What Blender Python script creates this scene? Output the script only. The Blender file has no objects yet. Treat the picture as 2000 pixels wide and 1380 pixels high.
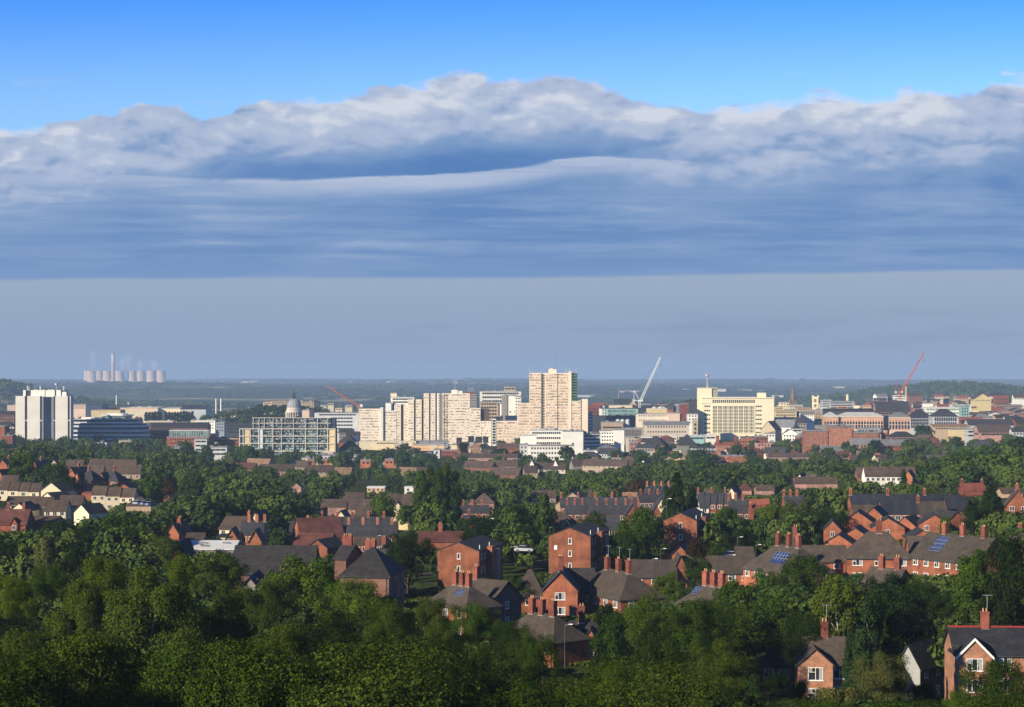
import bpy, math, random
import numpy as np
R = math.radians
SC = bpy.context.scene
COL = SC.collection
CZ = 120.0          # height of the viewpoint above the valley datum
F = 3700.0          # focal length in units of 1/2000 of the picture width
HY = 722.0          # the eye-level line in those units
rng = random.Random(7)

# ------------------------------------------------------------------ terrain
GD = [0, 60, 100, 150, 200, 300, 345, 400, 500, 620, 750, 1000, 1300, 1650, 1950, 2300, 2700, 3200, 4200, 6000]
GT = [  # drop below the eye at px = 0, 500, 1000, 1500, 2000
 [10,10,10,10,10],[20,20,20,20,20],[27,27,27,27,27],[33,33,33,33,33],[40,41,42,43,43],[44.5,45,45,45,45],
 [46,46,45,45,44.5],[47,46.5,44.5,43.5,43],[48,50,49,44,41],[48,54,56,50,41],[46.5,55,58,54,44],[51,60,62,59,49],
 [64,68,68.5,66,60],[70,73,74,70,65],[72,75,76,70,62],[73,72,74,66,52],[75,76,77,68,46],[85,85,88,80,58],
 [92,92,95,92,82],[95,95,95,95,95]]
BUMPS = [ # px, D, half width, half depth, height
 (560,2420,120,130,19),(-40,4500,170,380,58),(-420,4800,500,600,50),(1810,5200,230,500,33),(2010,5000,330,600,22),
 (250,9500,900,900,19),(420,8200,1500,900,21),(640,9000,900,700,16),(120,7400,900,600,8),(900,12500,2600,900,20),
 (1500,15000,4000,1200,26),(300,19000,5200,1500,30),(1900,17000,5000,1500,26),(1050,21000,3800,1200,30),(1300,9800,2200,700,18),(-400,15000,5000,2000,25)]
BX = [( (p-1000)*d/F, d, a, b, h) for p,d,a,b,h in BUMPS]
def drop_table(px, Y):
    Y = max(0.0, min(Y, 6000.0)); px = max(0.0, min(px, 1999.9))
    i = 0
    while i < len(GD)-2 and Y > GD[i+1]: i += 1
    t = (Y-GD[i])/(GD[i+1]-GD[i])
    c = px/500.0; k = min(int(c), 3); u = c-k
    a = GT[i][k]*(1-u)+GT[i][k+1]*u; b = GT[i+1][k]*(1-u)+GT[i+1][k+1]*u
    return a*(1-t)+b*t
def G(X, Y):
    px = 1000+F*X/max(Y, 60.0)
    d = drop_table(px, Y)
    if Y > 1500:
        d += Y*Y/(2*7400e3)
        for bx, by, a, b, h in BX:
            q = ((X-bx)/a)**2+((Y-by)/b)**2
            if q < 9: d -= h*math.exp(-q)
        if Y > 3500:
            w = min(1, (Y-3500)/3000)
            d -= w*9*(math.sin(X/730.0+1.3*math.sin(Y/900.0))*math.sin(Y/610.0+X/2100.0)+0.6*math.sin(X/310+Y/450))
    return CZ-d
def WX(px, D): return (px-1000.0)*D/F
def WZ(py, D): return CZ+(HY-py)*D/F

# ------------------------------------------------------------------ node helpers
class E:
    nt = None
    def __init__(s, sock): s.s = sock
    @staticmethod
    def m(op, *a, clamp=False):
        n = E.nt.nodes.new('ShaderNodeMath'); n.operation = op; n.use_clamp = clamp
        for i, v in enumerate(a):
            if isinstance(v, E): E.nt.links.new(v.s, n.inputs[i])
            else: n.inputs[i].default_value = float(v)
        return E(n.outputs[0])
    def __add__(s, o): return E.m('ADD', s, o)
    def __radd__(s, o): return E.m('ADD', o, s)
    def __sub__(s, o): return E.m('SUBTRACT', s, o)
    def __rsub__(s, o): return E.m('SUBTRACT', o, s)
    def __mul__(s, o): return E.m('MULTIPLY', s, o)
    def __rmul__(s, o): return E.m('MULTIPLY', o, s)
    def __truediv__(s, o): return E.m('DIVIDE', s, o)
    def __rtruediv__(s, o): return E.m('DIVIDE', o, s)
def sstep(x, a, b):
    n = E.nt.nodes.new('ShaderNodeMapRange'); n.interpolation_type = 'SMOOTHSTEP'
    E.nt.links.new(x.s, n.inputs['Value'])
    for k, v in (('From Min', a), ('From Max', b)):
        if isinstance(v, E): E.nt.links.new(v.s, n.inputs[k])
        else: n.inputs[k].default_value = v
    return E(n.outputs['Result'])
def vec(x, y, z):
    n = E.nt.nodes.new('ShaderNodeCombineXYZ')
    for i, v in enumerate((x, y, z)):
        if isinstance(v, E): E.nt.links.new(v.s, n.inputs[i])
        else: n.inputs[i].default_value = v
    return n.outputs[0]
def noise(v, scale=1, detail=5, rough=0.5, dist=0.0):
    n = E.nt.nodes.new('ShaderNodeTexNoise'); n.noise_dimensions = '3D'
    if v is not None: E.nt.links.new(v, n.inputs['Vector'])
    n.inputs['Scale'].default_value = scale; n.inputs['Detail'].default_value = detail
    n.inputs['Roughness'].default_value = rough; n.inputs['Distortion'].default_value = dist
    return E(n.outputs['Fac'])
def curve(x, pts, lo, hi):
    """pts (x, y) in 0..1 after dividing by the ranges; x already 0..1"""
    n = E.nt.nodes.new('ShaderNodeFloatCurve'); E.nt.links.new(x.s, n.inputs['Value'])
    c = n.mapping.curves[0]
    P = [(a, (b-lo)/(hi-lo)) for a, b in pts]
    c.points[0].location = P[0]; c.points[1].location = P[-1]
    for p in P[1:-1]: c.points.new(*p)
    n.mapping.update()
    return E(n.outputs[0])*(hi-lo)+lo
def mixc(f, a, b, mode='MIX'):
    n = E.nt.nodes.new('ShaderNodeMix'); n.data_type = 'RGBA'; n.blend_type = mode; n.clamp_factor = True
    if isinstance(f, E): E.nt.links.new(f.s, n.inputs[0])
    else: n.inputs[0].default_value = f
    for i, v in ((6, a), (7, b)):
        if isinstance(v, (tuple, list)): n.inputs[i].default_value = (*v, 1) if len(v) == 3 else v
        else: E.nt.links.new(v, n.inputs[i])
    return n.outputs[2]
def lin(r, g, b):
    f = lambda c: ((c/255+0.055)/1.055)**2.4 if c > 10 else c/255/12.92
    return (f(r), f(g), f(b))

# ------------------------------------------------------------------ world
SUN_EL, SUN_AZ = 21.0, 226.0      # degrees; azimuth clockwise from +Y (the viewing direction)
def make_world():
    w = bpy.data.worlds.new('World'); SC.world = w; w.use_nodes = True
    nt = w.node_tree; nt.nodes.clear(); E.nt = nt
    out = nt.nodes.new('ShaderNodeOutputWorld'); bg = nt.nodes.new('ShaderNodeBackground')
    nt.links.new(bg.outputs[0], out.inputs[0])
    sky = nt.nodes.new('ShaderNodeTexSky'); sky.sky_type = 'NISHITA'; sky.sun_disc = False
    sky.sun_elevation = R(SUN_EL); sky.sun_rotation = R(SUN_AZ); sky.air_density = 1.0; sky.dust_density = 0.3; sky.ozone_density = 3.0
    tc = nt.nodes.new('ShaderNodeTexCoord'); sp = nt.nodes.new('ShaderNodeSeparateXYZ')
    nt.links.new(tc.outputs['Generated'], sp.inputs[0])
    x, y, z = (E(sp.outputs[i]) for i in range(3))
    az = E.m('ARCTAN2', x, y)
    az = E.m('MINIMUM', E.m('MAXIMUM', az, -1.2), 1.2)
    hyp = E.m('SQRT', x*x+y*y)+1e-4
    U = 10.0+37.0*E.m('TANGENT', az)                    # hundreds of picture units, right
    V = 7.22-37.0*(z/hyp)/E.m('COSINE', E.m('MINIMUM', E.m('MAXIMUM', az, -.5), .5))   # hundreds, down
    Un = E.m('MULTIPLY', U, 0.05, clamp=True)
    # the noises: one broad, one billowy, one stretched
    warp = noise(vec(U*0.5, V*1.2, 3.1), 1.0, 3, .5)-0.5
    n1 = noise(vec(U*1.1+warp*0.8, V*2.2+warp*1.0, 0.7), 0.75, 5, .47)
    n1b = noise(vec(U*1.1+warp*0.8-0.10, V*2.2+warp*1.0-0.30, 0.7), 0.75, 5, .47)
    nb = noise(vec(U*0.42, V*1.5+warp*1.5, 5.7), 1.0, 4, .5)
    ns = noise(vec(U*0.30+V*.05, V*3.6+warp*0.9, 2.2), 1.0, 6, .62)
    nf = noise(vec(U*0.22, V*6.0, 8.2), 1.0, 5, .55)
    edge = curve(Un, [(0,2.45),(.10,2.27),(.135,2.05),(.17,2.05),(.20,2.28),(.24,2.0),(.30,1.95),(.36,1.80),(.41,1.70),(.43,1.46),(.455,1.42),(.49,1.52),(.55,1.50),(.60,1.66),(.63,1.98),(.70,2.08),(.74,2.02),(.78,1.92),(.82,1.82),(.86,1.95),(.89,1.74),(.94,1.86),(.97,1.56),(1,1.48)], 1.0, 2.6)
    ne = noise(vec(U*1.7+warp*1.2, V*3.0+warp*1.4, 4.4), 1.0, 8, .60)
    d = V-edge+.06+(n1-0.5)*0.50+(ne-.5)*.55+(nb-.5)*.25
    mask = sstep(d, 0.0, E.m('MULTIPLY', sstep(nb, .4, .62), .22)+0.10)
    # how brightly each part of the bank is lit
    relief = (n1b-n1)*1.7
    upper = curve(E.m('MULTIPLY', V-edge, 0.25, clamp=True), [(0,.80),(.10,.74),(.25,.62),(.38,.36),(.6,.12),(1,.05)], 0, 1)
    b_up = upper+relief*(1-sstep(V-edge, .9, 2.0))*0.85+(ne-.5)*.55*(1-sstep(V-edge, .8, 2.2))+sstep(nb, .50, .66)*(1-sstep(d, .05, .55))*.28+(nb-.5)*1.0*(1-sstep(V, 3.3, 4.2))
    # the smooth roll of cloud crossing the bank
    rollc = curve(Un, [(0,3.38),(.12,3.42),(.2,3.52),(.3,3.50),(.4,3.42),(.5,3.26),(.58,3.08),(.65,3.13),(.72,3.24),(.8,3.5),(1,3.9)], 2.8, 4.2)
    q = V-rollc+(ns-.5)*.22+(n1-.5)*.10
    ramp_r = curve(Un, [(0,.62),(.18,.62),(.3,.80),(.6,.78),(.7,.55),(.78,.15),(.84,0),(1,0)], 0, 1)
    roll = sstep(q, -.015, .03)*(1-sstep(q, .15, .62))*ramp_r*(.72+sstep(ns, .35, .6)*.28)
    pre = sstep(q, -.95, -.05)*(1-sstep(q, -.03, .02))*curve(Un, [(0,.0),(.14,.05),(.22,.85),(.36,1.0),(.5,1.0),(.58,.7),(.7,.3),(.8,0),(1,0)], 0, 1)
    streak = (sstep(ns, .42, .74)*.24+sstep(nf, .40, .72)*.11)*sstep(V, 3.3, 4.1)*(1-sstep(V, 4.9, 5.4)*.7)
    low = curve(E.m('MULTIPLY', V-3.3, 0.45, clamp=True), [(0,.0),(.5,.05),(1,.18)], 0, 1)
    b = E.m('MAXIMUM', b_up*(1-pre*.8), roll*0.88)+streak*(1-roll)+low
    b = E.m('ADD', b, 0.0, clamp=True)
    c = mixc(b, lin(58,108,178), lin(88,138,198)); 
    c1 = mixc(sstep(b, 0, .34), lin(80,126,186), lin(124,156,200))
    c2 = mixc(sstep(b, .28, .68), c1, lin(176,190,217))
    cloud = mixc(sstep(b, .66, 1.0), c2, lin(214,220,232))
    # the clear air under the bank
    base = curve(Un, [(0,5.46),(.25,5.43),(.5,5.42),(.75,5.34),(1,5.28)], 5.0, 5.8)
    under = sstep(V+(noise(vec(U*.5, V*1., 1.), 1, 3)-.5)*.10, base-.05, base+.045)
    band = curve(E.m('MULTIPLY', V-5.3, 0.52, clamp=True), [(0,0),(.35,.35),(1,1)], 0, 1)
    bandc = mixc(band, lin(158,176,198), lin(140,158,184))
    veil = sstep(ns, .47, .66)*sstep(V, 5.9, 6.3)*(1-sstep(V, 6.6, 7.1))*sstep(U, 6, 10)
    bandc = mixc(veil*.35, bandc, lin(108,130,160))
    # clear sky above: the sky texture, deepened as through a polariser
    tint = mixc(sstep(V, -.6, 2.4), (.22,.70,1.55), (.80,1.06,1.42))
    tint = mixc(sstep(V, -26, -6), (.16,.22,.32), tint)  # overhead sky, out of view, dimmed to lower the ambient light
    skyc = mixc(1.0, sky.outputs[0], tint, 'MULTIPLY')
    n = nt.nodes.new('ShaderNodeVectorMath'); n.operation = 'SCALE'; n.inputs[3].default_value = 7.6
    c3 = mixc(under, cloud, bandc)
    nt.links.new(c3, n.inputs[0])
    wisp = sstep(noise(vec(U*.55, V*1.6, 9.1), 1, 6, .6), .60, .75)*sstep(V, 1.0, 1.9)*.30
    full = mixc(E.m('MAXIMUM', mask, wisp), skyc, n.outputs[0])
    nt.links.new(full, bg.inputs[0]); bg.inputs[1].default_value = 0.092
make_world()
sun = bpy.data.lights.new('sun', 'SUN'); sun.energy = 5.0; sun.angle = R(0.5); sun.color = (1.0, .87, .66)
so = bpy.data.objects.new('sun', sun); COL.objects.link(so)
a, e = R(SUN_AZ), R(SUN_EL)
from mathutils import Vector, Matrix, Euler
sdir = Vector((math.sin(a)*math.cos(e), math.cos(a)*math.cos(e), math.sin(e)))
so.rotation_euler = sdir.to_track_quat('Z', 'Y').to_euler()
cam = bpy.data.cameras.new('camera'); co = bpy.data.objects.new('camera', cam); COL.objects.link(co)
co.location = (0, 0, CZ); co.rotation_euler = (R(90), 0, 0)
cam.sensor_width = 36; cam.lens = 36*F/2000; cam.shift_y = (HY-690)/2000; cam.clip_start = 1; cam.clip_end = 120000
SC.camera = co
SC.view_settings.view_transform = 'Standard'; SC.view_settings.look = 'None'; SC.view_settings.gamma = 1; SC.view_settings.exposure = 0.5
SC.cycles.max_bounces = 5; SC.cycles.diffuse_bounces = 3; SC.cycles.glossy_bounces = 2; SC.cycles.volume_bounces = 0; SC.cycles.transparent_max_bounces = 80; SC.cycles.transmission_bounces = 2

# ------------------------------------------------------------------ materials
MATS = {}
def mat(name, color, var=0.12, scale=0.6, rough=0.85, metal=0.0, tint=False, spec=0.3, kind=None, c2=None):
    if name in MATS: return MATS[name]
    m = bpy.data.materials.new(name); MATS[name] = m; m.use_nodes = True
    nt = m.node_tree; E.nt = nt; bs = nt.nodes['Principled BSDF']
    bs.inputs['Roughness'].default_value = rough; bs.inputs['Metallic'].default_value = metal
    bs.inputs['Specular IOR Level'].default_value = spec
    tc = nt.nodes.new('ShaderNodeTexCoord'); ob = tc.outputs['Object']
    n = noise(ob, scale, 5, .6); n2 = noise(ob, scale*7, 4, .6)
    if kind == 'brick':
        mp = nt.nodes.new('ShaderNodeMapping'); mp.inputs['Rotation'].default_value = (R(90), 0, 0)
        geo = nt.nodes.new('ShaderNodeNewGeometry')
        sp = nt.nodes.new('ShaderNodeSeparateXYZ'); nt.links.new(ob, sp.inputs[0])
        v = vec(E(sp.outputs[0])+E(sp.outputs[1]), E(sp.outputs[2]), 0.0)
        bt = nt.nodes.new('ShaderNodeTexBrick'); nt.links.new(v, bt.inputs['Vector'])
        bt.inputs['Scale'].default_value = 1.0; bt.inputs['Brick Width'].default_value = .33; bt.inputs['Row Height'].default_value = .12
        bt.inputs['Mortar Size'].default_value = .012
        bt.inputs['Color1'].default_value = (*[c*.72 for c in color], 1); bt.inputs['Color2'].default_value = (color[0]*1.3, color[1]*1.35, color[2]*1.3, 1)
        bt.inputs['Mortar'].default_value = (.34, .27, .2, 1)
        base = bt.outputs['Color']
    elif kind == 'tile':
        sp = nt.nodes.new('ShaderNodeSeparateXYZ'); nt.links.new(ob, sp.inputs[0])
        v = vec(E(sp.outputs[0])+E(sp.outputs[1]), E(sp.outputs[2])*1.3, 0.0)
        bt = nt.nodes.new('ShaderNodeTexBrick'); nt.links.new(v, bt.inputs['Vector'])
        bt.inputs['Scale'].default_value = 1.0; bt.inputs['Brick Width'].default_value = .3; bt.inputs['Row Height'].default_value = .22
        bt.inputs['Mortar Size'].default_value = .02
        bt.inputs['Color1'].default_value = (*[c*.8 for c in color], 1); bt.inputs['Color2'].default_value = (*[c*1.2 for c in color], 1)
        bt.inputs['Mortar'].default_value = (*[c*.55 for c in color], 1)
        moss = sstep(noise(vec(E(sp.outputs[0])*1.2, E(sp.outputs[1])*1.2, E(sp.outputs[2])*.25), 1.2, 5, .6), .5, .75)
        base = mixc(moss*.5, bt.outputs['Color'], (.085, .08, .05))
    else:
        base = (*color, 1)
        if c2: base = mixc(sstep(n2, .42, .6), color, c2)
    hi = mixc(1.0, base, (1+var,)*3, 'MULTIPLY'); lo = mixc(1.0, base, (1-var*1.6,)*3, 'MULTIPLY')
    c = mixc(sstep(n*.7+n2*.3, .32, .68), lo, hi)
    if 'brick' in name or 'roof' in name or 'tile' in name or name.endswith(' wall'):
        oi = nt.nodes.new('ShaderNodeObjectInfo'); rd = E(oi.outputs['Random']); k_ = .26 if 'brick' in name else .16
        c = mixc(1.0, c, mixc(rd, (1-k_, 1-k_*.8, 1-k_*.6), (1+k_, 1+k_*1.1, 1+k_*1.3)), 'MULTIPLY')
    if tint:
        oi = nt.nodes.new('ShaderNodeObjectInfo'); c = mixc(1.0, c, oi.outputs['Color'], 'MULTIPLY')
    nt.links.new(c, bs.inputs['Base Color'])
    return m
def leafmat(name, trans=.22):
    m = bpy.data.materials.new(name); MATS[name] = m; m.use_nodes = True
    nt = m.node_tree; E.nt = nt; nt.nodes.clear()
    o = nt.nodes.new('ShaderNodeOutputMaterial')
    oi = nt.nodes.new('ShaderNodeObjectInfo'); tc = nt.nodes.new('ShaderNodeTexCoord'); ob = tc.outputs['Object']
    big = noise(ob, .35, 3, .5); sm = noise(ob, 2.6, 2, .6)
    c = mixc(sstep(sm, .3, .72), oi.outputs['Color'], (1.25, 1.25, 1.1), 'MULTIPLY')
    c = mixc(sstep(sm, .28, .7), mixc(1.0, oi.outputs['Color'], (.60, .66, .70), 'MULTIPLY'), mixc(1.0, oi.outputs['Color'], (1.55, 1.40, .85), 'MULTIPLY'))
    c = mixc(sstep(big, .35, .65)*.6, c, mixc(1.0, c, (1.2, 1.1, .72), 'MULTIPLY'))
    gi = nt.nodes.new('ShaderNodeNewGeometry'); c = mixc(1.0, c, mixc(E(gi.outputs['Random Per Island']), (.58, .60, .62), (1.46, 1.46, 1.2)), 'MULTIPLY')
    d = nt.nodes.new('ShaderNodeBsdfDiffuse'); t = nt.nodes.new('ShaderNodeBsdfTranslucent'); mx = nt.nodes.new('ShaderNodeMixShader')
    nt.links.new(c, d.inputs[0]); nt.links.new(mixc(1.0, c, (1.2, 1.25, .5), 'MULTIPLY'), t.inputs[0])
    mx.inputs[0].default_value = trans
    nt.links.new(d.outputs[0], mx.inputs[1]); nt.links.new(t.outputs[0], mx.inputs[2]); nt.links.new(mx.outputs[0], o.inputs[0])
    return m
LEAF = leafmat('leaf')
BARK = mat('bark', (.085, .065, .045), .3, 3)
PALEBARK = mat('pale bark', (.30, .27, .21), .3, 3)

# ------------------------------------------------------------------ mesh builder
class MB:
    def __init__(s): s.v = []; s.f = []; s.m = []
    def quad(s, a, b, c, d, mi=0):
        n = len(s.v); s.v += [a, b, c, d]; s.f.append((n, n+1, n+2, n+3)); s.m.append(mi); return s
    def tri(s, a, b, c, mi=0):
        n = len(s.v); s.v += [a, b, c]; s.f.append((n, n+1, n+2)); s.m.append(mi); return s
    def poly(s, pts, mi=0):
        n = len(s.v); s.v += list(pts); s.f.append(tuple(range(n, n+len(pts)))); s.m.append(mi); return s
    def box(s, x0, x1, y0, y1, z0, z1, mi=0, top=None):
        n = len(s.v)
        s.v += [(x0,y0,z0),(x1,y0,z0),(x1,y1,z0),(x0,y1,z0),(x0,y0,z1),(x1,y0,z1),(x1,y1,z1),(x0,y1,z1)]
        s.f += [(n,n+3,n+2,n+1),(n+4,n+5,n+6,n+7),(n,n+1,n+5,n+4),(n+1,n+2,n+6,n+5),(n+2,n+3,n+7,n+6),(n+3,n,n+4,n+7)]
        s.m += [mi, mi if top is None else top, mi, mi, mi, mi]; return s
    def bar(s, p, q, r, mi=0, n=4, r2=None):
        p = Vector(p); q = Vector(q); d = (q-p).normalized(); r2 = r if r2 is None else r2
        u = d.cross(Vector((0,0,1)) if abs(d.z) < .95 else Vector((1,0,0))).normalized(); w = d.cross(u)
        b = len(s.v)
        for c, rr in ((p, r), (q, r2)):
            for k in range(n):
                t = 2*math.pi*(k+.5)/n; s.v.append(tuple(c+(u*math.cos(t)+w*math.sin(t))*rr))
        for k in range(n):
            k2 = (k+1) % n; s.f.append((b+k2, b+k, b+n+k, b+n+k2)); s.m.append(mi)
        s.f.append(tuple(b+k for k in range(n))); s.m.append(mi)
        s.f.append(tuple(b+n+k for k in reversed(range(n)))); s.m.append(mi); return s
    def lathe(s, prof, x=0, y=0, n=20, mi=0, a0=0, a1=2*math.pi, sx=1, sy=1):
        b = len(s.v); full = abs(a1-a0-2*math.pi) < 1e-6; cols = n if full else n+1
        for r, z in prof:
            for k in range(cols):
                t = a0+(a1-a0)*k/n; s.v.append((x+r*sx*math.cos(t), y+r*sy*math.sin(t), z))
        for j in range(len(prof)-1):
            for k in range(n):
                k2 = (k+1) % cols; s.f.append((b+j*cols+k, b+j*cols+k2, b+(j+1)*cols+k2, b+(j+1)*cols+k)); s.m.append(mi)
        if full: s.f.append(tuple(b+(len(prof)-1)*cols+k for k in range(cols))); s.m.append(mi)
        return s
    def mesh(s, name, mats):
        me = bpy.data.meshes.new(name); me.from_pydata([tuple(v) for v in s.v], [], s.f)
        for m in mats: me.materials.append(m)
        if len(mats) > 1: me.polygons.foreach_set('material_index', s.m)
        me.update(); return me
    def build(s, name, mats, parent=None, loc=None, rot=None):
        if not isinstance(mats, (list, tuple)): mats = [mats]
        return link(name, s.mesh(name, mats), parent, loc, rot)
def link(name, data, parent=None, loc=None, rot=None):
    o = bpy.data.objects.new(name, data); COL.objects.link(o)
    if parent is not None: o.parent = parent
    if loc is not None: o.location = loc
    if rot is not None: o.rotation_euler = (0, 0, rot) if not isinstance(rot, tuple) else rot
    return o
def tag(o, label=None, cat=None, group=None, kind=None):
    if label: o['label'] = label
    if cat: o['category'] = cat
    if group: o['group'] = group
    if kind: o['kind'] = kind
    return o
def empty(name, loc, rz=0.0):
    o = link(name, None, None, loc, rz); o.empty_display_size = 1; return o

# ------------------------------------------------------------------ the ground sheet
def make_ground():
    ys = [-400, -200, -80, -30] + [i*12.0 for i in range(0, 60)]
    y = ys[-1]
    while y < 27000: y *= 1.028; ys.append(y)
    N = 150; v = []; f = []
    for j, y in enumerate(ys):
        half = 420+.62*max(y, 0)
        for i in range(N+1):
            s = i/N*2-1; X = s*half; v.append((X, y, G(X, y)))
    for j in range(len(ys)-1):
        for i in range(N):
            a = j*(N+1)+i; f.append((a, a+1, a+N+2, a+N+1))
    me = bpy.data.meshes.new('ground'); me.from_pydata(v, [], f); me.polygons.foreach_set('use_smooth', [True]*len(f)); me.update()
    m = bpy.data.materials.new('ground'); m.use_nodes = True; nt = m.node_tree; E.nt = nt; bs = nt.nodes['Principled BSDF']
    bs.inputs['Roughness'].default_value = 1; bs.inputs['Specular IOR Level'].default_value = 0
    tc = nt.nodes.new('ShaderNodeTexCoord'); ob = tc.outputs['Object']; sp = nt.nodes.new('ShaderNodeSeparateXYZ'); nt.links.new(ob, sp.inputs[0])
    X, Y = E(sp.outputs[0]), E(sp.outputs[1])
    fine = noise(ob, .35, 5, .6); mid = noise(ob, .05, 4, .55)
    near = mixc(sstep(fine, .35, .65), (.030, .048, .014), (.070, .090, .024))
    near = mixc(sstep(mid, .56, .64), near, (.085, .08, .075))
    # distant country: fields between woods, seen very flat
    vo = nt.nodes.new('ShaderNodeTexVoronoi'); nt.links.new(vec(X*.0030, Y*.0013, 0), vo.inputs['Vector']); vo.inputs['Scale'].default_value = 1.
    vs = nt.nodes.new('ShaderNodeSeparateColor'); nt.links.new(vo.outputs['Color'], vs.inputs[0])
    fr = E(vs.outputs[0])
    fld = mixc(sstep(fr, .45, .6), (.06, .085, .035), (.13, .15, .06))
    fld = mixc(sstep(fr, .86, .90), fld, (.36, .33, .17))
    wood = noise(vec(X*.0016, Y*.0011, 1), 1, 6, .6)
    fld = mixc(sstep(wood, .44, .52), fld, (.030, .042, .024))
    c = mixc(sstep(Y, 2600, 3600), near, fld)
    nt.links.new(c, bs.inputs['Base Color']); me.materials.append(m)
    tag(link('ground', me), kind='structure')
make_ground()
def make_haze():
    mb = MB(); mb.box(-21000, 21000, -600, 44000, -60, CZ+126)
    m = bpy.data.materials.new('haze'); m.use_nodes = True; nt = m.node_tree; nt.nodes.clear()
    o = nt.nodes.new('ShaderNodeOutputMaterial'); v = nt.nodes.new('ShaderNodeVolumePrincipled')
    v.inputs['Color'].default_value = (.50, .69, .95, 1); v.inputs['Density'].default_value = 9.0e-5; v.inputs['Anisotropy'].default_value = 0.0
    nt.links.new(v.outputs[0], o.inputs['Volume'])
    tag(mb.build('haze', m), kind='stuff')
make_haze()
# ------------------------------------------------------------------ trees
def leaf_mesh(name, P, N, S, mats, up=0.0, seed=1):
    """leaf-sized quads: centres P, outward normals N, sizes S"""
    r = np.random.default_rng(seed); n = len(P)
    N = N+r.normal(0, .55, (n, 3)); N[:, 2] += up; N /= np.linalg.norm(N, axis=1)[:, None]+1e-9
    A = r.normal(size=(n, 3)); T = np.cross(N, A); T /= np.linalg.norm(T, axis=1)[:, None]+1e-9; B = np.cross(N, T)
    s = (S*(0.7+.6*r.random(n)))[:, None]; k = (0.55+.3*r.random(n))[:, None]
    V = np.empty((n, 4, 3)); V[:, 0] = P-T*s; V[:, 1] = P-B*s*k; V[:, 2] = P+T*s; V[:, 3] = P+B*s*k
    me = bpy.data.meshes.new(name); me.vertices.add(n*4); me.vertices.foreach_set('co', V.reshape(-1))
    me.loops.add(n*4); me.loops.foreach_set('vertex_index', np.arange(n*4, dtype=np.int32))
    me.polygons.add(n); me.polygons.foreach_set('loop_start', np.arange(0, n*4, 4, dtype=np.int32))
    me.materials.append(mats); me.update(calc_edges=True); return me
def lobes_for(kind, r):
    """crown in a unit frame: height 1, base at 0; returns list of (centre, radius)"""
    L = []
    if kind == 'broad':
        for i in range(34):
            t = r.random()*2*math.pi; h = r.uniform(.26, .90)
            w = .40*math.sqrt(max(0, 1-((h-.52)/.47)**2)); rr = w*math.sqrt(r.random())*.98
            L.append(((rr*math.cos(t), rr*math.sin(t), h), r.uniform(.085, .155)))
        for i in range(6): L.append(((r.uniform(-.14, .14), r.uniform(-.14, .14), r.uniform(.4, .7)), .18))
    elif kind == 'spread':
        for i in range(44):
            t = r.random()*2*math.pi; h = r.uniform(.28, .92)
            w = .56*math.sqrt(max(0, 1-((h-.50)/.46)**2)); rr = w*math.sqrt(r.random())
            L.append(((rr*math.cos(t), rr*math.sin(t), h), r.uniform(.08, .14)))
        for i in range(8): L.append(((r.uniform(-.25, .25), r.uniform(-.25, .25), r.uniform(.4, .7)), .17))
    elif kind == 'tall':
        for i in range(38):
            t = r.random()*2*math.pi; h = r.uniform(.16, .94)
            w = .27*math.sqrt(max(0, 1-((h-.5)/.5)**2)); rr = w*math.sqrt(r.random())
            L.append(((rr*math.cos(t), rr*math.sin(t), h), r.uniform(.06, .11)))
        for i in range(6): L.append(((0, 0, .25+.1*i), .12))
    elif kind == 'poplar':
        for i in range(70):
            t = r.random()*2*math.pi; h = r.uniform(.05, .97)
            w = .095*(1-max(0, (h-.55)/.47)**2)*min(1, .5+h*2.2); rr = w*math.sqrt(r.random())
            L.append(((rr*math.cos(t), rr*math.sin(t), h), r.uniform(.03, .055)))
    elif kind == 'cone':
        for i in range(80):
            t = r.random()*2*math.pi; h = r.random()**1.2*.95+.03
            w = .24*(1-h)+.015; rr = w*math.sqrt(.3+.7*r.random())
            L.append(((rr*math.cos(t), rr*math.sin(t), h), .035+.05*(1-h)))
    elif kind == 'weep':
        for i in range(40):
            t = r.random()*2*math.pi; h = r.uniform(.18, .93)
            w = .36*math.sqrt(max(0, 1-((h-.45)/.52)**2)); rr = w*(.5+.5*r.random())
            L.append(((rr*math.cos(t), rr*math.sin(t), h), r.uniform(.07, .12)))
    elif kind == 'bush':
        for i in range(26):
            t = r.random()*2*math.pi; h = r.uniform(.12, .80); w = .62*math.sqrt(max(0, 1-((h-.35)/.62)**2)); rr = w*math.sqrt(r.random())
            L.append(((rr*math.cos(t), rr*math.sin(t), h), r.uniform(.14, .22)))
    return L
CROWN, TRUNK = {}, {}
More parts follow.
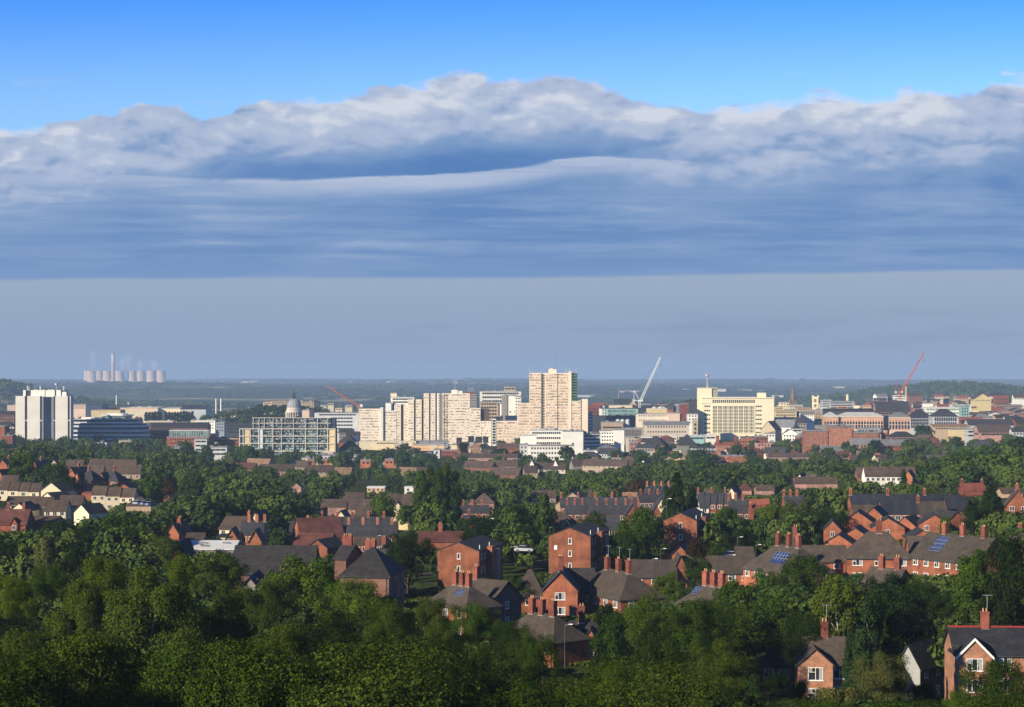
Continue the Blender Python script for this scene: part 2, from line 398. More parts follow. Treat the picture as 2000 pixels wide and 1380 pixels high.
def crown_mesh(kind, n, H, leaf, var):
    """real-size crown, H metres high, leaves of half-size leaf metres; cached"""
    key = (kind, n, H, leaf, var)
    if key in CROWN: return CROWN[key]
    r = random.Random(hash((kind, var)) % 1000 if False else sum(map(ord, kind))*7+var*131); L = lobes_for(kind, r)
    g = np.random.default_rng(var+len(kind)*10)
    C = np.array([c for c, q in L]); Rd = np.array([q for c, q in L])
    w = Rd**2; idx = g.choice(len(L), n, p=w/w.sum())
    D = g.normal(size=(n, 3)); D /= np.linalg.norm(D, axis=1)[:, None]
    if kind == 'weep':
        D[:, 2] = np.abs(D[:, 2])*.5
    flat = .82 if kind in ('broad', 'spread', 'bush') else 1.0
    rad = Rd[idx]*(.70+.38*g.random(n)**1.0)
    # ragged sprays reaching out of each clump
    ph = g.random((len(L), 3))*6.28
    rag = 1+.28*np.sin(D[:, 0]*7+ph[idx, 0])*np.sin(D[:, 1]*8+ph[idx, 1])+.16*np.sin(D[:, 2]*13+ph[idx, 2])
    P = C[idx]+D*(rad*rag)[:, None]*np.array([1, 1, flat])
    if kind == 'weep': P[:, 2] -= (g.random(n)**1.5)*.16
    if kind == 'cone': P[:, 2] -= np.hypot(P[:, 0], P[:, 1])*.25
    if kind == 'cone': P[:, 2] += .03
    P[:, 2] = np.maximum(P[:, 2], .03)
    cen = np.array([0, 0, .45]); Nn = D*1.0+(P-cen)*.9
    me = leaf_mesh('crown', P*H, Nn, np.full(n, leaf), LEAF, up=.25, seed=var+3)
    CROWN[key] = me; return me
def trunk_mesh(kind, H, pale=False):
    key = (kind, H, pale)
    if key in TRUNK: return TRUNK[key]
    r = random.Random(5); mb = MB(); rb = H*.020
    top = {'broad': .62, 'spread': .55, 'tall': .8, 'poplar': .9, 'cone': .93, 'weep': .8, 'bush': .35}[kind]*H
    pts = [Vector((0, 0, -.8))]
    for i in range(1, 6): pts.append(Vector((r.uniform(-.02, .02)*H, r.uniform(-.02, .02)*H, top*i/5)))
    for i in range(5): mb.bar(pts[i], pts[i+1], rb*(1-.16*i), 0, 7, rb*(1-.16*(i+1)))
    if kind in ('broad', 'spread', 'weep', 'tall', 'bush'):
        for i in range(9):
            a = i*2.4; z = top*(.35+.07*i); rr = H*r.uniform(.16, .26)*(.6 if kind == 'tall' else 1)
            p = Vector((0, 0, z)); q = Vector((math.cos(a)*rr, math.sin(a)*rr, z+H*r.uniform(.10, .2)))
            mid = p.lerp(q, .5)+Vector((0, 0, -.02*H)); mb.bar(p, mid, rb*.42, 0, 5, rb*.3); mb.bar(mid, q, rb*.3, 0, 5, rb*.1)
    TRUNK[key] = mb.mesh('trunk', [PALEBARK if pale else BARK]); return TRUNK[key]
# base leaf colours
GREEN = {'dark': (.021, .042, .012), 'mid': (.038, .072, .015), 'bright': (.066, .112, .016), 'yellow': (.074, .116, .016),
         'olive': (.053, .080, .018), 'grey': (.085, .095, .048), 'blue': (.022, .046, .026), 'copper': (.035, .024, .018), 'deep': (.013, .027, .009)}
TONE = {'dark': 'dark green', 'mid': 'mid green', 'bright': 'bright green', 'yellow': 'yellow-green', 'olive': 'olive green', 'grey': 'grey-green',
        'blue': 'bluish green', 'copper': 'coppery dark', 'deep': 'very dark green'}
FORM = {'broad': 'rounded broadleaf tree', 'spread': 'wide spreading tree', 'tall': 'tall oval tree', 'poplar': 'narrow upright poplar', 'cone': 'conical evergreen',
        'weep': 'drooping willow-like tree', 'bush': 'low rounded bush'}
NM = {'broad': 'broadleaf_tree', 'spread': 'broadleaf_tree', 'tall': 'broadleaf_tree', 'poplar': 'poplar_tree', 'cone': 'conifer_tree', 'weep': 'willow_tree', 'bush': 'bush'}
TREES = []
def tree(px, ytop, D, kind='broad', tone='mid', wpx=None, ybase=None, label=None, pale=False, group=None, seed=None):
    """a tree whose crown top shows at ytop, rooted on the ground at distance D; wpx = crown width"""
    X = WX(px, D); zg = G(X, D) if ybase is None else WZ(ybase, D)
    H = max(2.0, WZ(ytop, D)-zg)
    lvl = 46000 if D < 215 else 26000 if D < 260 else 15000 if D < 480 else 5200 if D < 820 else 1900 if D < 1600 else 700
    leaf = .105 if D < 215 else .14 if D < 260 else .19 if D < 480 else .34 if D < 820 else .60 if D < 1600 else 1.0
    H0 = {46000: 14, 26000: 14, 15000: 13, 5200: 12, 1900: 12, 700: 12}[lvl]
    if kind == 'poplar': H0 = 22 if D < 1600 else 14
    if kind == 'poplar' and D < 820: lvl = 15000; leaf = .2
    if kind == 'bush': H0 = 3; leaf *= .6; lvl = int(lvl*.4)
    var = (len(TREES)*7) % 5 if seed is None else seed
    nat = {'broad': .92, 'spread': 1.25, 'tall': .66, 'poplar': .24, 'cone': .52, 'weep': .9, 'bush': 1.45}[kind]
    me = crown_mesh(kind, lvl, H0, leaf, var)
    o = empty(NM[kind], (X, D, zg), rng.uniform(0, 6.28))
    sz = H/H0; sx = sz if wpx is None else (wpx*D/F)/(nat*H0)
    asp = {'broad': 1.15, 'spread': 1.1, 'bush': 1.3, 'weep': 1.35, 'tall': 1.5}.get(kind, 9); r_ = sz/sx; hc = min(r_, asp)
    o.scale = (sx, sx, sx)
    t_ = link('trunk', trunk_mesh(kind, H0, pale), o); t_.scale = (1, 1, r_*(.97 if hc < r_ else 1))
    c = link('crown', me, o); c.scale = (1, 1, hc); c.location = (0, 0, (r_-hc)*H0); b = GREEN[tone]; k = rng.uniform(.82, 1.2)*(.84 if D < 185 else .92 if D < 215 else 1.0 if D < 430 else 1.15); h = rng.uniform(-.08, .08)  # nearer crowns coloured darker, the dim foreground light put into their leaf colour
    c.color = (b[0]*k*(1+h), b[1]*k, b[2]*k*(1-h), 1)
    tag(o, label, 'bush' if kind == 'bush' else 'tree', group or 'trees among the houses')
    o['_auto'] = 0 if label else 1
    TREES.append((o, px, (ytop+(HY+(CZ-zg)*F/D))/2, D, kind, tone, H*F/D)); return o
# ------------------------------------------------------------------ building materials
BRK = dict(brick=(.275,.092,.045), redbrick=(.21,.062,.038), orange=(.36,.13,.06), brown=(.20,.10,.065), rose=(.36,.20,.15))
WALL = {}
for k, c in BRK.items(): WALL[k] = mat(k+' brickwork', c, .32, .35)
WALL['nearbrick'] = mat('mottled brickwork', (.34, .125, .06), .2, .8, kind='brick')
for k, c in dict(cream=(.66,.55,.36), yellow=(.60,.47,.24), white=(.76,.72,.62), beige=(.55,.46,.35), grey=(.36,.36,.34), palegrey=(.52,.52,.50), pink=(.62,.45,.33),
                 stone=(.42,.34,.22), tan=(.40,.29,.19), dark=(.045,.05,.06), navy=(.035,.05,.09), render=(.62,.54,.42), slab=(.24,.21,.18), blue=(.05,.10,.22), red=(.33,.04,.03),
                 teal=(.25,.42,.38), peach=(.70,.38,.22), steel=(.30,.33,.36), green=(.02,.25,.14), lime=(.10,.16,.05)).items():
    WALL[k] = mat(k+' wall', c, .07, .15)
ROOF = dict(brown=mat('brown roof tile', (.085,.058,.042), .25, .4), slate=mat('slate roof', (.042,.042,.047), .25, .4), grey=mat('grey roof', (.20,.20,.20), .15, .2),
            dark=mat('dark roof', (.035,.032,.032), .3, .4), red=mat('red roof tile', (.24,.07,.045), .25, .4), pale=mat('pale roof', (.48,.46,.42), .1, .2), tan=mat('tan roof tile', (.24,.15,.085), .25, .4),
            navy=mat('blue slate roof', (.024,.027,.038), .3, .4), near=mat('weathered roof tile', (.082,.062,.048), .2, .5, kind='tile'), neardark=mat('dark plain tile', (.040,.036,.036), .2, .5, kind='tile'),
            nearnavy=mat('dark slate courses', (.027,.029,.038), .2, .5, kind='tile'), white=mat('white sheet roof', (.72,.70,.66), .06, .2), maroon=mat('maroon roof tile', (.12,.045,.035), .25, .4))
FRAME = mat('white window frame', (.78, .76, .70), .04, 1); GLASS = mat('window glass', (.022, .026, .034), .5, .25, rough=.3, spec=.22)
CURT = mat('net curtain', (.34, .35, .35), .3, 1.5); DKFR = mat('dark window frame', (.05, .05, .055), .05, 1)
POT = mat('clay chimney pot', (.50, .28, .14), .1, 2); LEAD = mat('lead flashing', (.26, .25, .22), .2, 1); BARGE = mat('white barge board', (.80, .78, .72), .03, 1)
METAL = mat('galvanised metal', (.42, .43, .42), .08, 1, rough=.5, metal=.3); DKMET = mat('dark metal', (.05, .055, .06), .1, 1)
SOLAR = mat('solar cell', (.018, .045, .16), .3, .8, rough=.25, spec=.6); DOORM = mat('painted door', (.25, .03, .04), .05, 1)
GLAZ = mat('blue glazing', (.010, .020, .045), .5, .12, rough=.3, spec=.12); GRGL = mat('green tinted glazing', (.16, .24, .22), .55, .18, rough=.2, spec=.5)
WC = {}
def window_mesh(w, h, cols=2, near=False, dark=False):
    """centred, facing -Y. near: frame only (the pane is its own mesh)"""
    key = (round(w, 2), round(h, 2), cols, near, dark)
    if key in WC: return WC[key]
    t = .08 if not dark else .04; mb = MB(); pn = MB()
    if near:
        for a, b, c, d in ((-w/2, -w/2+t, -h/2, h/2), (w/2-t, w/2, -h/2, h/2), (-w/2+t, w/2-t, h/2-t, h/2), (-w/2+t, w/2-t, -h/2, -h/2+t)): mb.box(a, b, -.07, .02, c, d)
        for i in range(1, cols):
            x = -w/2+w*i/cols; mb.box(x-.035, x+.035, -.065, .02, -h/2+t, h/2-t)
        mb.box(-w/2-.08, w/2+.08, -.12, .02, -h/2-.07, -h/2-.002)
        if cols > 1: mb.box(-w/2+t, -w/2+w/cols-.035, -.06, .02, h*.12, h*.12+.05)
        pn.quad((-w/2+t, -.03, -h/2+t), (w/2-t, -.03, -h/2+t), (w/2-t, -.03, h/2-t), (-w/2+t, -.03, h/2-t), 0)
        pn.quad((-w/2+t, -.034, h*.1), (-w/2+w*.28, -.034, h*.1), (-w/2+w*.28, -.034, h/2-t), (-w/2+t, -.034, h/2-t), 1)
        pn.quad((w/2-w*.28, -.034, -h/2+t), (w/2-t, -.034, -h/2+t), (w/2-t, -.034, h/2-t), (w/2-w*.28, -.034, h/2-t), 1)
        WC[key] = (mb.mesh('window_frame', [FRAME]), pn.mesh('pane', [GLASS, CURT]))
    else:
        mb.box(-w/2, w/2, -.05, .02, -h/2, h/2, 0)
        for i in range(cols):
            a = -w/2+t+(w-t)*i/cols; b = -w/2+(w-t)*(i+1)/cols
            mb.quad((a, -.054, -h/2+t), (b, -.054, -h/2+t), (b, -.054, h/2-t), (a, -.054, h/2-t), 1)
        WC[key] = (mb.mesh('window', [DKFR if dark else FRAME, GLASS]), None)
    return WC[key]
def put_window(par, x, y, z, face, w, h, cols=2, near=False, dark=False, name='window'):
    f, p = window_mesh(w, h, cols, near, dark)
    rz = {'f': 0, 'r': math.pi/2, 'b': math.pi, 'l': -math.pi/2}[face]
    o = link(name, f, par, (x, y, z), rz)
    if p is not None: link('pane', p, o)
    return o
LAND = []   # (px, py, D, phrase) of findable things for labels
THINGS = [] # everything whose label may need finishing: (object, px, py, base label words, kind)
def roof_geo(mb, w, d, e, rise, kind, ov=.35, t=.16, mi=0, y0=0.0, x0=0.0):
    """pitched roof over the footprint x0+-w/2, y0..y0+d, eaves at height e"""
    a, b = x0-w/2-ov, x0+w/2+ov; c, f = y0-ov, y0+d+ov
    if kind == 'gx':
        g = (c+f)/2; k = rise/(d/2); e0 = e-ov*k; r = e+rise
        P = [(a,c,e0),(b,c,e0),(b,g,r),(a,g,r),(a,f,e0),(b,f,e0)]
        F_ = [(0,1,2,3),(3,2,5,4)]
    elif kind == 'gy':
        g = x0; k = rise/(w/2); e0 = e-ov*k; r = e+rise
        P = [(a,c,e0),(a,f,e0),(g,f,r),(g,c,r),(b,c,e0),(b,f,e0)]
        F_ = [(1,0,3,2),(2,3,4,5)]
    elif kind == 'hip':
        g = (c+f)/2; s = min((f-c)/2, (b-a)/2-.3); k = rise/(d/2); e0 = e-ov*k*.6; r = e+rise
        P = [(a,c,e0),(b,c,e0),(b,f,e0),(a,f,e0),(a+s,g,r),(b-s,g,r)]
        F_ = [(0,1,5,4),(1,2,5),(2,3,4,5),(3,0,4)]
    elif kind == 'hipy':
        g = x0; s = min((b-a)/2, (f-c)/2-.3); k = rise/(w/2); e0 = e-ov*k*.6; r = e+rise
        P = [(a,c,e0),(b,c,e0),(b,f,e0),(a,f,e0),(g,c+s,r),(g,f-s,r)]
        F_ = [(0,1,4),(1,2,5,4),(2,3,5),(3,0,4,5)]
    elif kind == 'mono':
        r = e+rise; P = [(a,c,e),(b,c,e),(b,f,r),(a,f,r)]; F_ = [(0,1,2,3)]
    n = len(mb.v)
    mb.v += [(x, y, z+t) for x, y, z in P]+[(x, y, z) for x, y, z in P]
    m = len(P)
    cnt = {}
    for q in F_:
        mb.f.append(tuple(n+i for i in q)); mb.m.append(mi)
        mb.f.append(tuple(n+m+i for i in reversed(q))); mb.m.append(mi)
        for i in range(len(q)):
            ed = (q[i], q[(i+1) % len(q)]); cnt[ed] = 1
    for (i, j) in cnt:
        if (j, i) not in cnt: mb.f.append((n+i, n+m+i, n+m+j, n+j)); mb.m.append(mi)
def wall_geo(mb, w, d, e, rise, kind, z0, y0=0.0, x0=0.0, mi=0, gm=0):
    a, b = x0-w/2, x0+w/2; c, f = y0, y0+d
    mb.quad((a,c,z0),(b,c,z0),(b,c,e),(a,c,e),mi); mb.quad((b,c,z0),(b,f,z0),(b,f,e),(b,c,e),mi)
    mb.quad((b,f,z0),(a,f,z0),(a,f,e),(b,f,e),mi); mb.quad((a,f,z0),(a,c,z0),(a,c,e),(a,f,e),mi)
    if kind == 'gx':
        g = (c+f)/2; mb.tri((b,c,e),(b,f,e),(b,g,e+rise),gm); mb.tri((a,f,e),(a,c,e),(a,g,e+rise),gm)
    elif kind == 'gy':
        mb.tri((a,c,e),(b,c,e),(x0,c,e+rise),gm); mb.tri((b,f,e),(a,f,e),(x0,f,e+rise),gm)
    elif kind == 'mono':
        mb.tri((b,c,e),(b,f,e),(b,f,e+rise),gm); mb.tri((a,f,e),(a,c,e),(a,f,e+rise),gm); mb.quad((b,f,e),(a,f,e),(a,f,e+rise),(b,f,e+rise),gm)
    elif kind == 'flat':
        mb.quad((a,c,e),(b,c,e),(b,f,e),(a,f,e),mi)
def chimney(par, x, y, z, cw, cd, h, n=2, near=False, wm='redbrick', aerial=False):
    mb = MB(); mb.box(x-cw/2, x+cw/2, y-cd/2, y+cd/2, z-1.6, z+h, 0)
    mb.box(x-cw/2-.07, x+cw/2+.07, y-cd/2-.07, y+cd/2+.07, z+h, z+h+.16, 0)
    mb.box(x-cw/2-.06, x+cw/2+.06, y-cd/2-.06, y+cd/2+.06, z-.35, z-.1, 1)
    for i in range(n):
        px_ = x+(i-(n-1)/2)*cw/n*.85
        mb.lathe([(.10, z+h+.16), (.13, z+h+.2), (.10, z+h+.3), (.085, z+h+.55), (.11, z+h+.6), (.09, z+h+.62)], px_, y, 8, 2)
    o = mb.build('chimney', [WALL[wm], LEAD, POT], par)
    if aerial:
        ab = MB(); q = x+cw*.3; t = z+h+2.3
        ab.bar((q, y, z+h), (q, y, t), .035, 0, 4)
        for k in range(6): ab.bar((q-.5+k*.22, y-.28, t-.05), (q-.5+k*.22, y+.28, t-.05), .02, 0, 3)
        ab.bar((q-.6, y, t-.05), (q+.65, y, t-.05), .02, 0, 3); link('aerial', ab.mesh('aerial', [METAL]), par)
    return o
def H(px0, px1, ye, D, label, d=8.0, rise=2.8, roof='gx', rot=0, wall='brick', rm='brown', ch=(), st=2, nw=None, ww=1.3, wh=1.25, cols=2, sidew=0, wing=None,
      name=None, cat='house', group=None, gm=None, door=False, barge=False, chm=1.7, aer=(), auto=False, minh=3.0, wmat=None, solar=None, dark=False, ov=.35, chd=.75, chw=1.0, kh=None, fixd=False):
    """a house: px0..px1 = visible front extent, ye = eaves height in the picture, D = distance of the front centre"""
    rz = R(rot); px = (px0+px1)/2; X = WX(px, D); w = (px1-px0)*D/F/max(.25, math.cos(rz)); zg = G(X, D)
    e = WZ(ye, D)-zg; near = D < 430
    if D > 430 and cat == 'house' and not fixd:
        while e > 6.4 and D < 1290: D += 6; e = WZ(ye, D)-G(WX(px, D), D)
        X = WX(px, D); zg = G(X, D); w = (px1-px0)*D/F/max(.25, math.cos(rz))
    if D > 480 and True : chm = min(chm, 1.35); chw = .8
    if e < minh: zg -= (minh-e); e = minh
    nm = name or ('brick_house' if wall in ('brick','redbrick','nearbrick','orange','brown') else 'rendered_house')
    o = empty(nm, (X, D, zg), rz)
    wb = MB(); z0 = -4.0
    wall_geo(wb, w, d, e, rise, roof, z0, gm=0 if gm is None else 1)
    rb = MB()
    if roof != 'flat': roof_geo(rb, w, d, e, rise, roof, ov)
    if wing:  # (x centre in m, width, projection, rise)
        for wg in (wing if isinstance(wing, list) else [wing]):
            xc, www, pr, rr = wg; wall_geo(wb, www, pr+d*.5, e, rr, 'gy', z0, -pr, xc, gm=0 if gm is None else 1); roof_geo(rb, www, pr+d*.5, e, rr, 'gy', .25, y0=-pr, x0=xc)
            if barge:
                bb = MB()
                for s in (-1, 1):
                    k = rr/(www/2); x1 = xc+s*(www/2+.3); z1 = e-.3*k
                    p = [(xc, -pr-.30, e+rr+.14), (x1, -pr-.30, z1+.14), (x1, -pr-.30, z1-.22), (xc, -pr-.30, e+rr-.22)]
                    if s > 0: p = p[::-1]
                    bb.poly(p); bb.poly([(a, -pr-.255, c) for a, b, c in reversed(p)]); bb.quad(p[0], p[3], (p[3][0], -pr-.255, p[3][2]), (p[0][0], -pr-.255, p[0][2]))
                bb.build('barge_board', BARGE, o)
    wb.build('wall', [WALL[wall]]+([WALL[gm]] if gm else []), o)
    if roof == 'flat': rb.box(-w/2-.2, w/2+.2, -.2, d+.2, e+.003, e+.3)
    ro = rb.build('roof', ROOF[rm], o)
    rh = e+(rise if roof != 'flat' else .3)
    for i, u in enumerate(ch):
        if roof == 'hip': u = max(-1, min(1, u*w/max(.6, w/2-d/2)))*max(.6, w/2-d/2)/w
        cx, cy = (u*w, d/2) if roof in ('gx', 'hip', 'flat') else (0 if abs(u) < 2 else 0, d*(.5+u))
        if roof == 'gy' and abs(u) > .35: cx, cy = math.copysign(w*.25, u), d*.5
        chimney(ro, cx, cy, rh, chw, chd, chm, 2 if D < 700 else 2, near, 'redbrick' if wall not in ('orange',) else 'orange', aerial=(i in aer))
    if near and roof in ('gx', 'hip') and w > 4:
        MB().box(-w/2-ov, w/2+ov, -ov-.13, -ov-.01, e-ov*rise/(d/2)*(.6 if roof == 'hip' else 1)-.06, e-ov*rise/(d/2)*(.6 if roof == 'hip' else 1)+.06).build('gutter', DKMET, o)
        MB().box(w/2-.5, w/2-.4, -.12, -.02, -2, e-.3).build('downpipe', DKMET, o)
    if solar: # (u0, u1, v0, v1) on the front slope (fractions), roof gx/hip
        u0, u1, v0, v1 = solar; nr, nc = 2, 5
        def sp_(u, v): return ((u-.5)*w, v*d/2, e+rise*v+.24)
        for r_ in range(nr):
            sb = MB()
            va, vb = v0+(v1-v0)*(r_/nr+.01), v0+(v1-v0)*((r_+1)/nr-.03)
            A, B, C_, D_ = sp_(u0, va), sp_(u1, va), sp_(u1, vb), sp_(u0, vb); sb.quad(A, B, C_, D_, 0)
            for i in range(nc):
                for j in range(2):
                    ua, ub = u0+(u1-u0)*(i+.06)/nc, u0+(u1-u0)*(i+.94)/nc; wa, wb_ = va+(vb-va)*(j+.04)/2, va+(vb-va)*(j+.96)/2
                    q = [sp_(ua, wa), sp_(ub, wa), sp_(ub, wb_), sp_(ua, wb_)]; sb.quad(*[(x, y, z+.015) for x, y, z in q], 1)
            sb.build('solar_panel', [METAL, SOLAR], ro)
    # windows, row by row from the eaves down
    def rows(face, xs, w_, h_, y, n=st):
        for s in range(n):
            z = e-.35-h_/2-s*2.65
            if z-h_/2 < .3: break
            for x in xs:
                if face in 'fb': put_window(o, x, y, z, face, w_, h_, cols, near, dark)
                else: put_window(o, y, x, z, face, w_, h_, cols, near, dark)
    if nw is None: nw = max(1, int(w/3.0))
    if wing:
        wgs = wing if isinstance(wing, list) else [wing]
        for xc, www, pr, rr in wgs: rows('f', [xc] if www < 7.5 else [xc-www*.22, xc+www*.22], min(ww*1.25, www*.55), wh, -pr)
        free = [x for x in [(-.5+(i+.5)/max(nw, 1))*w for i in range(nw)] if all(abs(x-g[0]) > g[1]/2+ww*.6 for g in wgs)]
        rows('f', free, ww, wh, 0)
    elif nw: rows('f', [(-.5+(i+.5)/nw)*w for i in range(nw)], ww, wh, 0)
    if sidew:
        sx = w/2 if rot < 0 else -w/2
        rows('r' if rot < 0 else 'l', [d*(i+.5)/sidew for i in range(sidew)], ww*.8, wh, sx)
    if door:
        db = MB(); dx = w*(.5/nw-.5)+w/nw*.5 if nw > 1 else w*.3
        db.box(dx-.45, dx+.45, -.06, .02, 0, 2.05); db.build('door', DOORM, o)
    tag(o, label, cat, group)
    py = (ye+(HY+(CZ-zg)*F/D))/2
    THINGS.append((o, px, ye, D, (px1-px0)/2+d*abs(math.sin(rz))*.4*F/D, kh if kh is not None else (4.6 if D < 300 else 2.7 if D < 430 else 1.6 if D < 900 else .7))); return o
def TERR(px0, px1, ye, D, n, label, chs=True, group=None, **k):
    """a terrace: n houses side by side, each a thing"""
    out = []
    pm = (px0+px1)/2
    while D > 430 and WZ(ye, D)-G(WX(pm, D), D) > 6.4 and D < 1290: D += 6
    k['fixd'] = True
    for i in range(n):
        a = px0+(px1-px0)*i/n; b = px0+(px1-px0)*(i+1)/n; kk = dict(k)
        if chs and 'ch' not in kk: kk['ch'] = (-.42,) if i % 2 == 0 else ()
        kk.setdefault('nw', 1 if (b-a)*D/F < 6 else 2)
        if i % 2 and n > 4: kk['ch'] = ()
        dd = k.get('dy', 0); kk.pop('dy', None)
        out.append(H(a+.15, b-.15, ye+dd*i, D+(0.02*i), label, group=group or 'terraced houses', ov=.12, **kk))
    return out
# ------------------------------------------------------------------ larger city buildings
def B(px0, px1, yt, D, label, d=14.0, wall='cream', win='grid', fl=3.2, nx=None, nf=None, ww=1.4, wh=1.5, roof='flat', rm='grey', rise=3, rot=0, name='office_building', cat='building',
      group=None, z0f=None, side=True, margin=.06, dark=True, glass=None, parapet=True, ybase=None, extra=None, top0=.9, band=None, cornice=None):
    """a block: px0..px1 front extent, yt = top of the wall"""
    rz = R(rot); px = (px0+px1)/2; X = WX(px, D); w = (px1-px0)*D/F/max(.25, math.cos(rz)); zg = G(X, D) if ybase is None else WZ(ybase, D)
    e = WZ(yt, D)-zg
    if e < 3: zg -= 3-e; e = 3
    o = empty(name, (X, D, zg), rz); wb = MB()
    wall_geo(wb, w, d, e, rise, roof if roof != 'flat' else 'flat', -5)
    wb.build('wall', WALL[wall], o); rb = MB()
    if roof == 'flat':
        t = .5
        if parapet:
            for q in ((-w/2-.12, w/2+.12, -.12, t), (-w/2-.12, w/2+.12, d-t, d+.12)): rb.box(q[0], q[1], q[2], q[3], e+.004, e+.7)
            rb.box(-w/2-.12, -w/2+t, t, d-t, e+.004, e+.7); rb.box(w/2-t, w/2+.12, t, d-t, e+.004, e+.7)
        r_ = random.Random(int(px*7+yt))
        for i in range(r_.randint(1, 3)):
            cx = r_.uniform(-w*.35, w*.3); cw = r_.uniform(1.5, max(2, w*.12)); cy = r_.uniform(d*.2, d*.6); rb.box(cx, cx+cw, cy, cy+3, e, e+r_.uniform(1, 2.2))
    else: roof_geo(rb, w, d, e, rise, roof, .4, .25)
    rb.build('roof', ROOF[rm], o)
    gm = glass or (GLASS if dark else GLAZ)
    nf = nf or max(1, int((min(e, WZ(yt, D)-zg)-.4)/fl)); nf = min(nf, 30)
    if cornice:
        cb_ = MB(); cb_.box(-w/2-.3, w/2+.3, -.3, -.003, e-.5, e-.05); cb_.build('cornice', WALL[cornice], o)
    if win == 'grid':
        nx = nx or max(1, int(w/(ww*2.0)))
        xs = [-w/2+w*margin+(w*(1-2*margin))*(i+.5)/nx for i in range(nx)]
        for f in range(nf):
            z = e-top0-wh/2-f*fl
            if z < .5: break
            if nx*nf <= 60:
                for x in xs: put_window(o, x, 0, z, 'f', ww, wh, 1, False, dark)
            else:
                mb = MB()
                for x in xs: mb.box(x-ww/2, x+ww/2, -.04, .02, z-wh/2, z+wh/2)
                mb.build('window_row', gm, o)
            if side and d > 8:
                mb = MB(); ns = max(1, int(d/(ww*2.4)))
                for i in range(ns):
                    y = d*(i+.5)/ns
                    mb.box(w/2-.02, w/2+.04, y-ww/2, y+ww/2, z-wh/2, z+wh/2); mb.box(-w/2-.04, -w/2+.02, y-ww/2, y+ww/2, z-wh/2, z+wh/2)
                mb.build('side_window_row', gm, o)
    elif win == 'band':
        for f in range(nf):
            z = e-top0-wh/2-f*fl
            if z < .5: break
            mb = MB(); a, b = -w/2+w*margin, w/2-w*margin; mb.box(a, b, -.05, .02, z-wh/2, z+wh/2, 0)
            n = max(2, int((b-a)/3))
            for i in range(n+1):
                x = a+(b-a)*i/n; mb.box(x-.12, x+.12, -.12, -.052, z-wh/2, z+wh/2, 1)
            if side: mb.box(w/2-.02, w/2+.05, d*.08, d*.92, z-wh/2, z+wh/2, 0); mb.box(-w/2-.05, -w/2+.02, d*.08, d*.92, z-wh/2, z+wh/2, 0)
            mb.build('window_band', [gm, WALL[band or wall]], o)
    if extra: extra(o, w, d, e)
    tag(o, label, cat, group); THINGS.append((o, px, yt, D, (px1-px0)/2 if D < 1680 else 0, e*.72)); return o
def local(px0, px1, yt, D, name, label, cat='building', rot=0):
    X = WX((px0+px1)/2, D); zg = G(X, D); o = empty(name, (X, D, zg), R(rot)); tag(o, label, cat); THINGS.append((o, (px0+px1)/2, yt, D, 0, 0))
    return o, (lambda p: WX(p, D)-X), (lambda y: WZ(y, D)-zg)
